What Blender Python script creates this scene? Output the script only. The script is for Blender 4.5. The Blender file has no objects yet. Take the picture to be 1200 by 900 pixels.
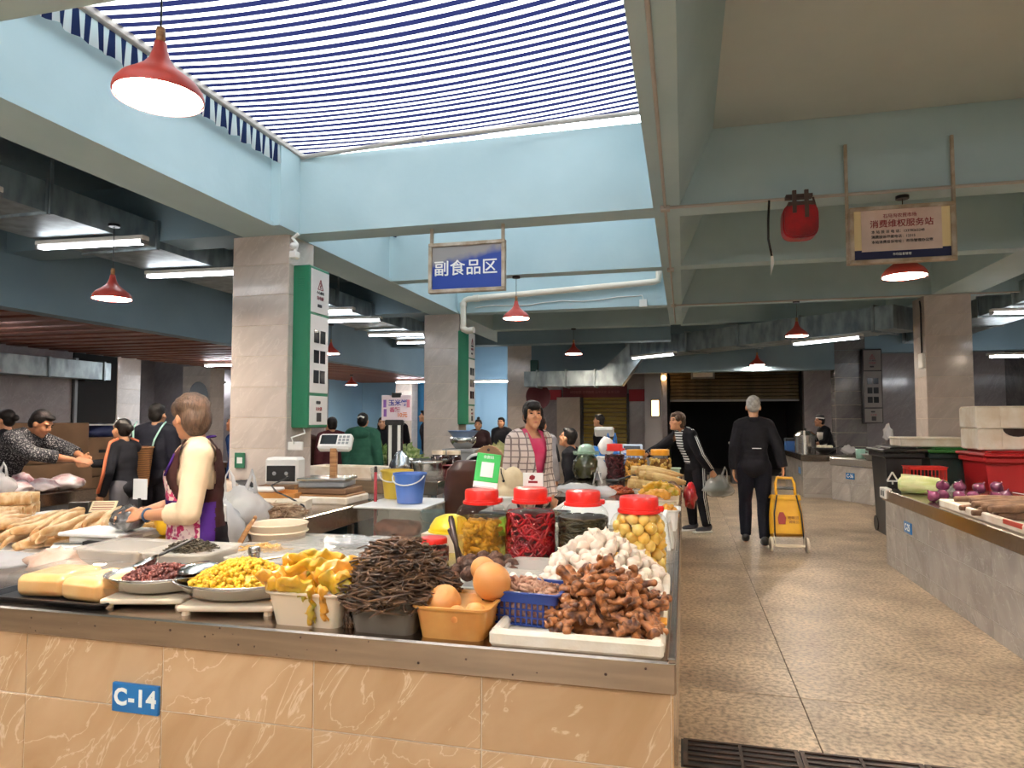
import bpy, math, random
from mathutils import Vector, Matrix, noise
random.seed(7)
S = bpy.context.scene
COL = S.collection
R = math.radians

# ------------------------------------------------------------------ camera, sky, sun, exposure
cam_d = bpy.data.cameras.new('camera'); cam = bpy.data.objects.new('camera', cam_d); COL.objects.link(cam)
cam_d.sensor_width = 36.0; cam_d.lens = 24.0; cam_d.clip_start = 0.05; cam_d.clip_end = 300
cam.location = (0, 0, 1.45); cam.rotation_euler = (R(93.0), 0, R(14.1))
S.camera = cam
S.view_settings.view_transform = 'Standard'; S.view_settings.look = 'None'
S.view_settings.exposure = 0.3; S.view_settings.gamma = 1.0
S.view_settings.use_curve_mapping = False
w = bpy.data.worlds.new('overcast_sky'); S.world = w; w.use_nodes = True
SKY = w.node_tree.nodes['Background']
SKY.inputs[0].default_value = (0.93, 0.97, 1.0, 1); SKY.inputs[1].default_value = 6.5
LAMP_E = 300.0      # radiance of the pendant lamp discs
TUBE_E = 80.0; TUBE_D = 14.0      # radiance of the fluorescent tubes

# ------------------------------------------------------------------ materials
MATS = {}
def _nt(name):
    m = bpy.data.materials.new(name); m.use_nodes = True
    nt = m.node_tree; b = nt.nodes['Principled BSDF']
    return m, nt, b
def lin(c):
    if isinstance(c, str):
        c = c.lstrip('#'); v = [int(c[i:i+2], 16)/255 for i in (0, 2, 4)]
        return tuple(x/12.92 if x <= .04045 else ((x+.055)/1.055)**2.4 for x in v)
    return tuple(c)
def c4(c): return (*lin(c), 1)
def mat(name, col, rough=.5, metal=0.0, col2=None, scale=8.0, detail=4.0, bump=0.0, bscale=None, spec=.5,
        lo=.35, hi=.65, trans=0.0, rnd=0.0, coat=0.0, stretch=None, sheen=0.0):
    """plain procedural material: two colours mixed by noise, optional bump and per-object variation"""
    if name in MATS: return MATS[name]
    m, nt, b = _nt(name); N = nt.nodes; L = nt.links
    b.inputs['Roughness'].default_value = rough; b.inputs['Metallic'].default_value = metal
    b.inputs['Specular IOR Level'].default_value = spec
    b.inputs['Base Color'].default_value = c4(col)
    b.inputs['Coat Weight'].default_value = coat
    if sheen: b.inputs['Sheen Weight'].default_value = sheen
    if trans: b.inputs['Subsurface Weight'].default_value = trans; b.inputs['Subsurface Radius'].default_value = (.02, .012, .008)
    tc = N.new('ShaderNodeTexCoord'); src = tc.outputs['Object']
    if stretch:
        mp = N.new('ShaderNodeMapping'); mp.inputs['Scale'].default_value = stretch
        L.new(src, mp.inputs[0]); src = mp.outputs[0]
    if rnd:
        oi = N.new('ShaderNodeObjectInfo'); ad = N.new('ShaderNodeVectorMath'); ad.operation = 'MULTIPLY_ADD'
        ad.inputs[1].default_value = (1, 1, 1)
        mu = N.new('ShaderNodeMath'); mu.operation = 'MULTIPLY'; mu.inputs[1].default_value = 37
        L.new(oi.outputs['Random'], mu.inputs[0]); L.new(src, ad.inputs[0]); L.new(mu.outputs[0], ad.inputs[2]); src = ad.outputs[0]
    last = None
    if col2 is not None:
        n = N.new('ShaderNodeTexNoise'); n.inputs['Scale'].default_value = scale; n.inputs['Detail'].default_value = detail
        L.new(src, n.inputs['Vector'])
        r = N.new('ShaderNodeMapRange'); r.inputs['From Min'].default_value = lo; r.inputs['From Max'].default_value = hi
        L.new(n.outputs['Fac'], r.inputs['Value'])
        mx = N.new('ShaderNodeMix'); mx.data_type = 'RGBA'
        mx.inputs['A'].default_value = c4(col); mx.inputs['B'].default_value = c4(col2)
        L.new(r.outputs[0], mx.inputs['Factor']); last = mx.outputs['Result']
    if rnd:
        hs = N.new('ShaderNodeHueSaturation'); mr = N.new('ShaderNodeMapRange')
        mr.inputs['To Min'].default_value = 1-rnd; mr.inputs['To Max'].default_value = 1+rnd
        L.new(oi.outputs['Random'], mr.inputs['Value']); L.new(mr.outputs[0], hs.inputs['Value'])
        if last: L.new(last, hs.inputs['Color'])
        else: hs.inputs['Color'].default_value = c4(col)
        last = hs.outputs[0]
    if last: L.new(last, b.inputs['Base Color'])
    if bump:
        nb = N.new('ShaderNodeTexNoise'); nb.inputs['Scale'].default_value = bscale or scale*3; nb.inputs['Detail'].default_value = 3
        L.new(src, nb.inputs['Vector'])
        bp = N.new('ShaderNodeBump'); bp.inputs['Strength'].default_value = bump; bp.inputs['Distance'].default_value = .01
        L.new(nb.outputs['Fac'], bp.inputs['Height']); L.new(bp.outputs[0], b.inputs['Normal'])
    MATS[name] = m
    return m
def marble(name, base, dark, vein, rough=.18, vs=3.2, vw=.03, rnd=.05, ang=.6):
    """glazed ceramic tile with soft cloudy marbling and thin veins"""
    m, nt, b = _nt(name); N = nt.nodes; L = nt.links
    b.inputs['Roughness'].default_value = rough
    tc = N.new('ShaderNodeTexCoord'); oi = N.new('ShaderNodeObjectInfo')
    mu = N.new('ShaderNodeMath'); mu.operation = 'MULTIPLY'; mu.inputs[1].default_value = 53
    L.new(oi.outputs['Random'], mu.inputs[0])
    ad = N.new('ShaderNodeVectorMath'); ad.operation = 'ADD'
    L.new(tc.outputs['Object'], ad.inputs[0]); L.new(mu.outputs[0], ad.inputs[1])
    mp = N.new('ShaderNodeMapping'); mp.vector_type = 'TEXTURE'; mp.inputs['Rotation'].default_value = (.5, -.85, 0); mp.inputs['Scale'].default_value = (1.35, .8, .42)
    L.new(ad.outputs[0], mp.inputs[0])
    n1 = N.new('ShaderNodeTexNoise'); n1.inputs['Scale'].default_value = 2.6; n1.inputs['Detail'].default_value = 5; n1.inputs['Distortion'].default_value = .8
    L.new(mp.outputs[0], n1.inputs['Vector'])
    n2 = N.new('ShaderNodeTexNoise'); n2.inputs['Scale'].default_value = vs; n2.inputs['Detail'].default_value = 7; n2.inputs['Distortion'].default_value = 1.2
    L.new(mp.outputs[0], n2.inputs['Vector'])
    mx = N.new('ShaderNodeMix'); mx.data_type = 'RGBA'; mx.inputs['A'].default_value = c4(base); mx.inputs['B'].default_value = c4(dark)
    r1 = N.new('ShaderNodeMapRange'); r1.inputs['From Min'].default_value = .36; r1.inputs['From Max'].default_value = .66
    L.new(n1.outputs['Fac'], r1.inputs['Value']); L.new(r1.outputs[0], mx.inputs['Factor'])
    sb = N.new('ShaderNodeMath'); sb.operation = 'SUBTRACT'; sb.inputs[1].default_value = .5; L.new(n2.outputs['Fac'], sb.inputs[0])
    ab = N.new('ShaderNodeMath'); ab.operation = 'ABSOLUTE'; L.new(sb.outputs[0], ab.inputs[0])
    r2 = N.new('ShaderNodeMapRange'); r2.inputs['From Min'].default_value = 0; r2.inputs['From Max'].default_value = vw
    r2.inputs['To Min'].default_value = .55; r2.inputs['To Max'].default_value = 0
    L.new(ab.outputs[0], r2.inputs['Value'])
    mv = N.new('ShaderNodeMix'); mv.data_type = 'RGBA'; mv.inputs['B'].default_value = c4(vein)
    L.new(mx.outputs['Result'], mv.inputs['A']); L.new(r2.outputs[0], mv.inputs['Factor'])
    hs = N.new('ShaderNodeHueSaturation'); mr = N.new('ShaderNodeMapRange'); mr.inputs['To Min'].default_value = 1-rnd; mr.inputs['To Max'].default_value = 1+rnd
    L.new(oi.outputs['Random'], mr.inputs['Value']); L.new(mr.outputs[0], hs.inputs['Value']); L.new(mv.outputs['Result'], hs.inputs['Color'])
    L.new(hs.outputs[0], b.inputs['Base Color'])
    MATS[name] = m
    return m
def glow(name, col, e):
    if name in MATS: return MATS[name]
    m, nt, b = _nt(name)
    b.inputs['Base Color'].default_value = (.8, .8, .8, 1)
    b.inputs['Emission Color'].default_value = c4(col); b.inputs['Emission Strength'].default_value = e
    MATS[name] = m
    return m
def clear(name, tint=(1, 1, 1), gloss=.06, rough=.03, milk=0.0, milkcol=(.9, .9, .88)):
    """thin clear glass or plastic: straight-through transparency, a fresnel sheen and, if milky, some white scatter"""
    if name in MATS: return MATS[name]
    m, nt, b = _nt(name); N = nt.nodes; L = nt.links
    out = N['Material Output']; tr = N.new('ShaderNodeBsdfTransparent'); tr.inputs[0].default_value = (*tint, 1)
    gl = N.new('ShaderNodeBsdfGlossy'); gl.inputs['Roughness'].default_value = rough
    base = tr.outputs[0]
    if milk:
        df = N.new('ShaderNodeBsdfDiffuse'); df.inputs[0].default_value = (*milkcol, 1)
        tl = N.new('ShaderNodeBsdfTranslucent'); tl.inputs[0].default_value = (*milkcol, 1)
        ms = N.new('ShaderNodeMixShader'); ms.inputs[0].default_value = .4
        L.new(df.outputs[0], ms.inputs[1]); L.new(tl.outputs[0], ms.inputs[2])
        m2 = N.new('ShaderNodeMixShader'); m2.inputs[0].default_value = milk
        L.new(tr.outputs[0], m2.inputs[1]); L.new(ms.outputs[0], m2.inputs[2]); base = m2.outputs[0]
    lw = N.new('ShaderNodeLayerWeight'); lw.inputs[0].default_value = .25
    mr = N.new('ShaderNodeMapRange'); mr.inputs['To Min'].default_value = gloss; mr.inputs['To Max'].default_value = .7
    L.new(lw.outputs['Facing'], mr.inputs['Value'])
    pw = N.new('ShaderNodeMath'); pw.operation = 'POWER'; pw.inputs[1].default_value = 2.2; L.new(mr.outputs[0], pw.inputs[0])
    mg = N.new('ShaderNodeMixShader'); L.new(pw.outputs[0], mg.inputs[0]); L.new(base, mg.inputs[1]); L.new(gl.outputs[0], mg.inputs[2])
    L.new(mg.outputs[0], out.inputs[0])
    MATS[name] = m
    return m
def striped_cloth(name, axis, period, frac, white, navy, offset=0.0, translucent=True):
    """two printed stripes on real cloth"""
    m, nt, b = _nt(name); N = nt.nodes; L = nt.links
    out = N['Material Output']
    tc = N.new('ShaderNodeTexCoord'); sp = N.new('ShaderNodeSeparateXYZ'); L.new(tc.outputs['Object'], sp.inputs[0])
    ad = N.new('ShaderNodeMath'); ad.operation = 'ADD'; ad.inputs[1].default_value = 50*period+offset; L.new(sp.outputs[axis], ad.inputs[0])
    md = N.new('ShaderNodeMath'); md.operation = 'MODULO'; md.inputs[1].default_value = period; L.new(ad.outputs[0], md.inputs[0])
    lt = N.new('ShaderNodeMath'); lt.operation = 'LESS_THAN'; lt.inputs[1].default_value = period*frac; L.new(md.outputs[0], lt.inputs[0])
    mx = N.new('ShaderNodeMix'); mx.data_type = 'RGBA'; mx.inputs['A'].default_value = c4(white); mx.inputs['B'].default_value = c4(navy)
    L.new(lt.outputs[0], mx.inputs['Factor'])
    df = N.new('ShaderNodeBsdfDiffuse'); L.new(mx.outputs['Result'], df.inputs[0])
    if translucent:
        tl = N.new('ShaderNodeBsdfTranslucent'); L.new(mx.outputs['Result'], tl.inputs[0])
        ms = N.new('ShaderNodeMixShader'); ms.inputs[0].default_value = .75
        L.new(df.outputs[0], ms.inputs[1]); L.new(tl.outputs[0], ms.inputs[2]); L.new(ms.outputs[0], out.inputs[0])
    else: L.new(df.outputs[0], out.inputs[0])
    MATS[name] = m
    return m

# ------------------------------------------------------------------ mesh building
def _ico(sub):
    import bmesh
    bm = bmesh.new(); bmesh.ops.create_icosphere(bm, subdivisions=sub, radius=1)
    v = [tuple(x.co) for x in bm.verts]; f = [tuple(x.index for x in y.verts) for y in bm.faces]; bm.free()
    return v, f
ICO = {1: _ico(1), 2: _ico(2), 3: _ico(3)}
def rot(z=0, x=0, y=0): return Matrix.Rotation(z, 3, 'Z') @ Matrix.Rotation(y, 3, 'Y') @ Matrix.Rotation(x, 3, 'X')
def frame_of(d, prev=None):
    d = d.normalized()
    u = prev if prev is not None else (Vector((0, 0, 1)) if abs(d.z) < .9 else Vector((1, 0, 0)))
    u = (u - d*u.dot(d)).normalized()
    return u, d.cross(u)
class MB:
    """collects shapes into one mesh"""
    def __init__(s): s.v = []; s.f = []
    def add(s, vs, fs):
        o = len(s.v); s.v += [tuple(p) for p in vs]; s.f += [tuple(i+o for i in q) for q in fs]; return s
    def box(s, x0, x1, y0, y1, z0, z1, c=0.0, m=None, at=None):
        """box, chamfered by c; m rotates it, at moves it"""
        if c <= 0:
            vs = [(x, y, z) for x in (x0, x1) for y in (y0, y1) for z in (z0, z1)]
            fs = [(0, 1, 3, 2), (4, 6, 7, 5), (0, 4, 5, 1), (2, 3, 7, 6), (0, 2, 6, 4), (1, 5, 7, 3)]
        else:
            c = min(c, abs(x1-x0)*.49, abs(y1-y0)*.49, abs(z1-z0)*.49)
            X = (x0, x1); Y = (y0, y1); Z = (z0, z1); vs = []; idx = {}
            for i in (0, 1):
                for j in (0, 1):
                    for k in (0, 1):
                        sx, sy, sz = 1-2*i, 1-2*j, 1-2*k
                        for a in range(3):
                            d = [c, c, c]; d[a] = 0
                            idx[(i, j, k, a)] = len(vs); vs.append((X[i]+sx*d[0], Y[j]+sy*d[1], Z[k]+sz*d[2]))
            fs = []
            for a in range(3):
                b_, c_ = (a+1) % 3, (a+2) % 3
                for e in (0, 1):
                    q = []
                    for p, r in ((0, 0), (1, 0), (1, 1), (0, 1)):
                        k = [0, 0, 0]; k[a] = e; k[b_] = p; k[c_] = r; q.append(idx[(*k, a)])
                    fs.append(tuple(q if e else q[::-1]))
                for p in (0, 1):
                    for r in (0, 1):
                        k0 = [0, 0, 0]; k0[b_] = p; k0[c_] = r; k1 = list(k0); k1[a] = 1
                        q = [idx[(*k0, b_)], idx[(*k1, b_)], idx[(*k1, c_)], idx[(*k0, c_)]]
                        fs.append(tuple(q if (p == r) else q[::-1]))
            for i in (0, 1):
                for j in (0, 1):
                    for k in (0, 1):
                        q = [idx[(i, j, k, a)] for a in range(3)]
                        fs.append(tuple(q if (i+j+k) % 2 else q[::-1]))
        if m is not None: vs = [m @ Vector(p) for p in vs]
        if at is not None: vs = [(p[0]+at[0], p[1]+at[1], p[2]+at[2]) for p in vs]
        return s.add(vs, fs)
    def tube(s, pts, r, n=8, caps=True, flat=None):
        """round bar along a path; r a number or one radius per point; flat squashes the cross-section"""
        pts = [Vector(p) for p in pts]; vs = []; fs = []; u = None
        rr = r if isinstance(r, (list, tuple)) else [r]*len(pts)
        for i, p in enumerate(pts):
            d = pts[min(i+1, len(pts)-1)] - pts[max(i-1, 0)]
            if d.length < 1e-9: d = Vector((0, 0, 1))
            u, w_ = frame_of(d, u)
            for k in range(n):
                a = 2*math.pi*k/n; q = u*math.cos(a)*rr[i] + w_*math.sin(a)*rr[i]*(flat or 1)
                vs.append(p+q)
        for i in range(len(pts)-1):
            for k in range(n): fs.append((i*n+k, i*n+(k+1) % n, (i+1)*n+(k+1) % n, (i+1)*n+k))
        if caps:
            fs.append(tuple(range(n))[::-1]); fs.append(tuple((len(pts)-1)*n+k for k in range(n)))
        return s.add(vs, fs)
    def lathe(s, prof, n=24, at=(0, 0, 0), sx=1, sy=1, m=None, a0=0, a1=2*math.pi):
        full = abs(a1-a0-2*math.pi) < 1e-6; k1 = n if full else n+1
        vs = []; fs = []
        for r, z in prof:
            for k in range(k1):
                a = a0+(a1-a0)*k/n; vs.append((r*math.cos(a)*sx, r*math.sin(a)*sy, z))
        for i in range(len(prof)-1):
            for k in range(n):
                k2 = (k+1) % k1 if full else k+1
                fs.append((i*k1+k, i*k1+k2, (i+1)*k1+k2, (i+1)*k1+k))
        if full and prof[0][0] > 1e-6: fs.append(tuple(range(k1))[::-1])
        if full and prof[-1][0] > 1e-6: fs.append(tuple((len(prof)-1)*k1+k for k in range(k1)))
        if m is not None: vs = [m @ Vector(p) for p in vs]
        vs = [(p[0]+at[0], p[1]+at[1], p[2]+at[2]) for p in vs]
        return s.add(vs, fs)
    def shell(s, prof, n=24, **k):
        """open lathe without caps"""
        a = len(s.f); s.lathe(prof, n, **k)
        s.f = s.f[:a] + [q for q in s.f[a:] if len(q) <= 4]
        return s
    def ball(s, c, r, sub=2, m=None, wob=0.0, seed=0, ws=1.5):
        if not isinstance(r, (tuple, list)): r = (r, r, r)
        V, Fc = ICO[sub]; vs = []
        for p in V:
            k = 1.0
            if wob: k += wob*noise.noise(Vector(p)*ws + Vector((seed*3.1, seed*1.7, seed*.9)))
            q = Vector((p[0]*r[0]*k, p[1]*r[1]*k, p[2]*r[2]*k))
            if m is not None: q = m @ q
            vs.append((q[0]+c[0], q[1]+c[1], q[2]+c[2]))
        return s.add(vs, Fc)
    def prism(s, poly, z0, z1, axis='Z'):
        n = len(poly)
        def P(a, b, h): return (a, b, h) if axis == 'Z' else ((a, h, b) if axis == 'Y' else (h, a, b))
        vs = [P(a, b, z0) for a, b in poly] + [P(a, b, z1) for a, b in poly]
        fs = [tuple(range(n))[::-1], tuple(range(n, 2*n))] + [(i, (i+1) % n, n+(i+1) % n, n+i) for i in range(n)]
        return s.add(vs, fs)
    def sheet(s, fn, nu, nv, thick=0.0):
        """surface fn(u, v) -> point, u and v in 0..1; thick adds a second side"""
        def grid(off):
            return [tuple(Vector(fn(i/nu, j/nv)) + Vector((0, 0, off))) for i in range(nu+1) for j in range(nv+1)]
        w_ = nv+1; top = [(i*w_+j, (i+1)*w_+j, (i+1)*w_+j+1, i*w_+j+1) for i in range(nu) for j in range(nv)]
        if not thick: return s.add(grid(0), top)
        N0 = (nu+1)*w_; vs = grid(0)+grid(-thick); fs = top + [tuple(q+N0 for q in f[::-1]) for f in top]
        rim = [j for j in range(w_)] + [i*w_+nv for i in range(1, nu+1)] + [nu*w_+j for j in range(nv-1, -1, -1)] + [i*w_ for i in range(nu-1, 0, -1)]
        for a, b in zip(rim, rim[1:]+rim[:1]): fs.append((a, b, b+N0, a+N0))
        return s.add(vs, fs)
    def open_box(s, x0, x1, y0, y1, z0, z1, t=.004, flare=0.0, c=.02, lip=0.0):
        """a tub: rounded rectangle, flared walls, open top"""
        def ring(ex, z, inset=0.0):
            pts = []; cx0, cx1, cy0, cy1 = x0-ex+inset, x1+ex-inset, y0-ex+inset, y1+ex-inset
            r = max(c-inset, .003)
            for (cx, cy, a) in ((cx1-r, cy1-r, 0), (cx0+r, cy1-r, 90), (cx0+r, cy0+r, 180), (cx1-r, cy0+r, 270)):
                for k in range(4): q = R(a+30*k); pts.append((cx+r*math.cos(q), cy+r*math.sin(q), z))
            return pts
        rings = [ring(0, z0), ring(flare, z1)]
        if lip: rings += [ring(flare+lip, z1), ring(flare+lip, z1+.006), ring(flare, z1+.006, t)]
        else: rings += [ring(flare, z1, t)]
        rings += [ring(0, z0+t, t)]
        vs = []; fs = []; n = 16
        for r_ in rings: vs += r_
        for i in range(len(rings)-1):
            for k in range(n): fs.append((i*n+k, i*n+(k+1) % n, (i+1)*n+(k+1) % n, (i+1)*n+k))
        fs.append(tuple(range(n))[::-1]); fs.append(tuple((len(rings)-1)*n+k for k in range(n)))
        return s.add(vs, fs)
    def mesh(s, name, m, smooth=False):
        me = bpy.data.meshes.new(name); me.from_pydata(s.v, [], s.f); me.validate(verbose=False); me.update()
        if m: me.materials.append(m)
        if smooth is True: me.polygons.foreach_set('use_smooth', [True]*len(me.polygons))
        elif smooth: me.polygons.foreach_set('use_smooth', [True]*len(me.polygons)); me.set_sharp_from_angle(angle=R(smooth))
        return me
    def build(s, name, m, parent=None, smooth=False, loc=None, rz=None):
        return link(name, s.mesh(name, m, smooth), parent, loc, rz)
def link(name, me, parent=None, loc=None, rz=None):
    o = bpy.data.objects.new(name, me); COL.objects.link(o)
    if parent: o.parent = parent
    if loc: o.location = loc
    if rz is not None: o.rotation_euler = (0, 0, rz) if not isinstance(rz, tuple) else rz
    return o
def tag(o, label=None, cat=None, group=None, kind=None):
    if label: o['label'] = label
    if cat: o['category'] = cat
    if group: o['group'] = group
    if kind: o['kind'] = kind
    return o
def thing(name, label, cat, loc=(0, 0, 0), rz=0.0, group=None, kind=None):
    o = bpy.data.objects.new(name, None); o.empty_display_size = .1; COL.objects.link(o)
    o.location = loc; o.rotation_euler = (0, 0, rz) if not isinstance(rz, tuple) else rz
    return tag(o, label, cat, group, kind)
def struct(name, mb, m, parent=None, smooth=False):
    o = mb.build(name, m, parent, smooth)
    if parent is None: o['kind'] = 'structure'
    return o
def dup(root, loc=None, rz=None, label=None, group=None):
    def cp(o, par):
        c = o.copy(); COL.objects.link(c)
        if par: c.parent = par
        for ch in o.children: cp(ch, c)
        return c
    r = cp(root, None)
    if loc: r.location = loc
    if rz is not None: r.rotation_euler = (0, 0, rz) if not isinstance(rz, tuple) else rz
    if label: r['label'] = label
    if group: r['group'] = group
    return r
def text(name, body, size, m, parent=None, loc=(0, 0, 0), r=(R(90), 0, 0), depth=.0015, align='CENTER', sx=1.0, bold=0.0, space=1.0):
    cu = bpy.data.curves.new(name, 'FONT'); cu.body = body; cu.size = size; cu.extrude = depth; cu.align_x = align; cu.align_y = 'CENTER'
    cu.offset = bold; cu.resolution_u = 3; cu.space_character = space
    t = bpy.data.objects.new(name, cu); COL.objects.link(t)
    bpy.context.view_layer.update()
    me = bpy.data.meshes.new_from_object(t.evaluated_get(bpy.context.evaluated_depsgraph_get()))
    bpy.data.objects.remove(t); bpy.data.curves.remove(cu)
    me.name = name; me.materials.clear(); me.materials.append(m)
    o = link(name, me, parent, loc, r); o.scale = (sx, 1, 1)
    return o
# ------------------------------------------------------------------ shared materials
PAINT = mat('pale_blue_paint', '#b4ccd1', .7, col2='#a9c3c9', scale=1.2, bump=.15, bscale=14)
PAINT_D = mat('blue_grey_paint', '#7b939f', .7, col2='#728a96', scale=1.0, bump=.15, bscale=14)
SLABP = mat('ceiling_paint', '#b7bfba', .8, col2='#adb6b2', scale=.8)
STEEL = mat('brushed_steel', '#b5a698', .22, 1.0, col2='#a3968b', scale=4, stretch=(.6, 9, 9), bump=.015, bscale=14)
STEEL2 = mat('bright_steel', '#c9c7c2', .22, 1.0)
DUCTM = mat('galvanised_duct', '#a9b4b6', .42, .85, col2='#7f898c', scale=7, stretch=(1, 1, .4), bump=.05)
TAN = marble('tan_marble_tile', '#cbaa84', '#bb976e', '#eed9b8', .2, 2.6, .010)
GREYT = marble('grey_marble_tile', '#b8b1aa', '#a39d96', '#d2ccc4', .2, 3.0, .012)
COLT = marble('warm_grey_wall_tile', '#d3c6bb', '#c6b9ae', '#e0d5ca', .14, 3.0, .02)
MIDT = marble('mid_grey_wall_tile', '#a19a9b', '#948d8f', '#b2abac', .14, 3.0, .02)
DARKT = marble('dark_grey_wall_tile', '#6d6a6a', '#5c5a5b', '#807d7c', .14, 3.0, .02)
GROUT = mat('tile_grout', '#dccdb6', .9)
GROUTG = mat('grey_grout', '#c3beb7', .9)
BLACK = mat('black_plastic', '#121214', .45)
WHITEP = mat('white_plastic', '#e9e6df', .4)
GREYP = mat('grey_plastic', '#8d8f90', .45)
BLUESIGN = mat('blue_enamel', '#0f6db0', .3)
WHITEPR = mat('white_print', '#f2f2ee', .5)
REDPR = mat('red_print', '#8c1b24', .5)
BLACKPR = mat('black_print', '#1a1718', .5)
REDP = mat('red_plastic', '#e2231a', .3, coat=.3)
FOAM = mat('white_foam', '#f5eddf', .7, col2='#e2d3bb', scale=6, bump=.2, bscale=60)
LAMPW = glow('lamp_disc', '#ffeeda', LAMP_E)
TUBEW = glow('tube_light', '#f4f8ff', TUBE_E)  # stronger glow, used by the added tubes only
TUBED = glow('dim_tube_light', '#f4f8ff', TUBE_D)
WOOD = mat('pale_wood', '#b98757', .5, col2='#8f6238', scale=6, stretch=(1, 1, 8))
CARD = mat('brown_cardboard', '#8b6a4c', .8, col2='#7a5b40', scale=3)

# ------------------------------------------------------------------ floor
GAPM = mat('floor_joint', '#332c27', .9)
struct('floor', MB().box(-17, 10, -6, 22, -.1, -.006), GAPM)
FLOOR = bpy.data.objects['floor']
FLM = mat('stone_floor', '#cdb799', .38, col2='#948069', scale=2.2, detail=9, lo=.3, hi=.72, bump=.12, bscale=40, rnd=.03)
nt = FLM.node_tree
# fine terrazzo speckle and trodden dirt over the stone
n3 = nt.nodes.new('ShaderNodeTexNoise'); n3.inputs['Scale'].default_value = 38; n3.inputs['Detail'].default_value = 4
mm = nt.nodes.new('ShaderNodeMix'); mm.data_type = 'RGBA'; mm.blend_type = 'MULTIPLY'; mm.inputs['Factor'].default_value = .75
rr_ = nt.nodes.new('ShaderNodeMapRange'); rr_.inputs['From Min'].default_value = .35; rr_.inputs['From Max'].default_value = .6; rr_.inputs['To Min'].default_value = .25; rr_.inputs['To Max'].default_value = 1.1
tcc = nt.nodes.new('ShaderNodeTexCoord'); nt.links.new(tcc.outputs['Object'], n3.inputs['Vector'])
nt.links.new(n3.outputs['Fac'], rr_.inputs['Value']); nt.links.new(rr_.outputs[0], mm.inputs['B'])
old = nt.nodes['Principled BSDF'].inputs['Base Color'].links[0].from_socket
nt.links.new(old, mm.inputs['A']); nt.links.new(mm.outputs['Result'], nt.nodes['Principled BSDF'].inputs['Base Color'])
XS = [-17, -12.4, -9.1, -6.5, -4.1, -1.78, .57, 2.92, 5.3, 7.6, 10]; YS = [-6, -2, .4, 2.9, 3.9, 7.3, 10.7, 14.1, 17.5, 22]
for a, b in zip(XS, XS[1:]):
    for c, d in zip(YS, YS[1:]):
        me = MB().box(-(b-a)/2+.002, (b-a)/2-.002, -(d-c)/2+.002, (d-c)/2-.002, -.05, 0, .002)
        me.build('floor_slab', FLM, FLOOR, loc=((a+b)/2, (c+d)/2, 0))

# ------------------------------------------------------------------ ceiling, beams, skylight wells
ceil = struct('ceiling', MB().box(-.2, 10, -6, 22, 3.9, 4.1), SLABP)
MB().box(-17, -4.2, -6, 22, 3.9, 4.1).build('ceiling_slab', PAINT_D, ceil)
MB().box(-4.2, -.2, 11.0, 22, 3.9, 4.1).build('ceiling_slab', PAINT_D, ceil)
# beams along the hall
LBX0, LBX1, RBX0, RBX1, ZB = -4.22, -3.72, -.23, -.01, 3.26
MB().box(LBX0, LBX1, -6, 22, ZB, 4.4).build('beam', PAINT, ceil)
MB().prism([(RBX0, ZB), (RBX1, ZB), (.27, 3.9), (.27, 4.4), (RBX0, 4.4)], -6, 13.3, 'Y').build('beam', PAINT, ceil)  # slanted right face shapes the shadow wedge beside this beam
MB().box(3.5, 4.1, -6, 22, ZB, 3.9).build('beam', PAINT, ceil)
# cross beams
for y0, y1, x1 in ((-4, -3.55, 10), (1.85, 2.36, 10), (5.88, 6.18, 10), (8.2, 8.42, 3.5), (10.98, 11.25, 10), (13.25, 13.5, 3.5)):
    MB().box(LBX1, RBX0, y0, y1, ZB+.001, 4.02 if y0 < 8 else (5.2 if y0 > 9 else 4.7)).build('beam', PAINT, ceil)
    MB().box(RBX1-.02, x1, y0, y1, ZB+.001, 3.95).build('beam', PAINT, ceil)
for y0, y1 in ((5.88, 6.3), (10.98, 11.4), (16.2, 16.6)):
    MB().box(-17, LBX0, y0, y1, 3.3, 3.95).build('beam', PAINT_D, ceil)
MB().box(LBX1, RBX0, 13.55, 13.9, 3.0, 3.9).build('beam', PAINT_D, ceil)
# wall pilaster beside the first column, inside the skylight well
MB().box(-3.73, -3.62, 5.55, 5.9, ZB, 4.05).build('pilaster', PAINT, ceil)
# molding and conduit along the left beam, conduit on the right beam and first cross beam
MB().box(-3.73, -3.69, -6, 11, ZB-.005, ZB+.035).build('molding', PAINT, ceil)
CONDUIT = mat('grey_conduit', '#b3aca4', .5)
b = MB()
b.tube([(-.13, -2, ZB-.012), (-.13, 13, ZB-.012)], .012, 8)
b.tube([(-.13, 5.86, ZB-.012), (10, 5.86, ZB-.012)], .014, 8)
b.tube([(-.13, 10.96, ZB-.012), (8, 10.96, ZB-.012)], .012, 6)
for y in (5.86, 8.3, 10.96): b.box(-.17, -.09, y-.04, y+.04, ZB-.04, ZB+.001, .006)
b.build('conduit', CONDUIT, ceil, 40)
# back fascia above the doorway bay and lower ceilings
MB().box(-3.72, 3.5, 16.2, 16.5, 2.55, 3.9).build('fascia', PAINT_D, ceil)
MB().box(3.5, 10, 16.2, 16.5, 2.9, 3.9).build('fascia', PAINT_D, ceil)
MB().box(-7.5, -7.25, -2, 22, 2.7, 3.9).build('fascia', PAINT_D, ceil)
# slatted wood ceiling beyond the fascia, slat by slat
SLAT = mat('red_brown_slat', '#8d5b4a', .5, col2='#754637', scale=3, stretch=(1, .2, 1))
sl = MB().box(-1.75, 1.75, -.12, .12, 0, .07, .004).mesh('slat', SLAT)
for i in range(46):
    link('slat', sl, ceil, (-9.27, 3.5+i*.40, 2.7))
MB().box(-11.1, -7.5, 3, 22, 2.95, 3.1).build('slat_backing', BLACK, ceil)

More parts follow.
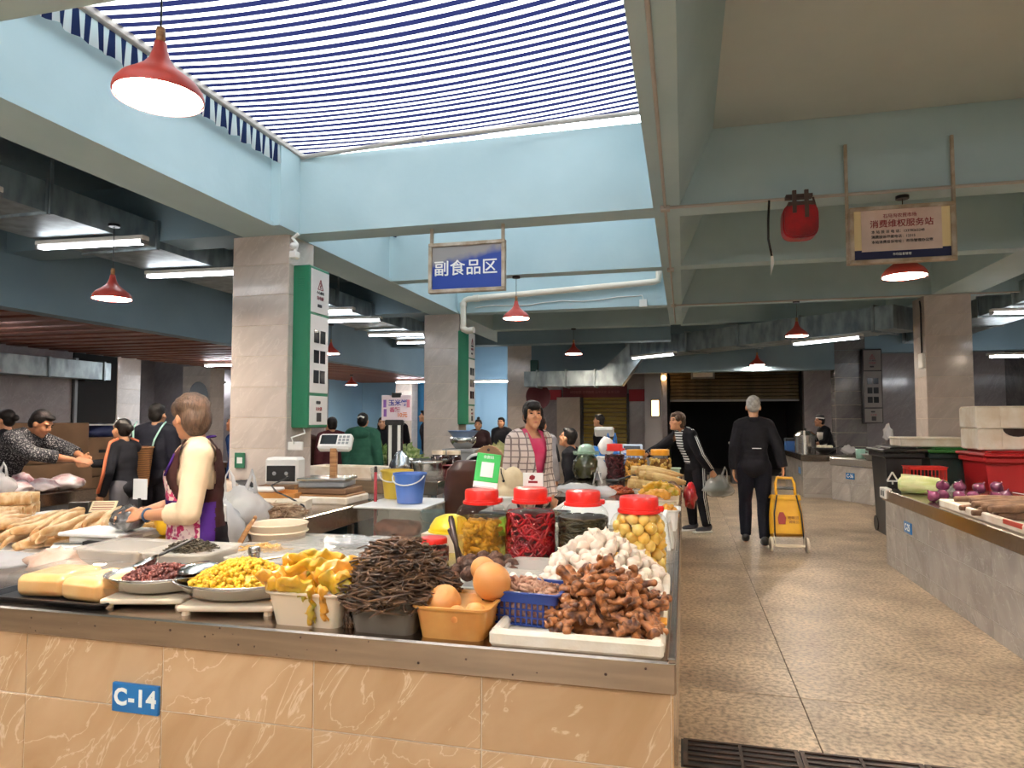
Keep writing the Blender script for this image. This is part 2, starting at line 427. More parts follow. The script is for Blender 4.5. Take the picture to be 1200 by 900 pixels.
# ------------------------------------------------------------------ outer walls
struct('wall_rear', MB().box(-17, 10, -6.2, -6, 0, 4.1), COLT)
struct('wall_right', MB().box(7.4, 7.6, -6, 22, 0, 3.95), DARKT)
wb = struct('wall_back', MB().box(-3.9, -.42, 18.5, 18.7, 0, 3.95).box(2.95, 10, 18.5, 18.7, 0, 3.95).box(-.42, 2.95, 18.5, 18.7, 2.75, 3.95).box(-.42, 2.95, 21.6, 21.8, 0, 3.95)
       .box(-.6, -.42, 18.7, 21.8, 0, 3.95).box(2.95, 3.1, 18.7, 21.8, 0, 3.95), MIDT)
BLUEW = mat('bright_blue_wall', '#9cc4de', .6)
BLUEW2 = mat('deep_blue_panel', '#3f86b5', .6)
wl = struct('wall_left', MB().box(-17, -16.8, -6, 22, 0, 3.95).box(-16.8, -10.6, 18.8, 19.0, 0, 3.95), MIDT)
struct('wall_far', MB().box(-10.7, -3.9, 21.3, 21.5, 0, 3.95).box(-10.7, -10.6, 19.0, 21.3, 0, 3.95), BLUEW)
struct('wall_stall', MB().box(-11.2, -11.0, -6, 10.28, 0, 2.95), MIDT)
VOID = mat('painted_darkness', '#161515', .9)  # near-black colour stands in for the darkness inside openings
struct('wall_backroom', MB().box(-.41, 2.94, 21.4, 21.5, 0, 2.74).box(-.41, -.38, 18.72, 21.4, 0, 2.74).box(2.91, 2.94, 18.72, 21.4, 0, 2.74).box(-.41, 2.94, 18.75, 21.4, .001, .01), VOID)  # lining coloured near-black to darken the back room
# ------------------------------------------------------------------ awnings over the skylight
AWN = striped_cloth('striped_awning_cloth', 1, .094, .54, (.8, .8, .8), (.008, .010, .035))
VAL = striped_cloth('striped_valance_cloth', 1, .094, .5, (.8, .8, .78), (.03, .04, .11), .02)
ALU = mat('grey_aluminium', '#b9b2aa', .45, .3)
def awning(y0, y1, label):
    t = thing('awning', label, 'awning', (0, y0, 4.05)); L_ = y1-y0
    def f(u, v):
        x = -3.6+3.32*u
        return (x, v*L_, .02+.10*u-.12*(1-(2*u-1)**2)*(1-.55*v*v)+.010*math.sin(9*v*L_)*math.sin(3.14*u))
    MB().sheet(f, 28, 40).build('cloth', AWN, t, True)
    def g(u, v):
        y = u*L_; s = .175+.022*abs(math.sin(math.pi*y/.188))
        return (-3.64-.02*math.sin(y*40)*v, y, -.02-s*v)
    MB().sheet(g, int(L_/.0235), 4).build('valance', VAL, t, True)
    MB().box(-3.66, -3.60, 0, L_, -.03, .03, .008).build('side_bar', ALU, t)
    MB().box(-.30, -.25, 0, L_, .02, .07, .008).build('side_bar', ALU, t)
    a = MB(); a.tube([(-3.6, L_-.08, -.03), (-2.25, L_-.28, -.06)], .022, 8); a.build('folding_arm', ALU, t, 40)
    a = MB(); a.tube([(-2.25, L_-.28, -.06), (-.27, L_-.16, .02)], .022, 8); a.ball((-2.25, L_-.28, -.06), .034, 2); a.build('folding_arm', ALU, t, 40)
    return t
awning(2.30, 5.95, 'blue and white striped awning stretched over the skylight with scalloped valance')
awning(6.2, 10.95, 'unseen striped awning added to dim the skylight beyond the blue sign')  # out of sight, added to cut daylight on the far well walls
awning(-3.6, 1.9, 'second striped awning over the skylight behind the near cross beam')

# ------------------------------------------------------------------ tiled columns
def tile_panel(parent, x0, x1, z0, z1, mtl, face, off, name='tile', g=.0022, d=.008, zs=None, xs=None):
    """tiles on a vertical face: face '-y' (runs along x at y=off), '+x'/'-x' (runs along y at x=off), '+y'"""
    zs = zs or [z0, z1]; xs = xs or [x0, x1]
    cache = {}
    for za, zb in zip(zs, zs[1:]):
        for a, b in zip(xs, xs[1:]):
            k = (round(b-a, 3), round(zb-za, 3), face)
            w2, h2 = (b-a)/2-g, (zb-za)/2-g
            if k not in cache:
                m_ = MB()
                if face[1] == 'y': m_.box(-w2, w2, -d, d, -h2, h2, .0015)
                else: m_.box(-d, d, -w2, w2, -h2, h2, .0015)
                cache[k] = m_.mesh(name, mtl)
            c, z = (a+b)/2, (za+zb)/2
            link(name, cache[k], parent, (c, off, z) if face[1] == 'y' else (off, c, z))
CZ = [0, .27, .57, .87, 1.17, 1.47, 1.77, 2.07, 2.37, 2.67, 2.97, 3.26]
def column(x0, x1, y0, y1, label, zt=3.26, m=COLT, faces=('-y', '+x', '-x')):
    t = thing('column', label, 'column', ((x0+x1)/2, (y0+y1)/2, 0))
    hx, hy = (x1-x0)/2, (y1-y0)/2
    MB().box(-hx+.001, hx-.001, -hy+.001, hy-.001, 0, zt).build('core', GROUT, t)
    zs = [z for z in CZ if z < zt-.02]+[zt]
    for f in faces:
        if f[1] == 'y': tile_panel(t, -hx, hx, 0, zt, m, f, (-hy+.004) if f[0] == '-' else hy-.004, zs=zs)
        else: tile_panel(t, -hy, hy, 0, zt, m, f, (hx-.004) if f[0] == '+' else -hx+.004, zs=zs)
    return t
column(-4.33, -3.71, 5.85, 6.30, 'wide tiled column behind the apron woman, green cabinet on its side')
column(-4.33, -3.71, 11.03, 11.45, 'tiled column behind the blue bucket with the second green cabinet')
column(-4.18, -3.58, 16.2, 16.6, 'dim tiled column behind the woman in the checked blazer')
column(3.42, 4.02, 11.03, 11.55, 'tiled column behind the rubbish bins at right', faces=('-y', '-x'))
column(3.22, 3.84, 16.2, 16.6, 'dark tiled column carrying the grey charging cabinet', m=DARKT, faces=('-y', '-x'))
column(-11.55, -10.98, 11.3, 11.9, 'tiled column behind the woman with the orange striped sleeves', 2.95, faces=('-y', '+x'))
column(-13.7, -12.8, 16.4, 17.0, 'tiled column seen just left of the apron woman head', 2.95, faces=('-y', '+x'))
column(-8.9, -8.35, 20.2, 20.7, 'pale tiled column behind the green hooded shopper', 2.95, faces=('-y', '+x'))

# ------------------------------------------------------------------ pendant lamps
LRED = mat('red_lamp_shade', '#c2463b', .45)
def pendant(x, y, z, ztop, label, first=[None]):
    """z is the rim, ztop where the cord is fixed"""
    t = thing('pendant_lamp', label, 'lamp', (x, y, z))
    pr = [(.163, 0), (.166, .012), (.160, .035), (.138, .065), (.098, .095), (.062, .125), (.040, .155), (.028, .19), (.022, .225), (0.0, .226)]
    sh_ = MB().shell(pr, 28).shell([(.159, .004), (.154, .035), (.13, .062), (.05, .10)], 28).build('lamp_shade', LRED, t, True)
    MB().lathe([(0, .006), (.156, .006)], 28).build('lamp_disc', LAMPW, sh_)
    MB().lathe([(.017, .22), (.019, .26), (.016, .285), (0, .287)], 12).build('wooden_neck', WOOD, t, True)
    MB().tube([(0, 0, .28), (0, 0, ztop-z-.02)], .004, 6).build('cord', BLACK, t)
    MB().lathe([(.05, ztop-z-.025), (.05, ztop-z), (0, ztop-z)], 14).build('ceiling_rose', BLACK, t, 40)
    return t
pendant(-1.99, 2.21, 2.715, 3.26, 'large red pendant lamp hanging in front of the striped awning')
pendant(-5.1, 5.16, 2.56, 3.26, 'red pendant lamp hanging under the silver duct left of the wide column')
pendant(-2.03, 8.3, 2.72, 3.26, 'red pendant lamp hanging below the white drain pipe right of the food sign')
pendant(-2.1, 13.38, 2.75, 3.26, 'small dark red pendant lamp over the woman in the checked blazer')
pendant(1.69, 11.1, 2.72, 3.26, 'red pendant lamp above the old man in black')
pendant(1.74, 6.05, 2.60, 3.26, 'red pendant lamp glowing behind the consumer rights sign')
pendant(1.60, 16.0, 2.66, 3.9, 'smallest dark pendant lamp in front of the blue fascia at the back')
pendant(-6.6, 11.9, 2.72, 3.3, 'red pendant lamp between the two green cabinets')
pendant(-9.0, 17.4, 2.42, 2.7, 'tiny red pendant lamp under the slatted ceiling')
for x, y in ((-2.0, -1.2), (1.8, -1.0), (1.8, 2.1), (5.6, 2.1), (5.6, 6.05), (-5.5, .4), (5.8, 11.1)):  # extra lamps added out of view to brighten the hall
    t = pendant(x, y, 2.7, 3.26, 'red pendant lamp added out of view to light the hall'); t['group'] = 'pendant lamps added out of view'

# ------------------------------------------------------------------ ducts and tube lights
def duct(x0, x1, y0, y1, z0, z1, label, step=1.25, lights=()):
    """rectangular duct along y with raised flanges, and a batten of twin tubes under it for each entry of lights"""
    t = thing('air_duct', label, 'duct', ((x0+x1)/2, y0, z0))
    hw = (x1-x0)/2
    MB().box(-hw, hw, 0, y1-y0, 0, z1-z0).build('duct_body', DUCTM, t)
    n = int((y1-y0)/step)
    fl = MB().box(-hw-.025, hw+.025, -.02, .02, -.025, z1-z0+.025, .004).mesh('flange', DUCTM)
    hg = MB().box(-hw-.05, -hw-.03, -.012, .012, -.02, 3.9-z0).box(hw+.03, hw+.05, -.012, .012, -.02, 3.9-z0).mesh('hanger', DUCTM)
    for i in range(n+1):
        link('flange', fl, t, (0, .1+i*step, 0))
        if i % 2 == 0: link('hanger', hg, t, (0, .1+i*step, 0))
    return t
def tube_light(x, y, z, label, rz=0.0, ln=1.2, m=None):
    t = thing('tube_light', label, 'light', (x, y, z), rz)
    MB().box(-ln/2, ln/2, -.05, .05, 0, .045, .008).build('batten', WHITEP, t)
    a = MB().tube([(-ln/2+.04, -.025, -.022), (ln/2-.04, -.025, -.022)], .013, 8).mesh('tube', m or TUBED, True)
    link('tube', a, t); link('tube', a, t, (0, .05, 0))
    a = MB().box(0, .03, -.045, .045, -.04, 0, .004).mesh('end_cap', GREYP); link('end_cap', a, t, (-ln/2, 0, 0)); link('end_cap', a, t, (ln/2-.03, 0, 0))
    return t
duct(-6.15, -5.25, 2.0, 16.0, 3.22, 3.48, 'long silver air duct hung along the left aisle')
for y, l in ((3.9, 'tube light under the silver duct at the left edge of the photo'), (5.35, 'tube light under the silver duct above the left pendant lamp'),
             (6.75, 'tube light under the silver duct touching the wide column'), (8.6, 'tube light under the duct right of the first green cabinet'),
             (9.6, 'tube light under the duct midway between the tiled columns'), (10.6, 'tube light under the duct beside the second column'), (12.6, 'tube light under the duct right of the second green cabinet'), (14.0, 'far tube light under the duct before the blue room')):
    tube_light(-5.55, y, 3.16, l, .06)
# back duct in two runs joined by a slanted elbow
t = thing('air_duct', 'silver air duct crossing the back of the hall with a slanted elbow', 'duct', (0, 15.3, 2.2))
MB().box(-3.5, -1.75, -.25, .25, 0, .34).build('duct_body', DUCTM, t)
MB().prism([(-1.75, 0), (-1.75, .34), (-1.05, 1.0), (-.85, 1.0), (-.85, .62), (-1.3, 0)], -.25, .25, 'Y').build('elbow', DUCTM, t)
b = MB()
m_ = rot(math.atan2(-3.9, 4.3)); ln = math.hypot(3.9, 4.3)
b.box(0, ln, -.35, .35, .62, .98, m=m_, at=(-1.0, .1, 0)); b.build('duct_run', DUCTM, t)
fl = MB().box(-.02, .02, -.29, .29, -.03, .37, .004).mesh('flange', DUCTM)
for x in (-3.2, -2.55, -1.9): link('flange', fl, t, (x, 0, 0))
fl = MB().box(-.02, .02, -.38, .38, .59, 1.01, .004).mesh('flange', DUCTM)
for k in range(5):
    p = m_ @ Vector((.5+k*1.25, 0, 0)); link('flange', fl, t, (p.x-1.0, p.y+.1, 0), math.atan2(-3.9, 4.3))
tube_light(-.6, 14.4, 2.78, 'tube light under the slanted elbow of the back duct', -.7)
tube_light(2.25, 11.9, 2.74, 'tube light under the back duct beside the grey charging cabinet', -.75)
tube_light(5.1, 9.2, 2.72, 'tube light beside the right column above the bins', .2)
duct(4.6, 5.4, 6, 16, 3.1, 3.4, 'dark air duct behind the right column')
for x, y in ((4.0, .4), (2.6, -1.5), (-5.4, 1.0), (-1.6, -.6)):  # extra tubes added out of view to lift ceiling and front
    t = tube_light(x, y, 2.95, 'bare tube light added out of view to brighten the ceiling', m=TUBEW); t['group'] = 'tube lights added out of view'
tube_light(4.9, 11.2, 3.0, 'second tube light beside the right column', .1)
for x, y in ((-9.3, 6.5), (-9.3, 12.5), (-14, 8), (-14, 13), (-14.5, 18.5), (-8, 19.5), (-5.6, 19.8), (6, 14.2)):  # extra tubes added to brighten the far background
    t = tube_light(x, y, 2.62, 'tube light added far off to brighten the hall background', m=TUBEW); t['group'] = 'added far tube lights'

t = thing('air_duct', 'short silver duct along the far left tiled wall', 'duct', (-10.75, 4.5, 2.2)); MB().box(-.2, .2, 0, 6.2, 0, .32).build('duct_body', DUCTM, t); fl = MB().box(-.22, .22, -.02, .02, -.02, .34, .004).mesh('flange', DUCTM)
for k in range(6): link('flange', fl, t, (0, .3+k*1.15, 0))
# ------------------------------------------------------------------ drain pipe in the skylight well
PIPE = mat('cream_plastic_pipe', '#e5dccb', .4)
b = MB(); b.tube([(-3.58, 10.88, 2.98), (-3.58, 10.88, 3.42), (-3.54, 10.88, 3.46), (-3.48, 10.88, 3.48), (-.42, 10.88, 3.62), (-.36, 10.88, 3.64), (-.35, 10.88, 3.7), (-.35, 10.88, 4.4)], .05, 12)
t = thing('drain_pipe', 'cream plastic drain pipe running across the skylight well', 'pipe', (0, 0, 0))
b.build('pipe', PIPE, t, 40)
MB().tube([(-3.58, 10.88, 3.36), (-3.58, 10.88, 3.42)], .06, 12).build('pipe_joint', PIPE, t, 40); MB().tube([(-3.4, 10.88, 3.484), (-3.3, 10.88, 3.488)], .06, 12).build('pipe_joint', PIPE, t, 40)
b = MB(); b.tube([(-3.58, 10.88, 2.98), (-3.5, 10.86, 2.94), (-3.38, 10.84, 2.95)], .055, 12); b.build('pipe_joint', PIPE, t, 40)
t = thing('wall_cable', 'white cable sagging along the skylight well wall to a socket box', 'cable', (0, 10.96, 3.3))
b = MB(); b.tube([(-3.4+i*.3, 0, .04+.008*i+.02*math.sin(i*1.7)) for i in range(10)]+[(-.62, 0, .13), (-.6, 0, .06)], .008, 6); b.build('cable', WHITEP, t, True)
MB().box(-.66, -.54, -.03, .02, -.06, .06, .006).build('socket_box', WHITEP, t)

# ------------------------------------------------------------------ hanging signs
FRAMEM = mat('weathered_sign_frame', '#c4b8a6', .5, .2, col2='#a08d74', scale=9)
def sign_frame(t, w2, h, d=.03, fw=.035):
    m1 = MB().box(-w2, w2, -d, d, 0, fw, .004).mesh('frame_rail', FRAMEM); link('frame_rail', m1, t); link('frame_rail', m1, t, (0, 0, h-fw))
    m2 = MB().box(-fw, 0, -d, d, fw, h-fw, .004).mesh('frame_stile', FRAMEM); link('frame_stile', m2, t, (w2, 0, 0)); link('frame_stile', m2, t, (-w2+fw, 0, 0))
# blue area sign
SBLUE, nt_, bs_ = _nt('sun_bleached_blue_print')
tc_ = nt_.nodes.new('ShaderNodeTexCoord'); sp_ = nt_.nodes.new('ShaderNodeSeparateXYZ'); nt_.links.new(tc_.outputs['Object'], sp_.inputs[0])
ma_ = nt_.nodes.new('ShaderNodeMath'); ma_.operation = 'MULTIPLY_ADD'; ma_.inputs[1].default_value = -.22; nt_.links.new(sp_.outputs[0], ma_.inputs[0]); nt_.links.new(sp_.outputs[2], ma_.inputs[2])
nn_ = nt_.nodes.new('ShaderNodeTexNoise'); nn_.inputs['Scale'].default_value = 7; nt_.links.new(tc_.outputs['Object'], nn_.inputs['Vector'])
mb_ = nt_.nodes.new('ShaderNodeMath'); mb_.operation = 'MULTIPLY_ADD'; mb_.inputs[1].default_value = .14; nt_.links.new(nn_.outputs['Fac'], mb_.inputs[0]); nt_.links.new(ma_.outputs[0], mb_.inputs[2])
mr_ = nt_.nodes.new('ShaderNodeMapRange'); mr_.inputs['From Min'].default_value = .37; mr_.inputs['From Max'].default_value = .44; nt_.links.new(mb_.outputs[0], mr_.inputs['Value'])
mx_ = nt_.nodes.new('ShaderNodeMix'); mx_.data_type = 'RGBA'; mx_.inputs['A'].default_value = c4('#1b3f9a'); mx_.inputs['B'].default_value = c4('#97928f')
nt_.links.new(mr_.outputs[0], mx_.inputs['Factor']); nt_.links.new(mx_.outputs['Result'], bs_.inputs['Base Color']); bs_.inputs['Roughness'].default_value = .4
t = thing('area_sign', 'blue hanging sign with four large white Chinese characters', 'sign', (-1.95, 6.03, 2.64))
sign_frame(t, .375, .475)
MB().box(-.345, .345, -.012, .012, .03, .445).build('sign_panel', SBLUE, t)
pm = MB().box(-.014, .014, -.014, .014, .475, .63).mesh('hanger', FRAMEM); link('hanger', pm, t, (-.35, 0, 0)); link('hanger', pm, t, (.35, 0, 0))
for dx, dz in ((-.002, .0015), (.002, -.0015)): text('lettering', '副食品区', .155, WHITEPR, t, (-.01+dx, -.0145-abs(dx+.002)*.1, .222+dz), space=1.03)
# consumer rights sign
t = thing('consumer_sign', 'cream consumer rights notice with red title hanging in a metal frame', 'sign', (1.66, 5.83, 2.67))
sign_frame(t, .37, .45, .035, .03)
CREAM = mat('cream_sign_board', '#efdba6', .6); PAPER = mat('aged_pink_paper', '#e3cdc0', .7, col2='#d6bdae', scale=6)
NAVY = mat('navy_print', '#151c48', .5)
MB().box(-.345, .345, -.012, .012, .108, .425).build('sign_panel', CREAM, t)
MB().box(-.345, .345, -.013, .012, .028, .108).build('navy_band', NAVY, t)
MB().box(-.285, .28, -.017, -.013, .095, .42).build('paper_sheet', PAPER, t)
text('lettering', '石马沟农贸市场', .034, REDPR, t, (-.01, -.0185, .368), bold=.0003)
text('lettering', '消费维权服务站', .064, REDPR, t, (-.0, -.0185, .305), bold=.0006, space=1.0)
text('lettering', '本 站 投 诉 电 话：13378262248', .027, BLACKPR, t, (-.215, -.0185, .245), align='LEFT', bold=.0002)
text('lettering', '消费投诉举报电话：12315', .027, BLACKPR, t, (-.215, -.0185, .205), align='LEFT', bold=.0002)
text('lettering', '本站消费投诉地址：市场管理办公室', .027, BLACKPR, t, (-.215, -.0185, .165), align='LEFT', bold=.0002)
text('lettering', '市场监督管理', .022, WHITEPR, t, (.0, -.0145, .066))
pm = MB().box(-.012, .012, -.012, .012, 0, .98, .003).mesh('hanger', FRAMEM); link('hanger', pm, t, (-.378, .02, 0)); link('hanger', pm, t, (.378, .02, 0))
# red rounded fixture on the conduit, and the hanging cable with a tag beside it
t = thing('red_fixture', 'red rounded square fixture hanging from the ceiling conduit', 'fixture', (.92, 5.80, 2.89))
RED2 = mat('worn_red_enamel', '#b31217', .4, col2='#7d0d10', scale=7)
q = []
for k in range(28):
    a = 2*math.pi*k/28; e = .55
    q.append((.135*math.copysign(abs(math.cos(a))**e, math.cos(a)), .14+.14*math.copysign(abs(math.sin(a))**e, math.sin(a))))
MB().prism(q, -.06, .06, 'Y').prism([(x*.9, .14+(z-.14)*.9) for x, z in q], -.075, .06, 'Y').build('red_body', RED2, t, 30)
RUST = mat('rusty_bracket', '#4a3a33', .6)
MB().box(-.06, -.03, -.085, -.06, .2, .38).box(.03, .06, -.085, -.06, .16, .38).box(-.09, .1, -.08, .02, .26, .29).box(-.1, .1, -.03, .05, .34, .365).tube([(.1, -.03, .33), (.13, -.03, .2), (.11, -.03, .1)], .008, 6).build('bracket', RUST, t)
t = thing('hanging_tag', 'black cable hanging from the conduit with a white paper tag', 'cable', (.70, 5.84, 2.62))
MB().tube([(0, 0, .62), (-.01, 0, .45), (-.012, 0, .3), (.012, 0, .16)], .009, 6).build('cable', BLACK, t, True)
MB().prism([(0, 0), (.03, .1), (.02, .19), (.005, .17)], -.003, .003, 'Y').build('tag', WHITEP, t)

# ------------------------------------------------------------------ charging cabinets on the columns
GREEN = mat('green_enamel', '#1f7a55', .4)
PANELW = mat('white_cabinet_panel', '#dedad4', .4); PANELG = mat('grey_cabinet_panel', '#77706c', .4)
SCREEN = mat('dark_glass_window', '#26292c', .1)
def cabinet(loc, rz, label, body, panel, wires=True):
    """local: back at x=0, front panel towards +x; width along y, height 1.6"""
    t = thing('charging_cabinet', label, 'cabinet', loc, rz)
    MB().box(0, .19, 0, .38, 0, 1.6, .012).build('cabinet_body', body, t)
    dp = [MB().box(.186, .196, .02, .36, z0, z1, .003).build('door_panel', panel, t) for z0, z1 in ((1.14, 1.57), (.345, 1.115), (.03, .315))]
    wm = MB().box(.19, .2, 0, .1, 0, .13, .003).mesh('window', SCREEN)
    for z in (.84, .64, .44):
        for y in (.08, .20): link('window', wm, dp[1], (0, y, z))
    hm = MB().box(.19, .202, .14, .22, 0, .032, .006).mesh('lock_slot', BLACK)
    for z, q in ((1.2, 0), (.235, 2)): link('lock_slot', hm, dp[q], (0, 0, z))
    mk = MB()
    for a, b_ in (((.19-.05, 1.38), (.19, 1.48)), ((.19, 1.48), (.24, 1.38)), ((.24, 1.38), (.14, 1.38)), ((.185, 1.45), (.2, 1.42)), ((.2, 1.42), (.182, 1.415)), ((.182, 1.415), (.195, 1.39))):
        mk.tube([(.198, a[0], a[1]), (.198, b_[0], b_[1])], .004, 4)
    mk.build('warning_mark', REDPR, dp[0])
    text('lettering', '充电柜', .045, REDPR, dp[0], (.198, .19, 1.29), r=(R(90), 0, R(90)))
    text('lettering', '小心触电', .035, BLACKPR, dp[0], (.198, .19, 1.345), r=(R(90), 0, R(90)))
    text('lettering', '灭火器', .04, REDPR, dp[2], (.198, .19, .185), r=(R(90), 0, R(90)))
    MB().box(.192, .199, .15, .24, .06, .15, .004).build('label_mark', BLACKPR, dp[2])
    v = MB()
    for z in (1.36, .12):
        for k in range(6): v.box(.07, .13, -.004, .004, z+k*.022, z+k*.022+.009)
    v.build('vent_slots', body, t)
    return t
cabinet((-3.715, 5.93, 1.37), 0, 'tall green charging cabinet with white doors on the nearest column', GREEN, PANELW)
cabinet((-3.715, 11.0, 1.37), 0, 'second green charging cabinet with white doors on the farther column', GREEN, PANELW)
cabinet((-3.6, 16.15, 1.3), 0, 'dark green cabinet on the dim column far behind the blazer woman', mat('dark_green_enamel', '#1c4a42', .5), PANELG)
cabinet((3.74, 16.205, 1.37), R(-90), 'black framed charging cabinet with grey doors on the dark column', BLACK, PANELG)
t = thing('socket', 'white wall socket with a cable below the nearest green cabinet', 'socket', (-3.62, 5.84, 1.22))
MB().box(-.05, .1, -.02, .012, -.06, .02, .005).build('socket_plate', WHITEP, t)
MB().tube([(.02, -.02, .0), (.0, -.04, .06), (.06, .1, .1), (.03, .12, .15)], .008, 6).build('cable', WHITEP, t, True)
t = thing('camera_bracket', 'white camera bracket with cables at the top of the nearest column', 'bracket', (-3.62, 5.80, 3.0))
MB().box(-.04, .04, -.04, .04, 0, .07, .01).tube([(0, 0, .05), (.03, 0, .14), (-.02, 0, .2), (.04, 0, .24)], .018, 8).ball((0, -.02, .12), .035, 2).build('bracket_arm', WHITEP, t, 40)
t = thing('junction_box', 'white junction box with black cable on the right column edge', 'box', (3.40, 11.2, 2.2))
MB().box(-.03, .02, -.16, .02, 0, .22, .008).build('box_body', WHITEP, t)
MB().tube([(0, -.06, .2), (.0, -.06, .9), (.0, -.03, 1.0)], .012, 6).build('cable', BLACK, t, True)
# green code cards on the near column
t = thing('green_card', 'small green card with a blank white square on the near column', 'card', (-4.26, 5.835, .98))
MB().box(0, .115, -.004, .006, 0, .15, .004).build('card', mat('card_green', '#2c6b4e', .4), t)
MB().box(.03, .09, -.006, 0, .045, .105).build('white_square', WHITEPR, t)
# ------------------------------------------------------------------ fused organic meshes
def fuse(mb, name, m, voxel=.006, smooth=2, parent=None):
    """one continuous skin round everything in mb"""
    me = bpy.data.meshes.new('tmp'); me.from_pydata(mb.v, [], mb.f); me.update()
    o = bpy.data.objects.new('tmp', me); COL.objects.link(o)
    r_ = o.modifiers.new('r', 'REMESH'); r_.mode = 'VOXEL'; r_.voxel_size = voxel; r_.adaptivity = 0
    if smooth:
        sm = o.modifiers.new('s', 'SMOOTH'); sm.factor = .5; sm.iterations = smooth
    bpy.context.view_layer.update()
    out = bpy.data.meshes.new_from_object(o.evaluated_get(bpy.context.evaluated_depsgraph_get()))
    bpy.data.objects.remove(o); bpy.data.meshes.remove(me)
    out.name = name; out.materials.clear(); out.materials.append(m)
    out.polygons.foreach_set('use_smooth', [True]*len(out.polygons))
    return out

# ------------------------------------------------------------------ front counter C-14
T = .75
t = thing('market_counter', 'near stall counter with tan marble tiles and steel top, sign C-14', 'counter', (0, 0, 0))
MB().box(-4.7, -2.78, 2.082, 3.4, 0, .66).box(-2.79, -2.27, 2.082, 2.86, 0, .66).box(-2.28, -.045, 2.082, 3.4, 0, .66).box(-4.7, -2.98, 3.39, 4.1, 0, .66).box(-4.7, -3.78, 4.09, 4.66, 0, .66).box(-.96, -.045, 3.39, 8.6, 0, .66).box(-1.26, -.95, 6.22, 8.6, 0, .66).build('body', GROUT, t)
b = MB(); b.box(-4.72, -.03, 2.06, 2.88, .655, T, .006)
for q in ((-4.72, -2.76, 2.875, 3.45), (-2.30, -.03, 2.875, 3.45), (-4.72, -2.95, 3.445, 4.14), (-4.72, -3.75, 4.135, 4.7), (-.98, -.03, 3.445, 8.65), (-1.30, -.975, 6.2, 8.65)): b.box(*q, .656, T-.0005)
b.build('steel_worktop', STEEL, t)
MB().box(-.055, -.030, 2.06, 8.65, T-.004, T+.012, .004).build('edge_rail', STEEL, t)
tile_panel(t, -2.39-1.8, -.045, 0, .655, TAN, '-y', 2.09, xs=[-4.79, -4.19, -3.59, -2.99, -2.39, -1.79, -1.2, -.62, -.045], zs=[0, .13, .43, .655], d=.012)
tile_panel(t, 2.1, 8.6, 0, .655, TAN, '+x', -.05, xs=[2.1, 2.7, 3.3, 3.9, 4.5, 5.1, 5.7, 6.3, 6.9, 7.5, 8.1, 8.6], zs=[0, .13, .43, .655], d=.01)
MB().box(-1.99, -1.795, 2.066, 2.079, .415, .515, .002).build('number_plate', BLUESIGN, t)
text('lettering', 'C-14', .080, WHITEPR, t, (-1.892, 2.0655, .466), bold=.003, sx=.98, depth=.0008, space=1.15)
# dark spots of dried sauce on the steel apron
b = MB()
for i in range(26): b.lathe([(.002+.003*random.random(), 0), (0, .001)], 6, at=(random.uniform(-2.5, -.1), 2.0597, random.uniform(.665, .74)), m=rot(0, R(90)))
tag(b.build('stain_specks', mat('dried_sauce', '#3c2417', .6), t), kind='stuff')

# ------------------------------------------------------------------ right counter C-25
t = thing('market_counter', 'grey tiled stall counter at right with vegetables, small blue sign C-25', 'counter', (0, 0, 0))
MB().box(1.974, 3.1, 1.0, 7.68, 0, .66).build('body', GROUTG, t)
MB().box(1.95, 3.15, .95, 7.72, .64, T, .006).build('steel_worktop', STEEL, t)
tile_panel(t, 1, 7.68, 0, .64, GREYT, '-x', 1.98, xs=[1.03, 1.63, 2.23, 2.83, 3.43, 4.03, 4.63, 5.23, 5.83, 6.43, 7.03, 7.38, 7.68], zs=[0, .12, .40, .645], d=.01)
MB().box(1.960, 1.972, 6.86, 7.06, .42, .52, .002).build('number_plate', BLUESIGN, t)
text('lettering', 'C-25', .085, WHITEPR, t, (1.9595, 6.96, .47), r=(R(90), 0, R(-90)), bold=.002, sx=.85, depth=.0008)
MB().box(1.935, 2.0, 7.55, 7.74, .66, .765, .006).build('corner_guard', WHITEP, t)
b = MB()
for y in (7.60, 7.67): b.box(1.93, 1.938, y-.014, y+.014, .685, .74, .004)
b.build('guard_mark', BLACKPR, t)

# ------------------------------------------------------------------ far right counters
t = thing('market_counter', 'angled grey tiled counter with curved steel edge and blue sign C-36', 'counter', (2.61, 13.62, 0), math.atan2(-1.09, .63))
MB().box(0, 2.1, .02, .95, 0, .66).build('body', GROUTG, t)
MB().box(-.03, 2.13, -.02, 1.0, .62, .77, .02).build('steel_worktop', STEEL2, t)
tile_panel(t, 0, 2.1, 0, .62, GREYT, '-y', .012, xs=[0, .45, .9, 1.35, 1.8, 2.1], zs=[0, .32, .62])
MB().box(.36, .56, -.004, .004, .40, .51).build('number_plate', BLUESIGN, t)
text('lettering', 'C-36', .09, WHITEPR, t, (.46, -.0055, .455), bold=.002, sx=.85, depth=.0008)
t = thing('market_counter', 'dim tiled counter where the capped cook stands', 'counter', (2.15, 13.8, 0))
MB().box(.02, 1.0, .02, .7, 0, .68).box(.02, .4, .69, 2.3, 0, .68).build('body', GROUTG, t)
MB().box(-.03, 1.02, -.03, .75, .68, .80, .01).box(-.03, .43, .74, 2.35, .681, .799, .01).build('steel_worktop', STEEL, t)
tile_panel(t, 0, 1.0, 0, .68, GREYT, '-y', .012, xs=[0, .5, 1.0], zs=[.06, .37, .68])
tile_panel(t, 0, 2.3, 0, .68, GREYT, '-x', .012, xs=[0, .6, 1.2, 1.8, 2.3], zs=[0, .37, .68])
MB().box(.0, .006, .25, .5, .42, .54).build('number_plate', BLUESIGN, t)
t = thing('market_counter', 'dark counter with pale top between tracksuit woman and old man', 'counter', (1.05, 16.4, 0))
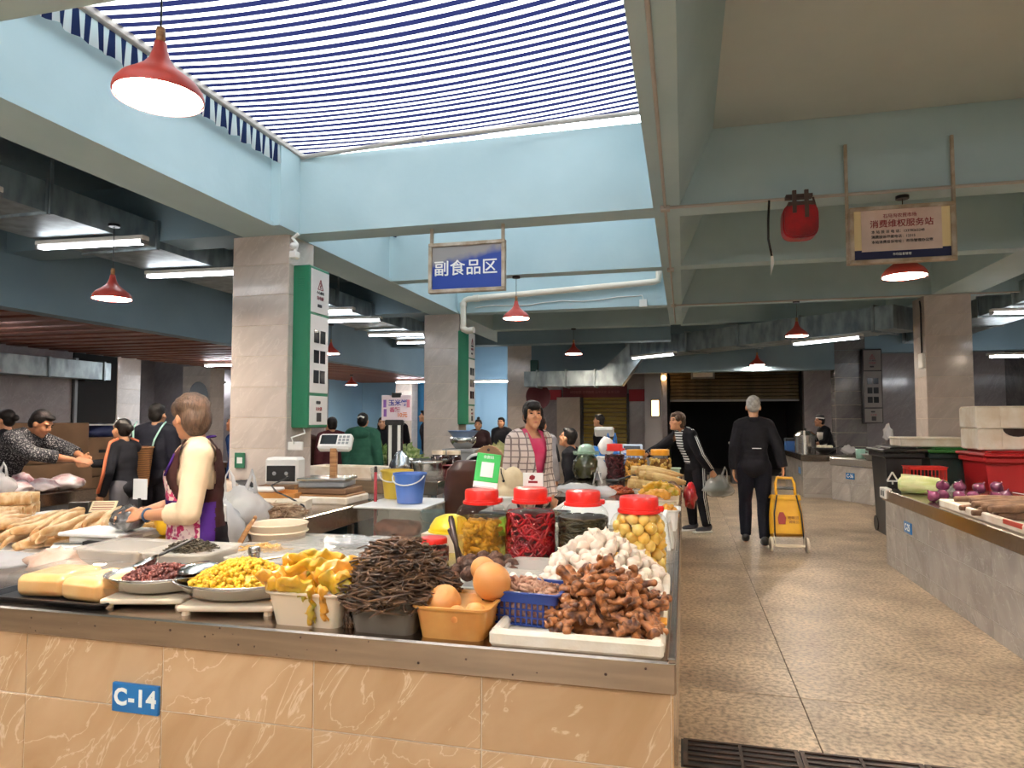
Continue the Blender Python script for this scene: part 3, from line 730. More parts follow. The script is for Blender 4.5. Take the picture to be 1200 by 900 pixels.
MB().box(0, .5, 0, .6, 0, .88).build('body', mat('dark_cabinet', '#3b3b3c', .5), t)
MB().box(-.03, .53, -.03, .63, .88, .93, .008).build('top', WHITEP, t)

# ------------------------------------------------------------------ left counters
t = thing('market_counter', 'dark steel topped counter at far left piled with plastic bags', 'counter', (0, 0, 0))
MB().box(-6.35, -5.89, 2.5, 5.75, 0, .65).build('body', GROUTG, t)
MB().box(-6.38, -5.85, 2.45, 5.8, .63, T, .006).build('steel_worktop', STEEL, t)
tile_panel(t, 2.5, 5.75, 0, .63, DARKT, '+x', -5.885, xs=[2.5, 3.1, 3.7, 4.3, 4.9, 5.5, 5.75], zs=[0, .33, .63])
t = thing('steel_table', 'open steel table under foam trays beside the nearest column', 'table', (-3.15, 4.9, 0))
MB().box(-.52, .52, -.72, .72, .60, T, .006).build('steel_worktop', STEEL, t)
BLUEP = mat('blue_grey_panel', '#5d7f8d', .5)
MB().box(-.5, .5, .66, .70, 0, .6).build('end_panel', BLUEP, t)
MB().box(-.5, -.46, -.7, .66, 0, .6).build('back_panel', BLACK, t)
MB().box(.44, .48, .3, .34, 0, .6).build('leg', STEEL2, t)
MB().box(-.44, .44, -.70, -.66, 0, .6).build('leg_panel', GREYT, t)
t = thing('cardboard_box', 'brown box stored under the open steel table', 'box', (-2.95, 5.2, 0))
MB().box(-.2, .2, -.15, .15, 0, .42, .004).build('carton', CARD, t); MB().box(-.205, .205, -.02, .02, .3, .422).build('tape', WOOD, t)
t = thing('steel_table', 'steel table with tiled front behind the blue bucket', 'table', (-4.2, 7.9, 0))
MB().box(-1.5, 1.5, -.6, .72, .60, T, .006).build('steel_worktop', STEEL, t)
MB().box(-1.48, 1.38, -.56, -.5, 0, .6).build('front_panel', GROUTG, t)
tile_panel(t, -1.48, 1.38, 0, .6, GREYT, '-y', -.565, xs=[-1.48, -.9, -.3, .3, .9, 1.38], zs=[0, .3, .6])
lg = MB().box(-.025, .025, -.025, .025, 0, .6).mesh('leg', STEEL2)
for x, y in ((1.44, -.55), (1.44, .67), (-1.44, .67)): link('leg', lg, t, (x, y, 0))

# ------------------------------------------------------------------ drain grate in the foreground
IRON = mat('dark_cast_iron', '#2a2320', .5, .6, col2='#4a382c', scale=9)
t = thing('drain_grate', 'dark iron drain grate sunk across the aisle at the bottom edge', 'grate', (0, 3.15, 0))
MB().box(-.03, 1.95, -.13, .13, -.03, .001).build('channel', BLACK, t)
g = MB(); g.box(0, .485, -.125, -.11, 0, .008).box(0, .485, .11, .125, 0, .008).box(0, .02, -.11, .11, 0, .008).box(.465, .485, -.11, .11, 0, .008).box(.235, .25, -.11, .11, 0, .008)
for k in range(4): g.box(.02, .465, -.07+k*.045, -.055+k*.045, 0, .0075)
gm = g.mesh('grate_panel', IRON)
for k in range(4): link('grate_panel', gm, t, (-.02+k*.49, 0, 0))

# ------------------------------------------------------------------ goods helpers
def dome(rx, ry, h, n=20, p=1.6, z0=0):
    return [((1-i/6)**1.0, z0+h*(1-(1-i/6)**p)) for i in range(7)], rx, ry
def heap_mesh(rx, ry, h, count, fn, seed=1, p=1.7, core=True, jit=1.0):
    """pieces spread over a mound; fn(mb, pos, rnd) adds one piece"""
    rn = random.Random(seed); mb = MB()
    if core: mb.lathe([(1-i/7, h*.93*(1-(1-i/7)**p)-.004) for i in range(8)], 24, sx=rx*.95, sy=ry*.95)
    for i in range(count):
        a = rn.random()*2*math.pi; r = math.sqrt(rn.random())
        mb_z = h*(1-r**p)+rn.uniform(-.004, .004)*jit
        fn(mb, (rx*r*math.cos(a), ry*r*math.sin(a), mb_z), rn)
    return mb
def stuff(name, mb, m, label, cat, loc=(0, 0, 0), rz=0.0, smooth=True):
    return tag(mb.build(name, m, None, smooth, loc, rz), label, cat, kind='stuff')
def rball(s, dx=.8):
    def f(mb, p, rn): mb.ball(p, (s*rn.uniform(dx, 1.15), s*rn.uniform(dx, 1.15), s*rn.uniform(dx, 1.15)), 1)
    return f
def strand(l, r, n=6, curl=1.0, flat=.5):
    def f(mb, p, rn):
        a = rn.random()*6.28; d = Vector((math.cos(a), math.sin(a), rn.uniform(-.25, .25))); q = Vector(p)-d*l*.5; pts = []
        ph = rn.random()*6.28; L_ = l*rn.uniform(.6, 1.3)
        for i in range(n):
            u = i/(n-1); s_ = Vector((-d.y, d.x, 0))*math.sin(ph+u*4*curl)*L_*.22*curl + Vector((0, 0, math.sin(ph*2+u*5)*L_*.10*curl))
            pts.append(q+d*L_*u+s_)
        mb.tube(pts, [r*(.55+.45*math.sin(3.14*(.1+.8*i/(n-1)))) for i in range(n)], 5, True, flat)
    return f
CLEARP = clear('clear_plastic', (.97, .97, .96), .05, .12, .16)
MILKP = clear('milky_plastic', (.97, .96, .94), .06, .18, .42, (.95, .91, .84))
GLASS = clear('clear_glass', (.97, .985, .975), .10, .02)
FILM = clear('plastic_film', (.98, .98, .98), .14, .08, .1)
CREAMP = mat('cream_plastic', '#dccab0', .4, trans=.15)
def tub(name, label, x0, x1, y0, y1, h, m, flare=.02, z=T, lip=.008, rz=0, c=.03):
    t = thing(name, label, 'tub', ((x0+x1)/2, (y0+y1)/2, z), rz); a, b_ = (x1-x0)/2, (y1-y0)/2
    MB().open_box(-a, a, -b_, b_, 0, h, .004, flare, c, 0).build('tub_wall', m, t, 35)
    MB().open_box(-a-flare-.001, a+flare+.001, -b_-flare-.001, b_+flare+.001, h-.004, h+.006, .006, .004, c+.01, lip).build('rim', m, t, 35)
    return t
# ---- tray of two cream slabs
BLKTRAY = mat('black_tray', '#17171a', .3)
t = thing('tray', 'black tray under two cream orange slabs at the left edge', 'tray', (-2.36, 2.28, T))
MB().open_box(-.29, .27, -.17, .17, 0, .018, .004, .012, .03, .006).build('tray_pan', BLKTRAY, t, 35)
SLAB = mat('jelly_slab', '#efc389', .35, col2='#e8b16e', scale=6, trans=.3, coat=.3)
for x, y, rz, lb in ((-2.47, 2.29, .12, 'left cream orange slab wrapped in film on the black tray'), (-2.23, 2.27, -.1, 'right cream orange slab wrapped in film on the black tray')):
    m_ = MB().box(-.105, .105, -.12, .12, 0, .085, .02)
    me = fuse(m_, 'slab', SLAB, .008, 3)
    o = link('rice_slab', me, None, (x, y, T+.006), rz); tag(o, lb, 'food')
def filmf(u, v):
    return (-2.62+.5*u, 2.16+.26*v, T+.106+.006*noise.noise(Vector((u*9, v*7, 1)))-.07*max(0, abs(u-.5)*2-.82)/.18)
o = MB().sheet(filmf, 24, 16).build('plastic_wrap', FILM, None, True); tag(o, 'clear plastic film laid over the two cream orange slabs', 'wrap')
# ---- pans on white boards
def pan(x, y, rx, ry, label, rz=0):
    t = thing('metal_pan', label, 'pan', (x, y, T+.042), rz)
    MB().shell([(.55, 0), (.75, .012), (.93, .05), (1, .062), (1.03, .062), (1.03, .059), (.95, .047), (.77, .008), (.55, -.004)], 40, sx=rx, sy=ry).lathe([(.55, 0), (0, 0)], 40, sx=rx, sy=ry).build('pan_bowl', STEEL2, t, True)
    return t
def board(x, y, w_, d, label, rz=0):
    t = thing('white_board', label, 'board', (x, y, T), rz)
    MB().box(-w_, w_, -d, d, .016, .036, .006).build('board_top', CREAMP, t)
    f = MB().lathe([(.016, 0), (.014, .017)], 10).mesh('foot', CREAMP)
    for i in (-1, 1):
        for j in (-1, 1): link('foot', f, t, (i*w_*.85, j*d*.8, 0))
    return t
board(-1.99, 2.28, .155, .13, 'small white board under the pan of red peanuts', .25)
pan(-2.0, 2.30, .20, .155, 'oval metal pan holding red peanuts', .3)
PEAN = mat('red_peanut_skin', '#6e3227', .45, col2='#52231c', scale=25)
stuff('red_peanuts', heap_mesh(.15, .115, .042, 430, rball(.009, .75), 3), PEAN, 'small red peanuts heaped in the oval pan', 'nuts', (-1.985, 2.30, T+.088), .3)
board(-1.62, 2.26, .175, .12, 'white board under the pan of yellow nuggets', .22)
pan(-1.63, 2.29, .245, .165, 'wide metal pan full of yellow nuggets', .22)
YEL = mat('yellow_nugget', '#e2b92a', .5, col2='#c9971c', scale=60, lo=.4, hi=.6, trans=.1)
stuff('yellow_nuggets', heap_mesh(.205, .135, .085, 640, rball(.0105, .7), 4), YEL, 'bright yellow nuggets heaped in the wide metal pan', 'food', (-1.62, 2.295, T+.086), .22)
def scoop(loc, rz, label, rb=.05, ln=.3, tilt=.25, handle=STEEL2, hw=.010):
    t = thing('scoop', label, 'ladle', loc, (0, -tilt, rz))
    MB().shell([(rb*.05, -.012), (rb*.6, -.010), (rb*.95, .004), (rb, .016)], 20, sx=1.25).shell([(rb*.97, .016), (rb*.9, .006), (rb*.55, -.007), (rb*.05, -.009)], 20, sx=1.25).build('scoop_bowl', STEEL2, t, True)
    MB().box(rb*1.15, rb+ln, -hw, hw, .008, .010+hw*.7, .003).build('handle', handle, t)
    return t
t = scoop((-1.83, 2.30, T+.135), .62, 'metal scoop lying upturned on the yellow nuggets', .062, .36, .08)
t.rotation_euler = (R(180), -.10, .55)
scoop((-2.10, 2.34, T+.12), .80, 'ladle with black handle resting in the peanut pan', .042, .15, .40, BLACK, .011)
# ---- cream tub of yellow pickled mustard
tub('plastic_tub', 'cream tub overflowing with yellow pickled mustard leaves', -1.375, -1.135, 2.11, 2.30, .105, CREAMP, .018)
PICK = mat('pickled_leaf', '#d7a127', .3, col2='#8f8a24', scale=9, detail=5, lo=.42, hi=.62, trans=.15, coat=.3, bump=.2, bscale=40)
PICK2 = mat('pickled_stem', '#e0a53a', .3, col2='#cf8a2c', scale=8, trans=.15, coat=.3)
def leaf_mesh(seed, l=.2, r=.026):
    rn = random.Random(seed); mb = MB(); n = 7; pts = []; rr = []
    for i in range(n):
        u = i/(n-1); pts.append((l*(u-.5), rn.uniform(-.014, .014), .024*math.sin(u*3.1)+rn.uniform(-.006, .006))); rr.append(r*(.5+.9*math.sin(3.14*(.12+.78*u)))*rn.uniform(.75, 1.2))
    mb.tube(pts, rr, 10, True, .6)
    for k in range(4): mb.tube([(l*(.1+.08*k), rn.uniform(-.03, .03), .01), (l*(.2+.08*k), rn.uniform(-.05, .05), rn.uniform(-.02, .012))], [.013, .005], 6, True, .5)
    me = fuse(mb, 'pickled_leaf', PICK if seed % 2 else PICK2, .0055, 1)
    for v in me.vertices:
        q = v.co*26+Vector((seed*4, 0, 0)); v.co += Vector((noise.noise(q)*.012, noise.noise(q+Vector((9, 3, 1)))*.014, noise.noise(q*1.4+Vector((2, 8, 5)))*.014))
    return me
pl = [leaf_mesh(s) for s in range(4)]
rn = random.Random(5)
for i, (x, y, z, a, b_, c_) in enumerate(((-.09, -.03, .125, .3, .1, 0), (.06, -.05, .13, -.35, .0, .3), (-.03, .05, .15, .1, -.1, 0), (.08, .05, .14, .5, .2, 0), (-.10, .04, .14, 1.2, .1, .2), (0, -.02, .165, .15, 0, .4),
                            (.09, -.01, .165, .6, -.15, .2), (-.06, .0, .17, -.2, .2, .1), (-.13, -.085, .10, 1.3, 1.0, 0), (.035, -.118, .075, 1.57, 1.35, 0), (.075, -.115, .085, 1.4, 1.3, .2), (-.04, -.10, .11, .2, .3, .1), (.135, 0, .115, 1.4, .6, 0), (-.02, .03, .185, .4, .1, .3))):
    o = link('pickled_leaf', pl[i % 4], None, (-1.255+x, 2.205+y, T+z), (c_, b_, a)); tag(o, 'yellow pickled mustard leaf heaped over the cream tub', 'vegetable', 'pickled leaves in the cream tub')
    if i in (9, 10): o.scale = (.65, .65, .65)
# ---- grey tub of dark dried vegetables
GREYTUB = clear('smoky_plastic', (.8, .78, .74), .07, .2, .45, (.42, .37, .31))
tub('plastic_tub', 'smoky grey tub heaped with dark dried vegetable strands', -1.075, -.865, 2.10, 2.30, .10, GREYTUB, .012)
DRIED = mat('dried_strand', '#2c1d15', .45, col2='#7a5638', scale=30, lo=.35, hi=.7)
hm = heap_mesh(.165, .17, .165, 760, strand(.085, .0044, 12, 2.9, .5), 8, 1.8)
hm.v = [(x, y, max(z, -.02)) for x, y, z in hm.v]
stuff('dried_vegetables', hm, DRIED, 'tangled dark brown dried vegetable strands over the grey tub', 'vegetable', (-.965, 2.24, T+.095))
stuff('tub_filling', MB().box(-.098, .098, -.09, .09, .004, .09, .02), mat('dried_crumbs', '#57452f', .8, col2='#3b2e20', scale=40, bump=.4), 'brown dried vegetable mass inside the smoky grey tub', 'vegetable', (-.97, 2.20, T))
hm = MB(); f = strand(.13, .0045, 7, 1.0, .45); rn = random.Random(31)
for i in range(16):
    x = rn.uniform(-.02, .025); q = []
    for k in range(6): q.append((x+.012*math.sin(k*1.3+i), -.01+.012*math.cos(k*1.9+i), .11-k*.022))
    hm.tube(q, .0045, 5, True, .5)
stuff('dried_vegetables', hm, DRIED, 'dark strands hanging down the left end of the grey tub', 'vegetable', (-1.098, 2.15, T+.001))
# ---- cream tub with kohlrabi
YELTUB = mat('amber_plastic_tub', '#d9a45b', .35, trans=.3, col2='#c78a45', scale=7)
tub('plastic_tub', 'yellow cream tub holding round orange pickled turnips', -.835, -.625, 2.10, 2.30, .092, YELTUB, .014)
TURN = mat('pickled_turnip', '#e0a25f', .45, col2='#d48f4c', scale=4, trans=.2)
def turnip(seed, r=.06):
    mb = MB(); mb.ball((0, 0, 0), (r, r, r*.95), 3, wob=.07, seed=seed, ws=1.2)
    return fuse(mb, 'turnip', TURN, .006, 2)
tm = [turnip(s) for s in (1, 2, 3)]
for i, (x, y, z, s_, e, lb) in enumerate(((-.775, 2.16, .10, .98, (.5, -.3, 0), 'large cut pickled turnip at the left of the yellow cream tub'), (-.635, 2.25, .155, 1.12, (.2, .3, 1), 'largest round orange turnip on top at the right of the tub'),
     (-.70, 2.37, .165, .80, (.8, .5, 2), 'smaller orange turnip behind the two big ones'), (-.66, 2.14, .075, .62, (1.5, 0, 0), 'small turnip with a stem scar low in the tub at right'),
     (-.715, 2.12, .07, .55, (0, .9, 0), 'half hidden turnip in the middle of the tub'), (-.81, 2.26, .085, .7, (0, 0, 0), 'turnip hidden behind the large cut one'))):
    o = link('turnip', tm[i % 3], None, (x, y, T+z), e); o.scale = (s_,)*3; tag(o, lb, 'vegetable')
# ---- blue basket with dried slices
NAVYP = mat('navy_plastic', '#1b3a86', .35)
def basket(t, hx, hy, h, m, bars=9, w_=.006):
    """lattice basket: base, top band, upright bars on four sides, mid rails"""
    MB().box(-hx, hx, -hy, hy, 0, .006).build('base', m, t)
    MB().open_box(-hx-.008, hx+.008, -hy-.008, hy+.008, h-.03, h, .005, .004, .015, .008).build('rim', m, t, 35)
    b = MB()
    for k in range(bars+1):
        x = -hx+2*hx*k/bars
        b.box(x-w_/2, x+w_/2, -hy-.003, -hy+.001, 0, h-.02).box(x-w_/2, x+w_/2, hy-.001, hy+.003, 0, h-.02)
    nb = max(3, int(bars*hy/hx))
    for k in range(nb+1):
        y = -hy+2*hy*k/nb
        b.box(-hx-.003, -hx+.001, y-w_/2, y+w_/2, 0, h-.02).box(hx-.001, hx+.003, y-w_/2, y+w_/2, 0, h-.02)
    for z in (.025, .05):
        if z < h-.03: b.box(-hx-.002, hx+.002, -hy-.002, -hy, z, z+.005).box(-hx-.002, hx+.002, hy, hy+.002, z, z+.005)
    tag(b.build('lattice', m, t), kind='stuff')
t = thing('plastic_basket', 'navy blue lattice basket of pink brown dried slices', 'basket', (-.53, 2.32, T+.022), -.1)
basket(t, .125, .09, .105, NAVYP, 13)
SLICE = mat('dried_pink_slice', '#a5745c', .7, col2='#c79b80', scale=18)
hm = heap_mesh(.118, .085, .035, 130, strand(.055, .007, 6, 1.6, .5), 12, 2.0)
hm.v = [(max(-.12, min(.12, x)), max(-.085, min(.085, y)), z) for x, y, z in hm.v]
stuff('dried_slices', hm, SLICE, 'curled pink brown dried slices in the navy basket', 'vegetable', (-.53, 2.32, T+.107), -.1)
stuff('dried_slices', MB().box(-.119, .119, -.084, .084, .008, .095), mat('dried_slice_mass', '#8d5a47', .8, col2='#b98e78', scale=60, lo=.45, hi=.55), 'mass of dried slices seen through the basket lattice', 'vegetable', (-.53, 2.32, T+.022), -.1)
# ---- foam tray with ginger and garlic
t = thing('foam_tray', 'white foam tray at the counter corner holding ginger and garlic', 'tray', (-.325, 2.56, T))
b = MB(); b.box(-.265, .255, -.485, .46, 0, .018, .006); b.build('tray_base', FOAM, t)
for n_, a in (('tray_side', (-.27, .26, -.49, -.455, 0, .05)), ('tray_side', (-.27, .26, .43, .465, 0, .05)), ('tray_side', (.225, .262, -.455, .43, 0, .05)), ('tray_side', (-.272, -.24, -.455, .43, 0, .05))): MB().box(*a, .01).build(n_, FOAM, t)
MB().box(.215, .265, -.30, -.24, .045, .056, .003).build('tape_patch', mat('orange_tape', '#d8942f', .5), t)
GARL = mat('garlic_skin', '#f0e2cf', .55, col2='#dcc3ae', scale=14, stretch=(2, 2, .5), trans=.15, rnd=.08)
def garlic(seed):
    rn = random.Random(seed); n = 16; mb = MB(); pr = [(.12, -.0205), (.62, -.018), (.95, -.006), (1.0, .004), (.82, .014), (.45, .021), (.2, .027), (.13, .033), (.10, .036)]
    vs = []; fs = []; lob = rn.choice((6, 7, 8)); ph = rn.random()
    for r, z in pr:
        for k in range(n):
            a = 2*math.pi*k/n; q = .024*r*(1+.07*math.cos(lob*a+ph)*(1 if r > .4 else 0)+rn.uniform(-.02, .02)); vs.append((q*math.cos(a)+(.004*max(0, z-.02)/.03), q*math.sin(a), z))
    for i in range(len(pr)-1):
        for k in range(n): fs.append((i*n+k, i*n+(k+1) % n, (i+1)*n+(k+1) % n, (i+1)*n+k))
    fs.append(tuple(range(n))[::-1]); fs.append(tuple((len(pr)-1)*n+k for k in range(n)))
    return mb.add(vs, fs).mesh('garlic_bulb', GARL, True)
gm_ = [garlic(s) for s in range(5)]
def scatter(n, fz, bounds, rad, seed, tries=60):
    """poisson-like spots over a height field"""
    rn = random.Random(seed); pts = []
    for _ in range(n*tries):
        x, y = rn.uniform(*bounds[:2]), rn.uniform(*bounds[2:]); z = fz(x, y)
        if z is None: continue
        if all((x-a)**2+(y-b_)**2+(z-c_)**2 > rad*rad for a, b_, c_ in pts): pts.append((x, y, z))
        if len(pts) >= n: break
    return pts
def gz(x, y):
    d = math.hypot((x+.34)/.27, (y-2.83)/.33)
    if d > 1 or x > -.105 or x < -.53 or y > 3.0: return None
    return T+.045+.19*(1-d**1.3)
stuff('garlic_bed', MB().lathe([(1-i/7, .165*(1-(1-i/7)**1.3)) for i in range(8)], 24, sx=.20, sy=.20), GARL, 'garlic bulbs buried inside the white heap', 'garlic', (-.33, 2.80, T+.02))
rn = random.Random(3)
for x, y, z in scatter(125, gz, (-.6, -.1, 2.5, 3.0), .036, 2):
    o = link('garlic_bulb', rn.choice(gm_), None, (x, y, z), (rn.uniform(-1.3, 1.3), rn.uniform(-1.3, 1.3), rn.random()*6)); s_ = rn.uniform(.95, 1.25); o.scale = (s_,)*3
    tag(o, 'white garlic bulb in the heap behind the ginger', 'garlic', 'garlic bulbs in the foam tray')
GING = mat('ginger_skin', '#b07040', .38, col2='#4d2613', scale=26, detail=6, lo=.42, hi=.64, bump=.35, bscale=70, rnd=.12)
def ginger(seed):
    rn = random.Random(seed); mb = MB(); p = Vector((-.035, 0, 0)); d = Vector((1, 0, 0))
    for k in range(5):
        r = rn.uniform(.0125, .018); mb.ball(p, (r*1.25, r, r), 2)
        if rn.random() < .85:
            q = Vector((rn.uniform(-.4, .6), rn.choice((-1, 1)), rn.uniform(-.5, .7))).normalized()
            mb.tube([p, p+q*rn.uniform(.018, .032)], [r*.85, r*.55], 8); mb.ball(p+q*.026, r*.65, 1)
        d = (d+Vector((0, rn.uniform(-.7, .7), rn.uniform(-.4, .4)))).normalized(); p = p+d*.021
    return fuse(mb, 'ginger_root', GING, .0045, 1)
gg = [ginger(s) for s in range(6)]
def gz2(x, y):
    d = math.hypot((x+.275)/.235, (y-2.36)/.27)
    if d > 1 or x > -.095 or y < 2.14 or x < -.455: return None
    return T+.04+.155*(1-d**1.25)
stuff('ginger_bed', MB().lathe([(1-i/7, .135*(1-(1-i/7)**1.25)) for i in range(8)], 24, sx=.15, sy=.19), GING, 'ginger roots buried inside the brown heap', 'ginger', (-.268, 2.36, T+.02))
for x, y, z in scatter(120, gz2, (-.47, -.09, 2.12, 2.65), .034, 6):
    o = link('ginger_root', rn.choice(gg), None, (x, y, z), (rn.uniform(-.7, .7), rn.uniform(-.6, .6), rn.random()*6)); s_ = rn.uniform(.72, 1.0); o.scale = (s_,)*3
    tag(o, 'knobbly brown ginger root heaped at the counter corner', 'ginger', 'ginger roots in the foam tray')
# ---- tubs of white balls
tub('plastic_tub', 'clear tub of small white balls behind the navy basket', -.72, -.52, 2.52, 2.72, .075, MILKP, .012)
tub('plastic_tub', 'second clear tub with few white balls below the red jar', -.71, -.51, 2.76, 2.97, .08, MILKP, .012)
EGG = mat('white_ball', '#ece4d8', .45, trans=.2)
em = MB().ball((0, 0, 0), (.0165, .0165, .0155), 2).mesh('white_ball', EGG, True)
for x, y, z in scatter(26, lambda x, y: T+.068+.012*math.sin(x*90)*math.cos(y*70), (-.71, -.53, 2.54, 2.70), .032, 4):
    tag(link('white_ball', em, None, (x, y, z)), 'small white ball in the nearer clear tub', 'food', 'white balls in the nearer tub')
tag(MB().box(-.09, .09, -.09, .09, .005, .06, .01).build('ball_bed', EGG, None, False, (-.62, 2.62, T)), 'white balls filling the nearer clear tub', 'food', kind='stuff')
for x, y, z in scatter(8, lambda x, y: T+.02, (-.69, -.54, 2.80, 2.94), .033, 9):
    tag(link('white_ball', em, None, (x, y, z)), 'small white ball in the second clear tub', 'food', 'white balls in the second tub')
# ---- brown rough lumps, pale dried heap, small jar, dark stick
LUMP = mat('rough_brown_lump', '#5d3c2a', .8, col2='#3d281d', scale=30, bump=.6, bscale=80, rnd=.15)
lm = [fuse(MB().ball((0, 0, 0), (.036, .034, .03), 3, wob=.35, seed=s, ws=2.5), 'brown_lump', LUMP, .006, 0) for s in range(3)]
t = thing('tray', 'shallow white tray under the rough brown lumps', 'tray', (-.83, 2.85, T), .1)
MB().open_box(-.16, .16, -.2, .2, 0, .03, .004, .015, .03, .006).build('tray_pan', WHITEP, t, 35)
for x, y, z in scatter(26, lambda x, y: T+.045+.06*max(0, 1-((x+.83)/.15)**2-((y-2.84)/.19)**2), (-.96, -.70, 2.66, 3.03), .055, 8):
    o = link('brown_lump', rn.choice(lm), None, (x, y, z), (rn.random()*3, rn.random()*3, rn.random()*3)); tag(o, 'rough dark brown lump piled behind the turnips', 'food', 'brown lumps in the shallow tray')
PALED = mat('pale_dried_petal', '#b98f4a', .6, col2='#8a6230', scale=20)
tub('plastic_tub', 'clear tub of pale yellow dried petals left of the brown lumps', -1.28, -1.08, 2.72, 2.95, .05, CLEARP, .012)
stuff('dried_petals', heap_mesh(.115, .12, .085, 190, strand(.045, .008, 5, 1.2, .4), 15, 1.8), PALED, 'pale yellow dried petals heaped before the small red lidded jar', 'food', (-1.18, 2.83, T+.03))
# ------------------------------------------------------------------ jars
def jar(x, y, r, h, label, lid=REDP, lidr=.62, tab=True, z=T, neck=.66):
    """glass jar with screw lid; h is the height to the lid top"""
    t = thing('glass_jar', label, 'jar', (x, y, z)); lh = h*.17; nr = r*neck; bz = h-lh
    pr = [(r*.88, 0), (r*.97, .008), (r, .03), (r, bz*.74), (r*.97, bz*.82), (r*.86, bz*.91), (nr*1.03, bz*.965), (nr, bz), (nr, bz+.02)]
    MB().lathe([(0, .002), (r*.88, 0)], 36).shell(pr, 36).build('jar_glass', GLASS, t, True)
    lr = r*lidr*1.06
    b = MB(); n = 44; vs = []; prof = [(lr, bz-.008), (lr*1.02, bz+.01), (lr, bz+.012), (lr, h-.012), (lr*.95, h-.002), (lr*.6, h)]
    for rr, zz in prof:
        for k in range(n):
            q = rr*(1+(.012 if (k % 2 and bz+.011 < zz < h-.005) else 0)); a = 2*math.pi*k/n; vs.append((q*math.cos(a), q*math.sin(a), zz))
    b.add(vs, [(i*n+k, i*n+(k+1) % n, (i+1)*n+(k+1) % n, (i+1)*n+k) for i in range(len(prof)-1) for k in range(n)]+[tuple((len(prof)-1)*n+k for k in range(n))])
    ld = b.build('screw_lid', lid, t, 30)
    if tab: MB().box(lr*.9, lr*1.28, -.016, .016, bz-.006, bz+.018, .005).lathe([(lr*1.1, bz-.012), (lr*1.12, bz-.004), (lr*1.1, bz+.002)], 40).build('lid_tab', lid, ld, 40)
    return t
def inside(r, h, z0=.012): return r*.93, h*.62, z0
R1 = .128
jar(-.985, 3.30, R1, .355, 'glass jar of pale yellow pickle strips under the green card')
jar(-.742, 3.33, R1, .365, 'glass jar packed with bright red pickled chillies')
jar(-.485, 3.36, R1, .355, 'glass jar of dark green brown pickled stalks')
jar(-.200, 3.13, R1+.002, .36, 'glass jar of whole yellow pickled bulbs, nearest the aisle')
jar(-1.20, 3.20, .075, .125, 'small glass jar with red lid left of the big jars', tab=False, lidr=.82, neck=.8)
BRINE = clear('amber_brine', (.93, .80, .46), .02, .05, .12, (.75, .55, .2))
def brine(x, y, r, z1, label):
    o = MB().lathe([(0, .006), (r*.9, .006), (r*.96, .03), (r*.96, z1), (0, z1)], 32).build('brine', BRINE, None, 40, (x, y, T)); tag(o, label, 'liquid', kind='stuff')
brine(-.985, 3.30, R1, .215, 'amber brine around the pale yellow pickle strips')
rn = random.Random(77)
mb = MB(); f = strand(.06, .014, 5, 1.1, .6)
for i in range(150):
    a = rn.random()*6.28; r = R1*.78*math.sqrt(rn.uniform(.35, 1)); f(mb, (r*math.cos(a)*.8, r*math.sin(a)*.8, rn.uniform(.03, .20)), rn)
mb.v = [((x, y, min(max(z, .012), .21)) if math.hypot(x, y) < R1*.92 else (x*R1*.92/math.hypot(x, y), y*R1*.92/math.hypot(x, y), min(max(z, .012), .21))) for x, y, z in mb.v]
stuff('pickle_strips', mb, mat('pale_pickle', '#d6a63c', .35, col2='#e4c06a', scale=12, trans=.2), 'pale yellow pickle strips inside the leftmost big jar', 'pickle', (-.985, 3.30, T))
def packed(label, m, x, y, r, h, n, l, th, seed, vert=.5, name='pickled_strands', core='#2a0806'):
    rn = random.Random(seed); mb = MB()
    for i in range(n):
        a = rn.random()*6.28; z = rn.uniform(.02, h); s_ = rn.choice((-1, 1)); da = s_*l/r*rn.uniform(.4, 1); dz = rn.uniform(-1, 1)*vert*l; q = []
        rr = r*rn.uniform(.86, .93)
        for k in range(6):
            u = k/5; q.append((rr*math.cos(a+da*u), rr*math.sin(a+da*u), min(h, max(.014, z+dz*u+.01*math.sin(u*5+i)))))
        mb.tube(q, [th*(.5+.6*math.sin(3.0*(.1+.8*k/5))) for k in range(6)], 5)
    stuff(name, mb, m, label, 'pickle', (x, y, T))
    o = MB().lathe([(0, .008), (r*.86, .008), (r*.86, h), (0, h+.006)], 28).build(name, mat(name+core, core, .6), None, 40, (x, y, T)); tag(o, label.replace('seen through', 'packed deep in'), 'pickle', kind='stuff')
packed('bright red pickled chillies seen through the second big jar', mat('red_chilli', '#b3101b', .25, col2='#7d0713', scale=14, coat=.4), -.742, 3.33, R1, .245, 330, .1, .0062, 21, .9, 'pickled_chillies', '#4a0408')
packed('dark pickled stalks seen through the third big jar', mat('dark_stalk', '#4a3d1e', .35, col2='#2e2612', scale=16, coat=.3), -.485, 3.36, R1, .225, 260, .16, .0062, 22, .25, 'pickled_stalks', '#1d160a')
PB = mat('pickled_bulb_skin', '#e2ab3c', .3, col2='#efcd78', scale=12, trans=.25, rnd=.1, coat=.2)
pb = []
for s in range(3):
    pb.append(fuse(MB().ball((0, 0, 0), (.030, .030, .027), 2, wob=.12, seed=s+5).tube([(0, 0, .02), (.003, 0, .036)], [.012, .006], 8), 'pickled_bulb', PB, .006, 1))
for k in range(7):
    for j in range(10):
        a = 2*math.pi*(j+.5*(k % 2))/10+rn.uniform(-.08, .08); z = .036+k*.0375+rn.uniform(-.005, .005)
        rr = .092 if k < 6 else .072
        if j % 10 > 9 or z > .285: continue
        o = link('pickled_bulb', rn.choice(pb), None, (-.200+rr*math.cos(a), 3.13+rr*math.sin(a), T+z), (rn.random()*6, rn.random()*6, rn.random()*6)); tag(o, 'whole yellow pickled bulb inside the jar nearest the aisle', 'pickle', 'pickled bulbs in the nearest aisle jar')
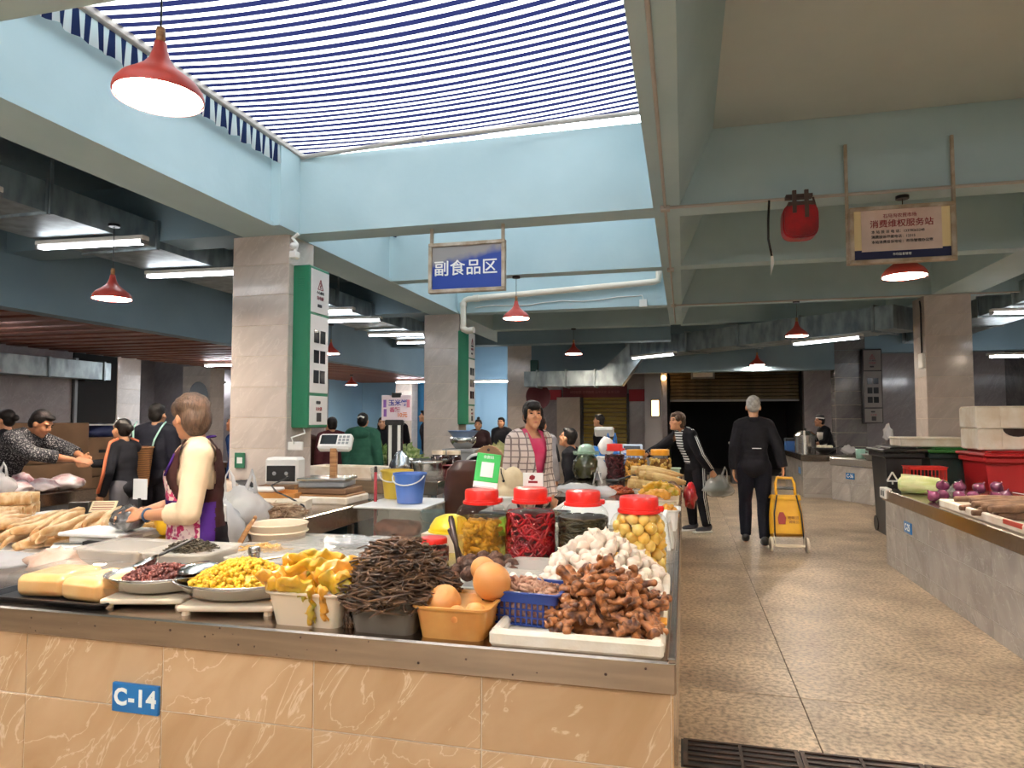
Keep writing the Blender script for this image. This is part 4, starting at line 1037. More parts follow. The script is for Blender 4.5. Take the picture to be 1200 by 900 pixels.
brine(-.200, 3.13, R1-.055, .262, 'amber brine among the whole yellow pickled bulbs')
packed('dark red flakes seen through the small red lidded jar', mat('dark_red_flake', '#5e2a22', .5, col2='#8a4a3a', scale=30), -1.20, 3.20, .075, .075, 120, .03, .006, 23, .4, 'pickled_flakes', '#3c1915')
t = thing('dark_stick', 'dark brown stick leaning between the small jar and big jars', 'stick', (-1.02, 3.06, T), (R(-10), R(-14), 0))
MB().tube([(0, 0, 0), (.004, 0, .12), (0, 0, .24)], [.012, .012, .016], 8).build('shaft', mat('dark_wood', '#33211c', .4), t, True)
MB().tube([(0, 0, .23), (0, 0, .255)], [.016, .011], 8).build('knob', mat('dark_wood', '#33211c', .4), t)
t = thing('dark_stick', 'second dark spoon handle crossing beside the leftmost big jar', 'stick', (-.99, 3.07, T), (R(-14), R(-30), 0))
MB().tube([(0, 0, 0), (.002, 0, .1), (0, 0, .2)], [.009, .010, .012], 8).build('shaft', mat('dark_wood', '#33211c', .4), t, True)
MB().ball((0, 0, .205), .013, 1).build('knob', mat('dark_wood', '#33211c', .4), t, True)
# green card standing on the first lid
t = thing('green_card', 'bright green payment card with blank white square on a jar lid', 'card', (-.975, 3.32, T+.357), (R(-12), R(6), .12))
CARDG = mat('bright_green_card', '#1fae42', .35)
MB().box(-.062, .062, -.004, .004, .03, .175, .003).build('card', CARDG, t)
MB().box(-.062, .062, -.0035, .0035, .0, .03, .001).build('card_foot', WHITEPR, t)
MB().box(-.032, .032, -.0055, -.004, .055, .13).build('white_square', WHITEPR, t)
text('lettering', '收款码', .018, WHITEPR, t, (0, -.0048, .155), depth=.0006)
MB().box(-.05, .05, -.03, .03, -.002, .004).build('card_base', CLEARP, t)

# ------------------------------------------------------------------ goods at the back of the near counter
for i, (x0, x1, y0, y1, lb) in enumerate(((-2.02, -1.62, 2.72, 3.02, 'wide clear lidded box behind the pan of yellow nuggets'), (-1.58, -1.33, 2.62, 3.02, 'clear lidded box behind the cream tub of pickled leaves'), (-2.05, -1.66, 3.06, 3.38, 'clear lidded box beside the white bucket'), (-1.62, -1.32, 3.06, 3.40, 'rear clear lidded box at the counter back edge'))):
    t = tub('clear_box', lb, x0, x1, y0, y1, .065, MILKP, .006)
    a, b_ = (x1-x0)/2+.012, (y1-y0)/2+.012
    MB().box(-a, a, -b_, b_, .07, .082, .005).build('box_lid', CLEARP, t)
    stuff('pale_goods', MB().box(-a*.85, a*.85, -b_*.85, b_*.85, .006, .052, .02), mat('pale_goods', '#d9c3a4', .8, col2='#b08a68', scale=14), 'pale packed goods inside the '+' '.join(lb.split()[1:]), 'food', ((x0+x1)/2, (y0+y1)/2, T))
def crumple(name, label, loc, size, m, seed, cat='bag', sub=3, wob=.45, ws=2.2, ears=False, rz=0, mark=None):
    """a slack plastic bag: a lumpy skin, gathered neck and two handle loops when asked"""
    t = thing(name, label, cat, loc, rz); mb = MB()
    V, Fc = ICO[sub]; vs = []
    for p in V:
        q = Vector(p); k = 1+wob*(noise.noise(q*ws+Vector((seed*2.3, seed, 0)))*.7+.5*abs(noise.noise(q*ws*2.7+Vector((seed, 5, seed))))-.2)
        z = p[2]*k; zz = (z+1)*size[2]*.5
        sq = 1+.25*(1-min(1, max(0, z+1))) if z < 0 else 1-.35*z
        vs.append((p[0]*k*size[0]*.5*sq, p[1]*k*size[1]*.5*sq, max(0, zz)))
    mb.add(vs, Fc).build('bag_body', m, t, True)
    if ears:
        for s_ in (-1, 1):
            q = [(s_*size[0]*.10, 0, size[2]*.88), (s_*size[0]*.17, .01, size[2]*1.15), (s_*size[0]*.22, 0, size[2]*1.32), (s_*size[0]*.28, -.01, size[2]*1.15), (s_*size[0]*.30, 0, size[2]*.8)]
            MB().tube(q, [.022, .012, .010, .012, .022], 6, True, .4).build('handle', m, t, True)
    return t
BAGW = clear('white_bag_plastic', (.97, .97, .97), .12, .15, .62, (.88, .86, .85))
BAGC = clear('clear_bag_plastic', (.97, .97, .97), .16, .1, .28, (.85, .85, .85))
# yuba, noodles and packed goods at the left
YUBA = mat('dried_tofu_skin', '#e6c898', .5, col2='#cf9f68', scale=7, stretch=(1, 5, 5), trans=.2, lo=.4, hi=.6)
rn = random.Random(41)
def yuba(seed, l=.8, r=.034):
    rn = random.Random(seed); mb = MB(); pts = []; rr = []
    for i in range(12):
        u = i/11; pts.append((l*(u-.5), .02*math.sin(u*4+seed), .012*math.sin(u*7+seed*2))); rr.append(r*(.35+.75*math.sin(3.14*(.06+.88*u)))*rn.uniform(.8, 1.15))
    mb.tube(pts, rr, 10, True, .5)
    return mb.mesh('tofu_skin_stick', YUBA, True)
ym = [yuba(s) for s in range(3)]
t = thing('tray', 'white sheet tray under the dried tofu skin sticks', 'tray', (-3.75, 3.45, T), 0)
MB().open_box(-.75, .6, -.75, .62, 0, .03, .004, .01, .03, .006).build('tray_pan', WHITEP, t, 35)
for i in range(33):
    row = i//11; x = -3.35+rn.uniform(-.18, .12); y = 2.74+(i % 11)*.06+row*.02; z = T+.045+row*.030
    q = -.42+.078*(i % 11); e = rn.uniform(-.30, .10); o = link('tofu_skin_stick', rn.choice(ym), None, (-3.72+.87*q-.49*e, 3.36+.49*q+.87*e, z), (rn.uniform(-.6, .6), rn.uniform(-.06, .06), R(119)+rn.uniform(-.12, .12))); tag(o, 'long peach coloured dried tofu skin stick lying in a pile at left', 'food', 'tofu skin sticks in the pile')
for i, (x, y, z) in enumerate(((-4.22, 3.52, .12), (-4.18, 3.40, .12), (-4.20, 3.47, .19), (-4.30, 3.62, .12), (-4.26, 3.58, .19))):
    t = thing('tofu_roll', 'hollow rolled dried tofu skin stacked at the left edge', 'food', (x+.02, y, T+z), (0, R(90), .5+.1*i), 'tofu skin rolls at the left edge')
    MB().shell([(.036, -.12), (.040, 0), (.036, .12), (.026, .12), (.028, 0), (.026, -.12), (.036, -.12)], 14).build('rolled_sheet', YUBA, t, True)
NOOD = mat('pale_noodle', '#d9b06a', .5, col2='#c49650', scale=20)
stuff('noodles', heap_mesh(.26, .18, .08, 260, strand(.18, .005, 7, 1.0, .6), 44, 1.8), NOOD, 'pale yellow noodles piled in front of the price card', 'food', (-3.42, 3.72, T+.02), .4)
t = thing('price_card', 'black sloping card holder with cream price label among the noodles', 'card', (-3.78, 3.72, T+.05), (0, 0, .35))
MB().prism([(-.06, 0), (.06, 0), (.06, .02), (-.02, .115), (-.06, .115)], -.12, .0, 'X').build('holder', BLACK, t)
b = MB().box(0, .16, -.003, .003, 0, .085, .002, m=rot(0, R(-40)), at=(.0, -.055, .05)); b.build('price_label', mat('cream_label', '#e9d9b0', .6), t)
b = MB()
for k in range(4): b.box(.015, .145, -.0045, -.003, .015+k*.017, .02+k*.017, 0, m=rot(0, R(-40)), at=(.0, -.055, .05))
b.build('print_lines', REDPR, t)
t = thing('paper_card', 'blank white card standing left of the woman tying a bag', 'card', (-3.85, 4.2, T))
MB().box(-.06, .06, -.003, .003, .12, .27, .001).build('card', WHITEPR, t); MB().box(-.012, .012, -.008, .008, 0, .13).box(-.04, .04, -.03, .03, 0, .008).build('stand', BLACK, t)
# black dried tea in a clear tub, front tubs
tub('plastic_tub', 'long clear tub behind the cream slabs', -2.72, -2.40, 2.60, 2.86, .10, MILKP, .012)
stuff('pale_goods', MB().box(-.13, .13, -.1, .1, .006, .05, .03), mat('tan_goods', '#b08a66', .8, col2='#8d6a4c', scale=10), 'tan goods low inside the long clear tub', 'food', (-2.56, 2.73, T))
tub('plastic_tub', 'clear tub holding dark dried leaves', -2.36, -2.06, 2.60, 2.86, .10, MILKP, .012)
stuff('dried_leaves', heap_mesh(.135, .115, .06, 330, strand(.03, .004, 4, 1.0, .5), 46, 1.8), mat('black_dried_leaf', '#2b2418', .6, col2='#40351f', scale=20), 'dark dried leaves heaped in the clear tub', 'food', (-2.21, 2.73, T+.085))
stuff('dried_leaves', MB().box(-.135, .135, -.11, .11, .006, .088, .02), mat('grey_crumbs', '#5f574b', .8, col2='#4a4338', scale=30), 'greyish dried mass filling the clear tub', 'food', (-2.21, 2.73, T))
tub('plastic_tub', 'clear tub of yellow green chopped pickles', -2.10, -1.90, 2.47, 2.60, .055, CLEARP, .01)
stuff('chopped_pickles', heap_mesh(.095, .065, .035, 120, rball(.012, .6), 47), mat('yellow_green_pickle', '#b59a2a', .4, col2='#7e7a1e', scale=18), 'yellow green chopped pickles behind the peanut pan', 'pickle', (-2.0, 2.535, T+.035))
tub('plastic_tub', 'clear tub of orange red chopped pickles', -1.86, -1.58, 2.49, 2.66, .06, CLEARP, .01)
stuff('chopped_pickles', heap_mesh(.125, .08, .04, 170, rball(.012, .6), 48), mat('orange_red_pickle', '#b0502a', .35, col2='#8c2f1c', scale=18), 'orange red chopped pickles behind the yellow nuggets', 'pickle', (-1.72, 2.575, T+.04))
tub('plastic_tub', 'wide clear tub of pale yellow strips beside the apron', -2.16, -1.84, 2.88, 3.10, .06, MILKP, .012)
stuff('yellow_strips', heap_mesh(.15, .1, .04, 150, strand(.06, .005, 5, .8, .5), 49), NOOD, 'pale yellow strips in the tub beside the apron', 'food', (-2.0, 2.99, T+.045))
t = thing('steel_cup', 'small shiny steel cup standing among the pickle tubs', 'cup', (-1.86, 2.70, T+.06))
MB().lathe([(.02, 0), (.024, .002), (.026, .07), (.024, .075), (.022, .07), (0, .06)], 18).build('cup_body', STEEL2, t, 40); MB().lathe([(.027, .05), (.028, .055), (.027, .06)], 18).build('rim_ring', STEEL2, t)
t = thing('plastic_box', 'shallow white box of scales and boards before the woman', 'box', (-3.02, 3.02, T), .2)
MB().box(-.2, .2, -.1, .1, 0, .05, .01).build('scale_body', WHITEP, t); MB().box(-.19, .19, -.09, .09, .052, .062, .004).build('scale_plate', STEEL2, t); MB().box(.03, .15, -.112, -.1, .01, .04).build('display', BLACK, t)
crumple('goods_bag', 'pink brown packed bag at the left edge behind the slabs', (-2.82, 2.58, T), (.3, .2, .11), mat('packed_pink', '#c9a087', .5, col2='#e2cdb8', scale=9, coat=.4), 3)
crumple('goods_bag', 'white bag with black print lying before the bucket', (-2.62, 2.80, T), (.28, .12, .05), BAGW, 6)
crumple('goods_bag', 'slack clear plastic bag on the lidded boxes', (-1.60, 3.12, T+.083), (.3, .2, .05), BAGC, 7)
crumple('goods_bag', 'thin clear bag spread over the rear lidded box', (-1.36, 3.0, T+.083), (.24, .2, .05), BAGC, 9)
crumple('goods_bag', 'crumpled white wrapping left of the clear tubs', (-3.15, 2.62, T), (.36, .22, .07), BAGW, 11)
# white bucket with a wooden paddle
t = thing('bucket', 'low white plastic bucket behind the clear lidded boxes', 'bucket', (-2.12, 3.29, T))
MB().shell([(.125, 0), (.15, .14), (.156, .145), (.150, .149), (.142, .14), (.12, .006)], 28).lathe([(.125, 0), (0, 0)], 28).build('bucket_wall', CREAMP, t, True)
MB().lathe([(.153, .10), (.157, .105), (.153, .11)], 28).build('band', CREAMP, t)
t = thing('wooden_paddle', 'pale wooden paddle leaning on the white bucket', 'paddle', (-2.25, 3.12, T), (R(-14), R(14), 0))
MB().tube([(0, 0, 0), (-.01, 0, .07), (.004, 0, .15), (.02, 0, .2)], [.014, .017, .014, .010], 8, True, .5).build('paddle_blade', WOOD, t, True); MB().ball((.02, 0, .205), .012, 1).build('knob', WOOD, t, True)
# ------------------------------------------------------------------ goods on the long arm of the near counter
t = thing('display_tray', 'wide white tray surface behind the red lidded jars', 'tray', (-.80, 5.0, T))
MB().open_box(-.15, .55, -.55, .75, 0, .022, .004, .008, .03, .006).build('tray_pan', WHITEP, t, 35)
t = thing('glass_jar_far', 'small jar with red lid and card behind the chilli jar', 'jar', (-.93, 4.25, T)); t.name = 'glass_jar'
MB().shell([(.07, 0), (.08, .02), (.08, .20), (.06, .235), (.06, .25)], 24).lathe([(.07, 0), (0, .001)], 24).build('jar_glass', GLASS, t, True)
MB().lathe([(.066, .232), (.066, .275), (.058, .28), (0, .28)], 24).build('screw_lid', REDP, t, 30)
t = thing('paper_card', 'white card with red print on the small jar behind the chilli jar', 'card', (-.93, 4.25, T+.28))
MB().box(-.065, .065, -.003, .003, 0, .085, .001).build('card', WHITEPR, t)
MB().ball((-.005, -.004, .055), (.022, .001, .018), 1).box(-.03, .03, -.0042, -.003, .02, .034).build('red_mark', REDPR, t)
t = thing('cushion', 'cream tufted cushion with two puffed lobes behind the green card', 'cushion', (-1.32, 5.05, .80))
CUSH = mat('cream_cushion', '#e6d3ae', .8, col2='#d8c199', scale=10)
mb = MB(); mb.ball((-.06, 0, .2), (.085, .06, .10), 2).ball((.06, 0, .2), (.085, .06, .10), 2).ball((0, 0, .11), (.11, .055, .06), 2)
link('cushion_pad', fuse(mb, 'cushion_pad', CUSH, .01, 2), t)
MB().lathe([(.10, -.03), (.085, .02), (.09, .05), (.115, .07), (0, .08)], 20, sy=.6).build('cushion_base', WHITEP, t, True)
MB().ball((0, -.055, .19), .012, 1).tube([(0, -.055, .2), (-.02, -.05, .25), (-.03, -.02, .28)], .004, 5).build('tuft', BLACK, t)
t = thing('stool', 'dark stool carrying the cream tufted cushion', 'stool', (-1.32, 5.05, 0))
MB().box(-.17, .17, -.15, .15, .73, .77, .01).build('seat', BLACK, t)
lg = MB().box(-.015, .015, -.015, .015, 0, .73).mesh('leg', BLACK)
for i in (-1, 1):
    for j in (-1, 1): link('leg', lg, t, (i*.15, j*.13, 0))
LEATH = mat('brown_leather', '#4a271d', .35, col2='#3a1d16', scale=8, coat=.2)
def chair(loc, rz, label):
    t = thing('leather_chair', label, 'chair', loc, rz)
    mb = MB(); mb.tube([(0, 0, .46), (0, -.005, .6), (0, -.03, .85), (0, -.06, 1.02), (0, -.07, 1.10)], [.15, .19, .20, .17, .09], 20, True, .32)
    link('backrest', fuse(mb, 'backrest', LEATH, .015, 3), t)
    link('seat', fuse(MB().box(-.25, .25, -.02, .46, .40, .50, .04), 'seat', LEATH, .015, 2), t)
    lg = MB().box(-.018, .018, -.018, .018, 0, .41).mesh('leg', BLACK)
    for i in (-1, 1):
        for y in (0, .42): link('leg', lg, t, (i*.21, y, 0))
chair((-1.86, 5.75, 0), R(20), 'brown leather chair back standing beside the blue bucket')
chair((-1.62, 6.9, 0), R(-5), 'brown leather chair back behind the cream cushion')
crumple('goods_bag', 'bright green plastic bag behind the leftmost big jar', (-1.02, 4.0, T), (.22, .2, .13), mat('green_bag', '#5fae3d', .5, col2='#9bcf6c', scale=12), 13)
tub('plastic_tub', 'shallow tub of dark greens behind the green card', -1.05, -.80, 4.5, 4.8, .05, BLACK, .01)
stuff('dark_greens', heap_mesh(.11, .13, .05, 110, strand(.06, .006, 5, 1.0, .5), 52), mat('dark_green_leaf', '#38361f', .6, col2='#6a4a2c', scale=14), 'dark greens and orange peel heaped in the shallow tub', 'vegetable', (-.925, 4.65, T+.03))
crumple('goods_bag', 'white plastic bag spread on the tray before the crock', (-1.0, 6.5, T), (.40, .5, .10), BAGW, 17)
crumple('goods_bag', 'crumpled white bag right beside the dark ladle', (-.72, 6.25, T), (.26, .3, .10), BAGW, 19)
crumple('goods_bag', 'white paper packages standing between crock and red jar', (-.97, 8.05, T), (.22, .16, .28), mat('white_paper', '#dbd6d2', .7), 21, sub=2)
stuff('chopped_chilli', heap_mesh(.16, .2, .05, 200, rball(.013, .5), 55), mat('orange_chilli', '#c9692f', .5, col2='#a23d1c', scale=16), 'orange chopped chilli heaped on the white tray', 'food', (-.62, 6.7, T+.01))
t = thing('ladle', 'black ladle lying beside the orange chopped chilli', 'ladle', (-.72, 7.15, T+.06), .2)
MB().lathe([(0, -.03), (.06, -.01), (.075, .02), (.07, .02), (.05, -.005), (0, -.02)], 16).build('ladle_bowl', BLACK, t, True); MB().tube([(.06, 0, .02), (.2, .03, .06), (.3, .05, .07)], .01, 6).build('handle', BLACK, t)
t = thing('tent_card', 'white folded price card standing before the far red jar', 'card', (-.93, 7.6, T))
MB().prism([(-.05, 0), (-.045, 0), (0, .17), (.045, 0), (.05, 0), (0, .18)], -.07, .07, 'X').build('card', WHITEPR, t, rz=R(90)); MB().box(-.04, .04, -.0, .002, .04, .12, m=rot(0, R(-16)), at=(0, -.045, 0)).build('print_lines', GREYP, t)
# crock
CROCK = clear('green_glass', (.62, .66, .42), .1, .05, .55, (.14, .15, .07))
t = thing('pickle_crock', 'round green brown glass pickle crock with water rim lid', 'crock', (-1.12, 8.05, T))
MB().lathe([(.10, 0), (.14, .03), (.165, .12), (.15, .22), (.10, .28), (.085, .29), (.085, .30), (0, .30)], 30).build('crock_body', mat('olive_glass', '#45462a', .08, col2='#2d2c18', scale=6, coat=.6), t, True)
MB().shell([(.085, .285), (.15, .29), (.155, .33), (.148, .33), (.143, .3), (.085, .3)], 30).build('water_rim', clear('pale_green_glass', (.85, .95, .88), .12, .04, .35, (.5, .62, .52)), t, True)
MB().lathe([(.10, .30), (.105, .34), (.085, .39), (.04, .415), (0, .42)], 24).build('crock_lid', mat('pale_green_ceramic', '#9db8a4', .15, coat=.5), t, True)
jar(-.79, 8.1, .12, .42, 'far glass jar of dark red pickles beside the crock', lidr=.72)
packed('dark red pickles seen through the far red jar', mat('dark_red_pickle', '#6b1420', .3, col2='#4a0a14', scale=10, coat=.3), -.79, 8.1, .12, .29, 160, .06, .008, 61, .6, 'pickled_vegetables', '#30060b')
YLID = mat('yellow_lid', '#e79a1c', .35)
for x, y, lb in ((-.54, 8.0, 'left of two glass jars with orange yellow lids'), (-.27, 8.1, 'right of two glass jars with orange yellow lids')):
    jar(x, y, .125, .36, lb, YLID, .8, False, neck=.8)
    packed('pale yellow pickles seen through the '+lb.split(' glass')[0]+' yellow lidded jars', PICK2 if x < -.4 else PB, x, y, .125, .25, 110, .04, .015, 62+int(x*10), .5, 'pickled_vegetables', '#8a5a1c')
tub('plastic_tub', 'clear tub under the pile of bamboo shoots', -.44, -.10, 6.35, 7.25, .05, MILKP, .01)
BAMB = mat('bamboo_shoot', '#d6b777', .5, col2='#b98f52', scale=7, stretch=(1, 5, 5), trans=.15)
bm_ = []
for s in range(3):
    mb = MB(); mb.tube([(-.22, 0, 0), (-.1, .005, .004), (.06, -.004, .002), (.17, .003, 0), (.23, 0, 0)], [.042, .045, .036, .022, .008], 10, True, .75)
    for k in range(4): mb.lathe([(.044-.006*k, -.004), (.047-.006*k, 0), (.043-.006*k, .004)], 12, m=rot(0, 0, R(90)), at=(-.16+.08*k, 0, 0))
    bm_.append(fuse(mb, 'bamboo_shoot', BAMB, .008, 1))
rn = random.Random(9)
for i, (x, y, z, a) in enumerate(((-.30, 6.5, .09, .3), (-.22, 6.62, .09, -.5), (-.20, 6.5, .16, -.3), (-.30, 6.85, .09, .2), (-.20, 6.95, .10, -.35), (-.26, 6.75, .17, -.45), (-.24, 7.1, .1, .1), (-.28, 6.62, .20, -.15), (-.22, 7.0, .18, -.4))):
    tag(link('bamboo_shoot', bm_[i % 3], None, (x, y, T+z), (0, .1, a)), 'pale yellow bamboo shoot piled at the aisle edge of the long counter', 'vegetable', 'bamboo shoots at the aisle edge')
MUSH = mat('brown_mushroom', '#8a6240', .6, col2='#4a3222', scale=12)
mm_ = MB(); mm_.lathe([(.0, .035), (.03, .032), (.05, .015), (.052, .0), (.03, -.005), (.014, -.01), (.012, -.05), (0, -.052)], 16)
mm_ = mm_.mesh('mushroom', MUSH, True)
for x, y, z in scatter(22, lambda x, y: T+.06+.06*max(0, 1-((x+.17)/.13)**2), (-.30, -.06, 5.85, 6.3), .065, 5):
    tag(link('mushroom', mm_, None, (x, y, z), (rn.uniform(-1.5, 1.5), rn.uniform(-1.5, 1.5), rn.random()*6)), 'brown mushroom heaped in front of the bamboo shoots', 'vegetable', 'mushrooms at the aisle edge')
MB().box(-.31, -.05, 5.8, 6.35, 0, .055, .01).build('mushroom_tray', FOAM, None, False, (0, 0, T))
tag(bpy.data.objects['mushroom_tray'], 'foam tray under the brown mushrooms', 'tray')
tub('plastic_tub', 'cream tub of yellow pickled mustard behind the bulb jar', -.34, -.07, 5.15, 5.55, .10, CREAMP, .015)
for i, (x, y, z, a) in enumerate(((-.2, 5.2, .13, .1), (-.15, 5.3, .15, -.2), (-.25, 5.4, .13, .3), (-.18, 5.42, .17, 0), (-.12, 5.48, .13, .5), (-.2, 5.3, .18, -.1))):
    tag(link('pickled_leaf', pl[i % 4], None, (x, y, T+z), (0, 0, a)), 'pickled mustard stem in the tub behind the bulb jar', 'vegetable', 'pickled stems behind the bulb jar')
tub('plastic_tub', 'white tub of cut yellow pickle nearest behind the bulb jar', -.16, -.05, 4.45, 4.65, .12, WHITEP, .012)
stuff('cut_pickle', heap_mesh(.06, .1, .05, 40, rball(.022, .7), 56), PICK2, 'cut yellow pickle in the white tub behind the bulb jar', 'pickle', (-.105, 4.55, T+.095))
t = thing('paper_stack', 'white papers standing at the counter edge behind the bulb jar', 'paper', (-.075, 3.95, T), (0, R(-8), 0))
MB().box(-.02, .0, -.16, .16, 0, .18, .002).build('sheet', WHITEPR, t); MB().box(.002, .014, -.12, .14, 0, .14, .002).build('sheet', WHITEP, t)
REDBAG = mat('red_bag_plastic', '#b81a24', .3, col2='#8f0f1a', scale=6, coat=.3)
t = crumple('goods_bag', 'red plastic bag hanging over the aisle edge of the counter', (.05, 7.05, .58), (.13, .34, .26), REDBAG, 23, wob=.7)
# weighing and packing things farther along
def scale_head(loc, rz, label, base=True, col=WHITEP):
    t = thing('weighing_scale', label, 'scale', loc, rz)
    MB().box(-.2, .2, -.16, .16, 0, .05, .01).build('scale_base', GREYP, t)
    MB().box(-.21, .21, -.17, .17, .055, .08, .006).build('platform', STEEL2, t)
    MB().box(-.03, .03, .13, .17, .05, .32, .004).build('post', WOOD, t)
    m_ = rot(0, R(-35))
    dh = MB().box(-.15, .15, -.04, .04, .0, .16, .02, m=m_, at=(0, .15, .30)).build('display_head', col, t)
    MB().box(-.125, .02, -.043, -.039, .04, .135, 0, m=m_, at=(0, .15, .30)).build('display_window', SCREEN, dh)
    b = MB()
    for i in range(3):
        for j in range(3): b.box(.035+i*.035, .06+i*.035, -.044, -.039, .04+j*.033, .062+j*.033, 0, m=m_, at=(0, .15, .30))
    tag(b.build('keys', GREYP, dh), kind='stuff')
    return t
scale_head((-1.20, 10.85, .9), R(180), 'white backed scale display beyond the blue bags', col=WHITEP)
t = thing('support_crate', 'grey crate under the far scale', 'crate', (-1.20, 10.85, 0)); MB().box(-.3, .3, -.25, .25, 0, .88, .02).build('crate_body', GREYP, t); MB().box(-.31, .31, -.26, .26, .84, .9, .01).build('crate_rim', GREYP, t)
BLB = mat('blue_bag', '#1f6fc4', .5, col2='#3f8fdc', scale=8)
t = thing('support_crate', 'dark crate carrying the blue bags', 'crate', (-1.08, 9.95, 0)); MB().box(-.35, .2, -.25, .25, 0, .80, .02).build('crate_body', BLACK, t); MB().box(-.36, .21, -.26, .26, .77, .81, .01).build('crate_rim', GREYP, t)
crumple('goods_bag', 'bright blue bag left of the far red jar lid', (-1.26, 9.95, .81), (.28, .2, .26), BLB, 25, wob=.25)
crumple('goods_bag', 'blue bag with a handle loop in front of the far scale', (-1.02, 10.0, .81), (.24, .2, .34), BLB, 26, wob=.25, ears=True)
t = thing('calculator', 'pale blue calculator standing beside the orange yellow lids', 'calculator', (-.62, 8.4, T+.001), (R(-20), 0, 0))
MB().box(-.13, .13, -.03, .0, .12, .42, .02).build('calculator_body', mat('pale_blue_plastic', '#c3cfe0', .4), t)
b = MB()
for i in range(4):
    for j in range(4): b.box(-.1+i*.052, -.06+i*.052, -.036, -.03, .16+j*.038, .185+j*.038, 0)
tag(b.build('keys', mat('blue_key', '#5b7bb5', .4), t), kind='stuff'); MB().box(-.1, .1, -.035, -.03, .34, .39).build('display_window', SCREEN, t); MB().box(-.1, .1, -.05, .06, 0, .13, .01).build('stand', BLACK, t)
t = thing('plastic_box', 'white box with blue band behind the orange yellow lids', 'box', (-.95, 8.45, T)); MB().box(-.1, .12, -.1, .1, 0, .25, .01).build('box_body', WHITEP, t); MB().box(-.102, .122, -.102, .102, .17, .21).build('blue_band', BLUESIGN, t)
crumple('goods_bag', 'white paper cone bag between blue bags and calculator', (-.93, 8.5, T+.25), (.22, .14, .26), mat('white_paper', '#dbd6d2', .7), 27, sub=2)
stuff('ginger_pile', heap_mesh(.2, .18, .12, 60, rball(.03, .6), 57), MUSH, 'pile of brown roots under the tracksuit woman hand', 'vegetable', (-.25, 8.55, T), 0)
tub('plastic_tub', 'pale green tub at the far end of the near counter', -.32, -.06, 8.25, 8.42, .12, mat('pale_green_plastic', '#b9cdb2', .5), .01)

# ------------------------------------------------------------------ open steel table beside the near column
scale_head((-2.98, 5.35, T+.13), R(10), 'platform scale with tilted white display on the open steel table')
ft = thing('foam_box', 'stained white foam slab under the platform scale', 'box', (-2.95, 5.35, T)); MB().box(-.26, .26, -.2, .2, 0, .06, .01).build('foam_slab', FOAM, ft); MB().box(-.24, .24, -.18, .18, .06, .075, .004).build('board_top', WOOD, ft); MB().box(-.22, .22, -.16, .16, .08, .125, .004).build('board_top', CARD, ft)
ORF = mat('orange_stained_foam', '#e0a563', .6, col2='#cf8c45', scale=5)
t = thing('foam_box', 'orange stained foam tray near the column foot', 'box', (-3.4, 5.2, T), .1); MB().open_box(-.26, .26, -.16, .16, 0, .09, .02, .005, .02).build('foam_wall', ORF, t); MB().box(-.2, .05, -.1, .1, .09, .12, .01).build('paper_pad', WHITEP, t)
t = thing('foam_box', 'long white foam tray with red print on the open table', 'box', (-3.2, 4.78, T), .25); MB().open_box(-.34, .34, -.1, .1, 0, .07, .015, .004, .02).build('foam_wall', FOAM, t); MB().box(-.3, -.1, -.102, -.099, .02, .05).build('red_print', REDPR, t)
t = thing('label_printer', 'small white printer with black face at the column foot', 'printer', (-3.52, 5.55, T+.12), .2)
MB().box(-.15, .15, -.1, .1, 0, .24, .02).build('printer_body', WHITEP, t); MB().box(-.13, .13, -.106, -.098, .03, .17, .01).build('black_face', BLACK, t)
for x in (-.06, .05): MB().lathe([(.018, 0), (.014, .006), (0, .006)], 10, m=rot(0, R(90)), at=(x, -.107, .1)).build('button', GREYP, t)
t = thing('printer_stand', 'brown carton under the white printer', 'box', (-3.52, 5.5, T)); MB().box(-.16, .14, -.12, .1, 0, .118, .004).build('carton', CARD, t); MB().box(-.165, .145, -.02, .02, .06, .119).build('tape', WOOD, t)
t = thing('black_cable', 'black cable looping over the foam trays', 'cable', (-3.35, 4.9, T+.09)); b = MB(); b.tube([(-.05, .5, .1), (-.08, .3, .05), (.1, .1, .02), (.35, -.1, .0), (.50, -.15, -.05), (.56, -.1, -.2)], .007, 6); b.build('cable', BLACK, t, True); MB().ball((-.05, .5, .1), .015, 1).build('plug', BLACK, t)
crumple('goods_bag', 'large white plastic bags heaped beside the apron woman back', (-3.05, 4.25, T-.10), (.42, .34, .34), BAGW, 31, ears=True)
crumple('goods_bag', 'white bag with green print hanging at the open table end', (-3.02, 4.02, .50), (.36, .2, .42), BAGW, 32)
t = thing('printed_bag', 'green swirl printed bag front beside the apron woman', 'bag', (-3.05, 3.90, .60), (0, 0, .1)); MB().box(-.14, .14, -.012, .012, 0, .3, .01).build('bag_panel', mat('white_bag_sheet', '#e6e4e0', .5), t)
GRP = mat('green_print', '#2c6b50', .5); b = MB(); b.tube([(.05*math.cos(a), -.014, .16+.06*math.sin(a)) for a in [R(k*30-60) for k in range(10)]], .014, 6); b.build('swirl_print', GRP, t)
for z in (.05, .03): MB().box(-.07, .07, -.0135, -.012, z, z+.01).build('print_line', GRP, t)
crumple('goods_bag', 'brown noodle bag behind the white plastic bags', (-3.55, 4.75, T), (.36, .3, .22), mat('packed_tan', '#c2a285', .5, col2='#e0cdb6', scale=10, coat=.4), 33)
crumple('goods_bag', 'bag of pale green sprouts on the open table', (-3.22, 4.42, T), (.34, .3, .15), mat('packed_green', '#b9bf8d', .5, col2='#e4e2d4', scale=9, coat=.4), 34)
crumple('goods_bag', 'dark plastic bundle at the column foot', (-3.82, 5.35, T), (.34, .2, .17), mat('dark_bundle', '#2f2a2a', .6), 35)
crumple('goods_bag', 'red bag just behind the apron woman back', (-3.6, 4.3, T), (.2, .2, .16), REDBAG, 36)
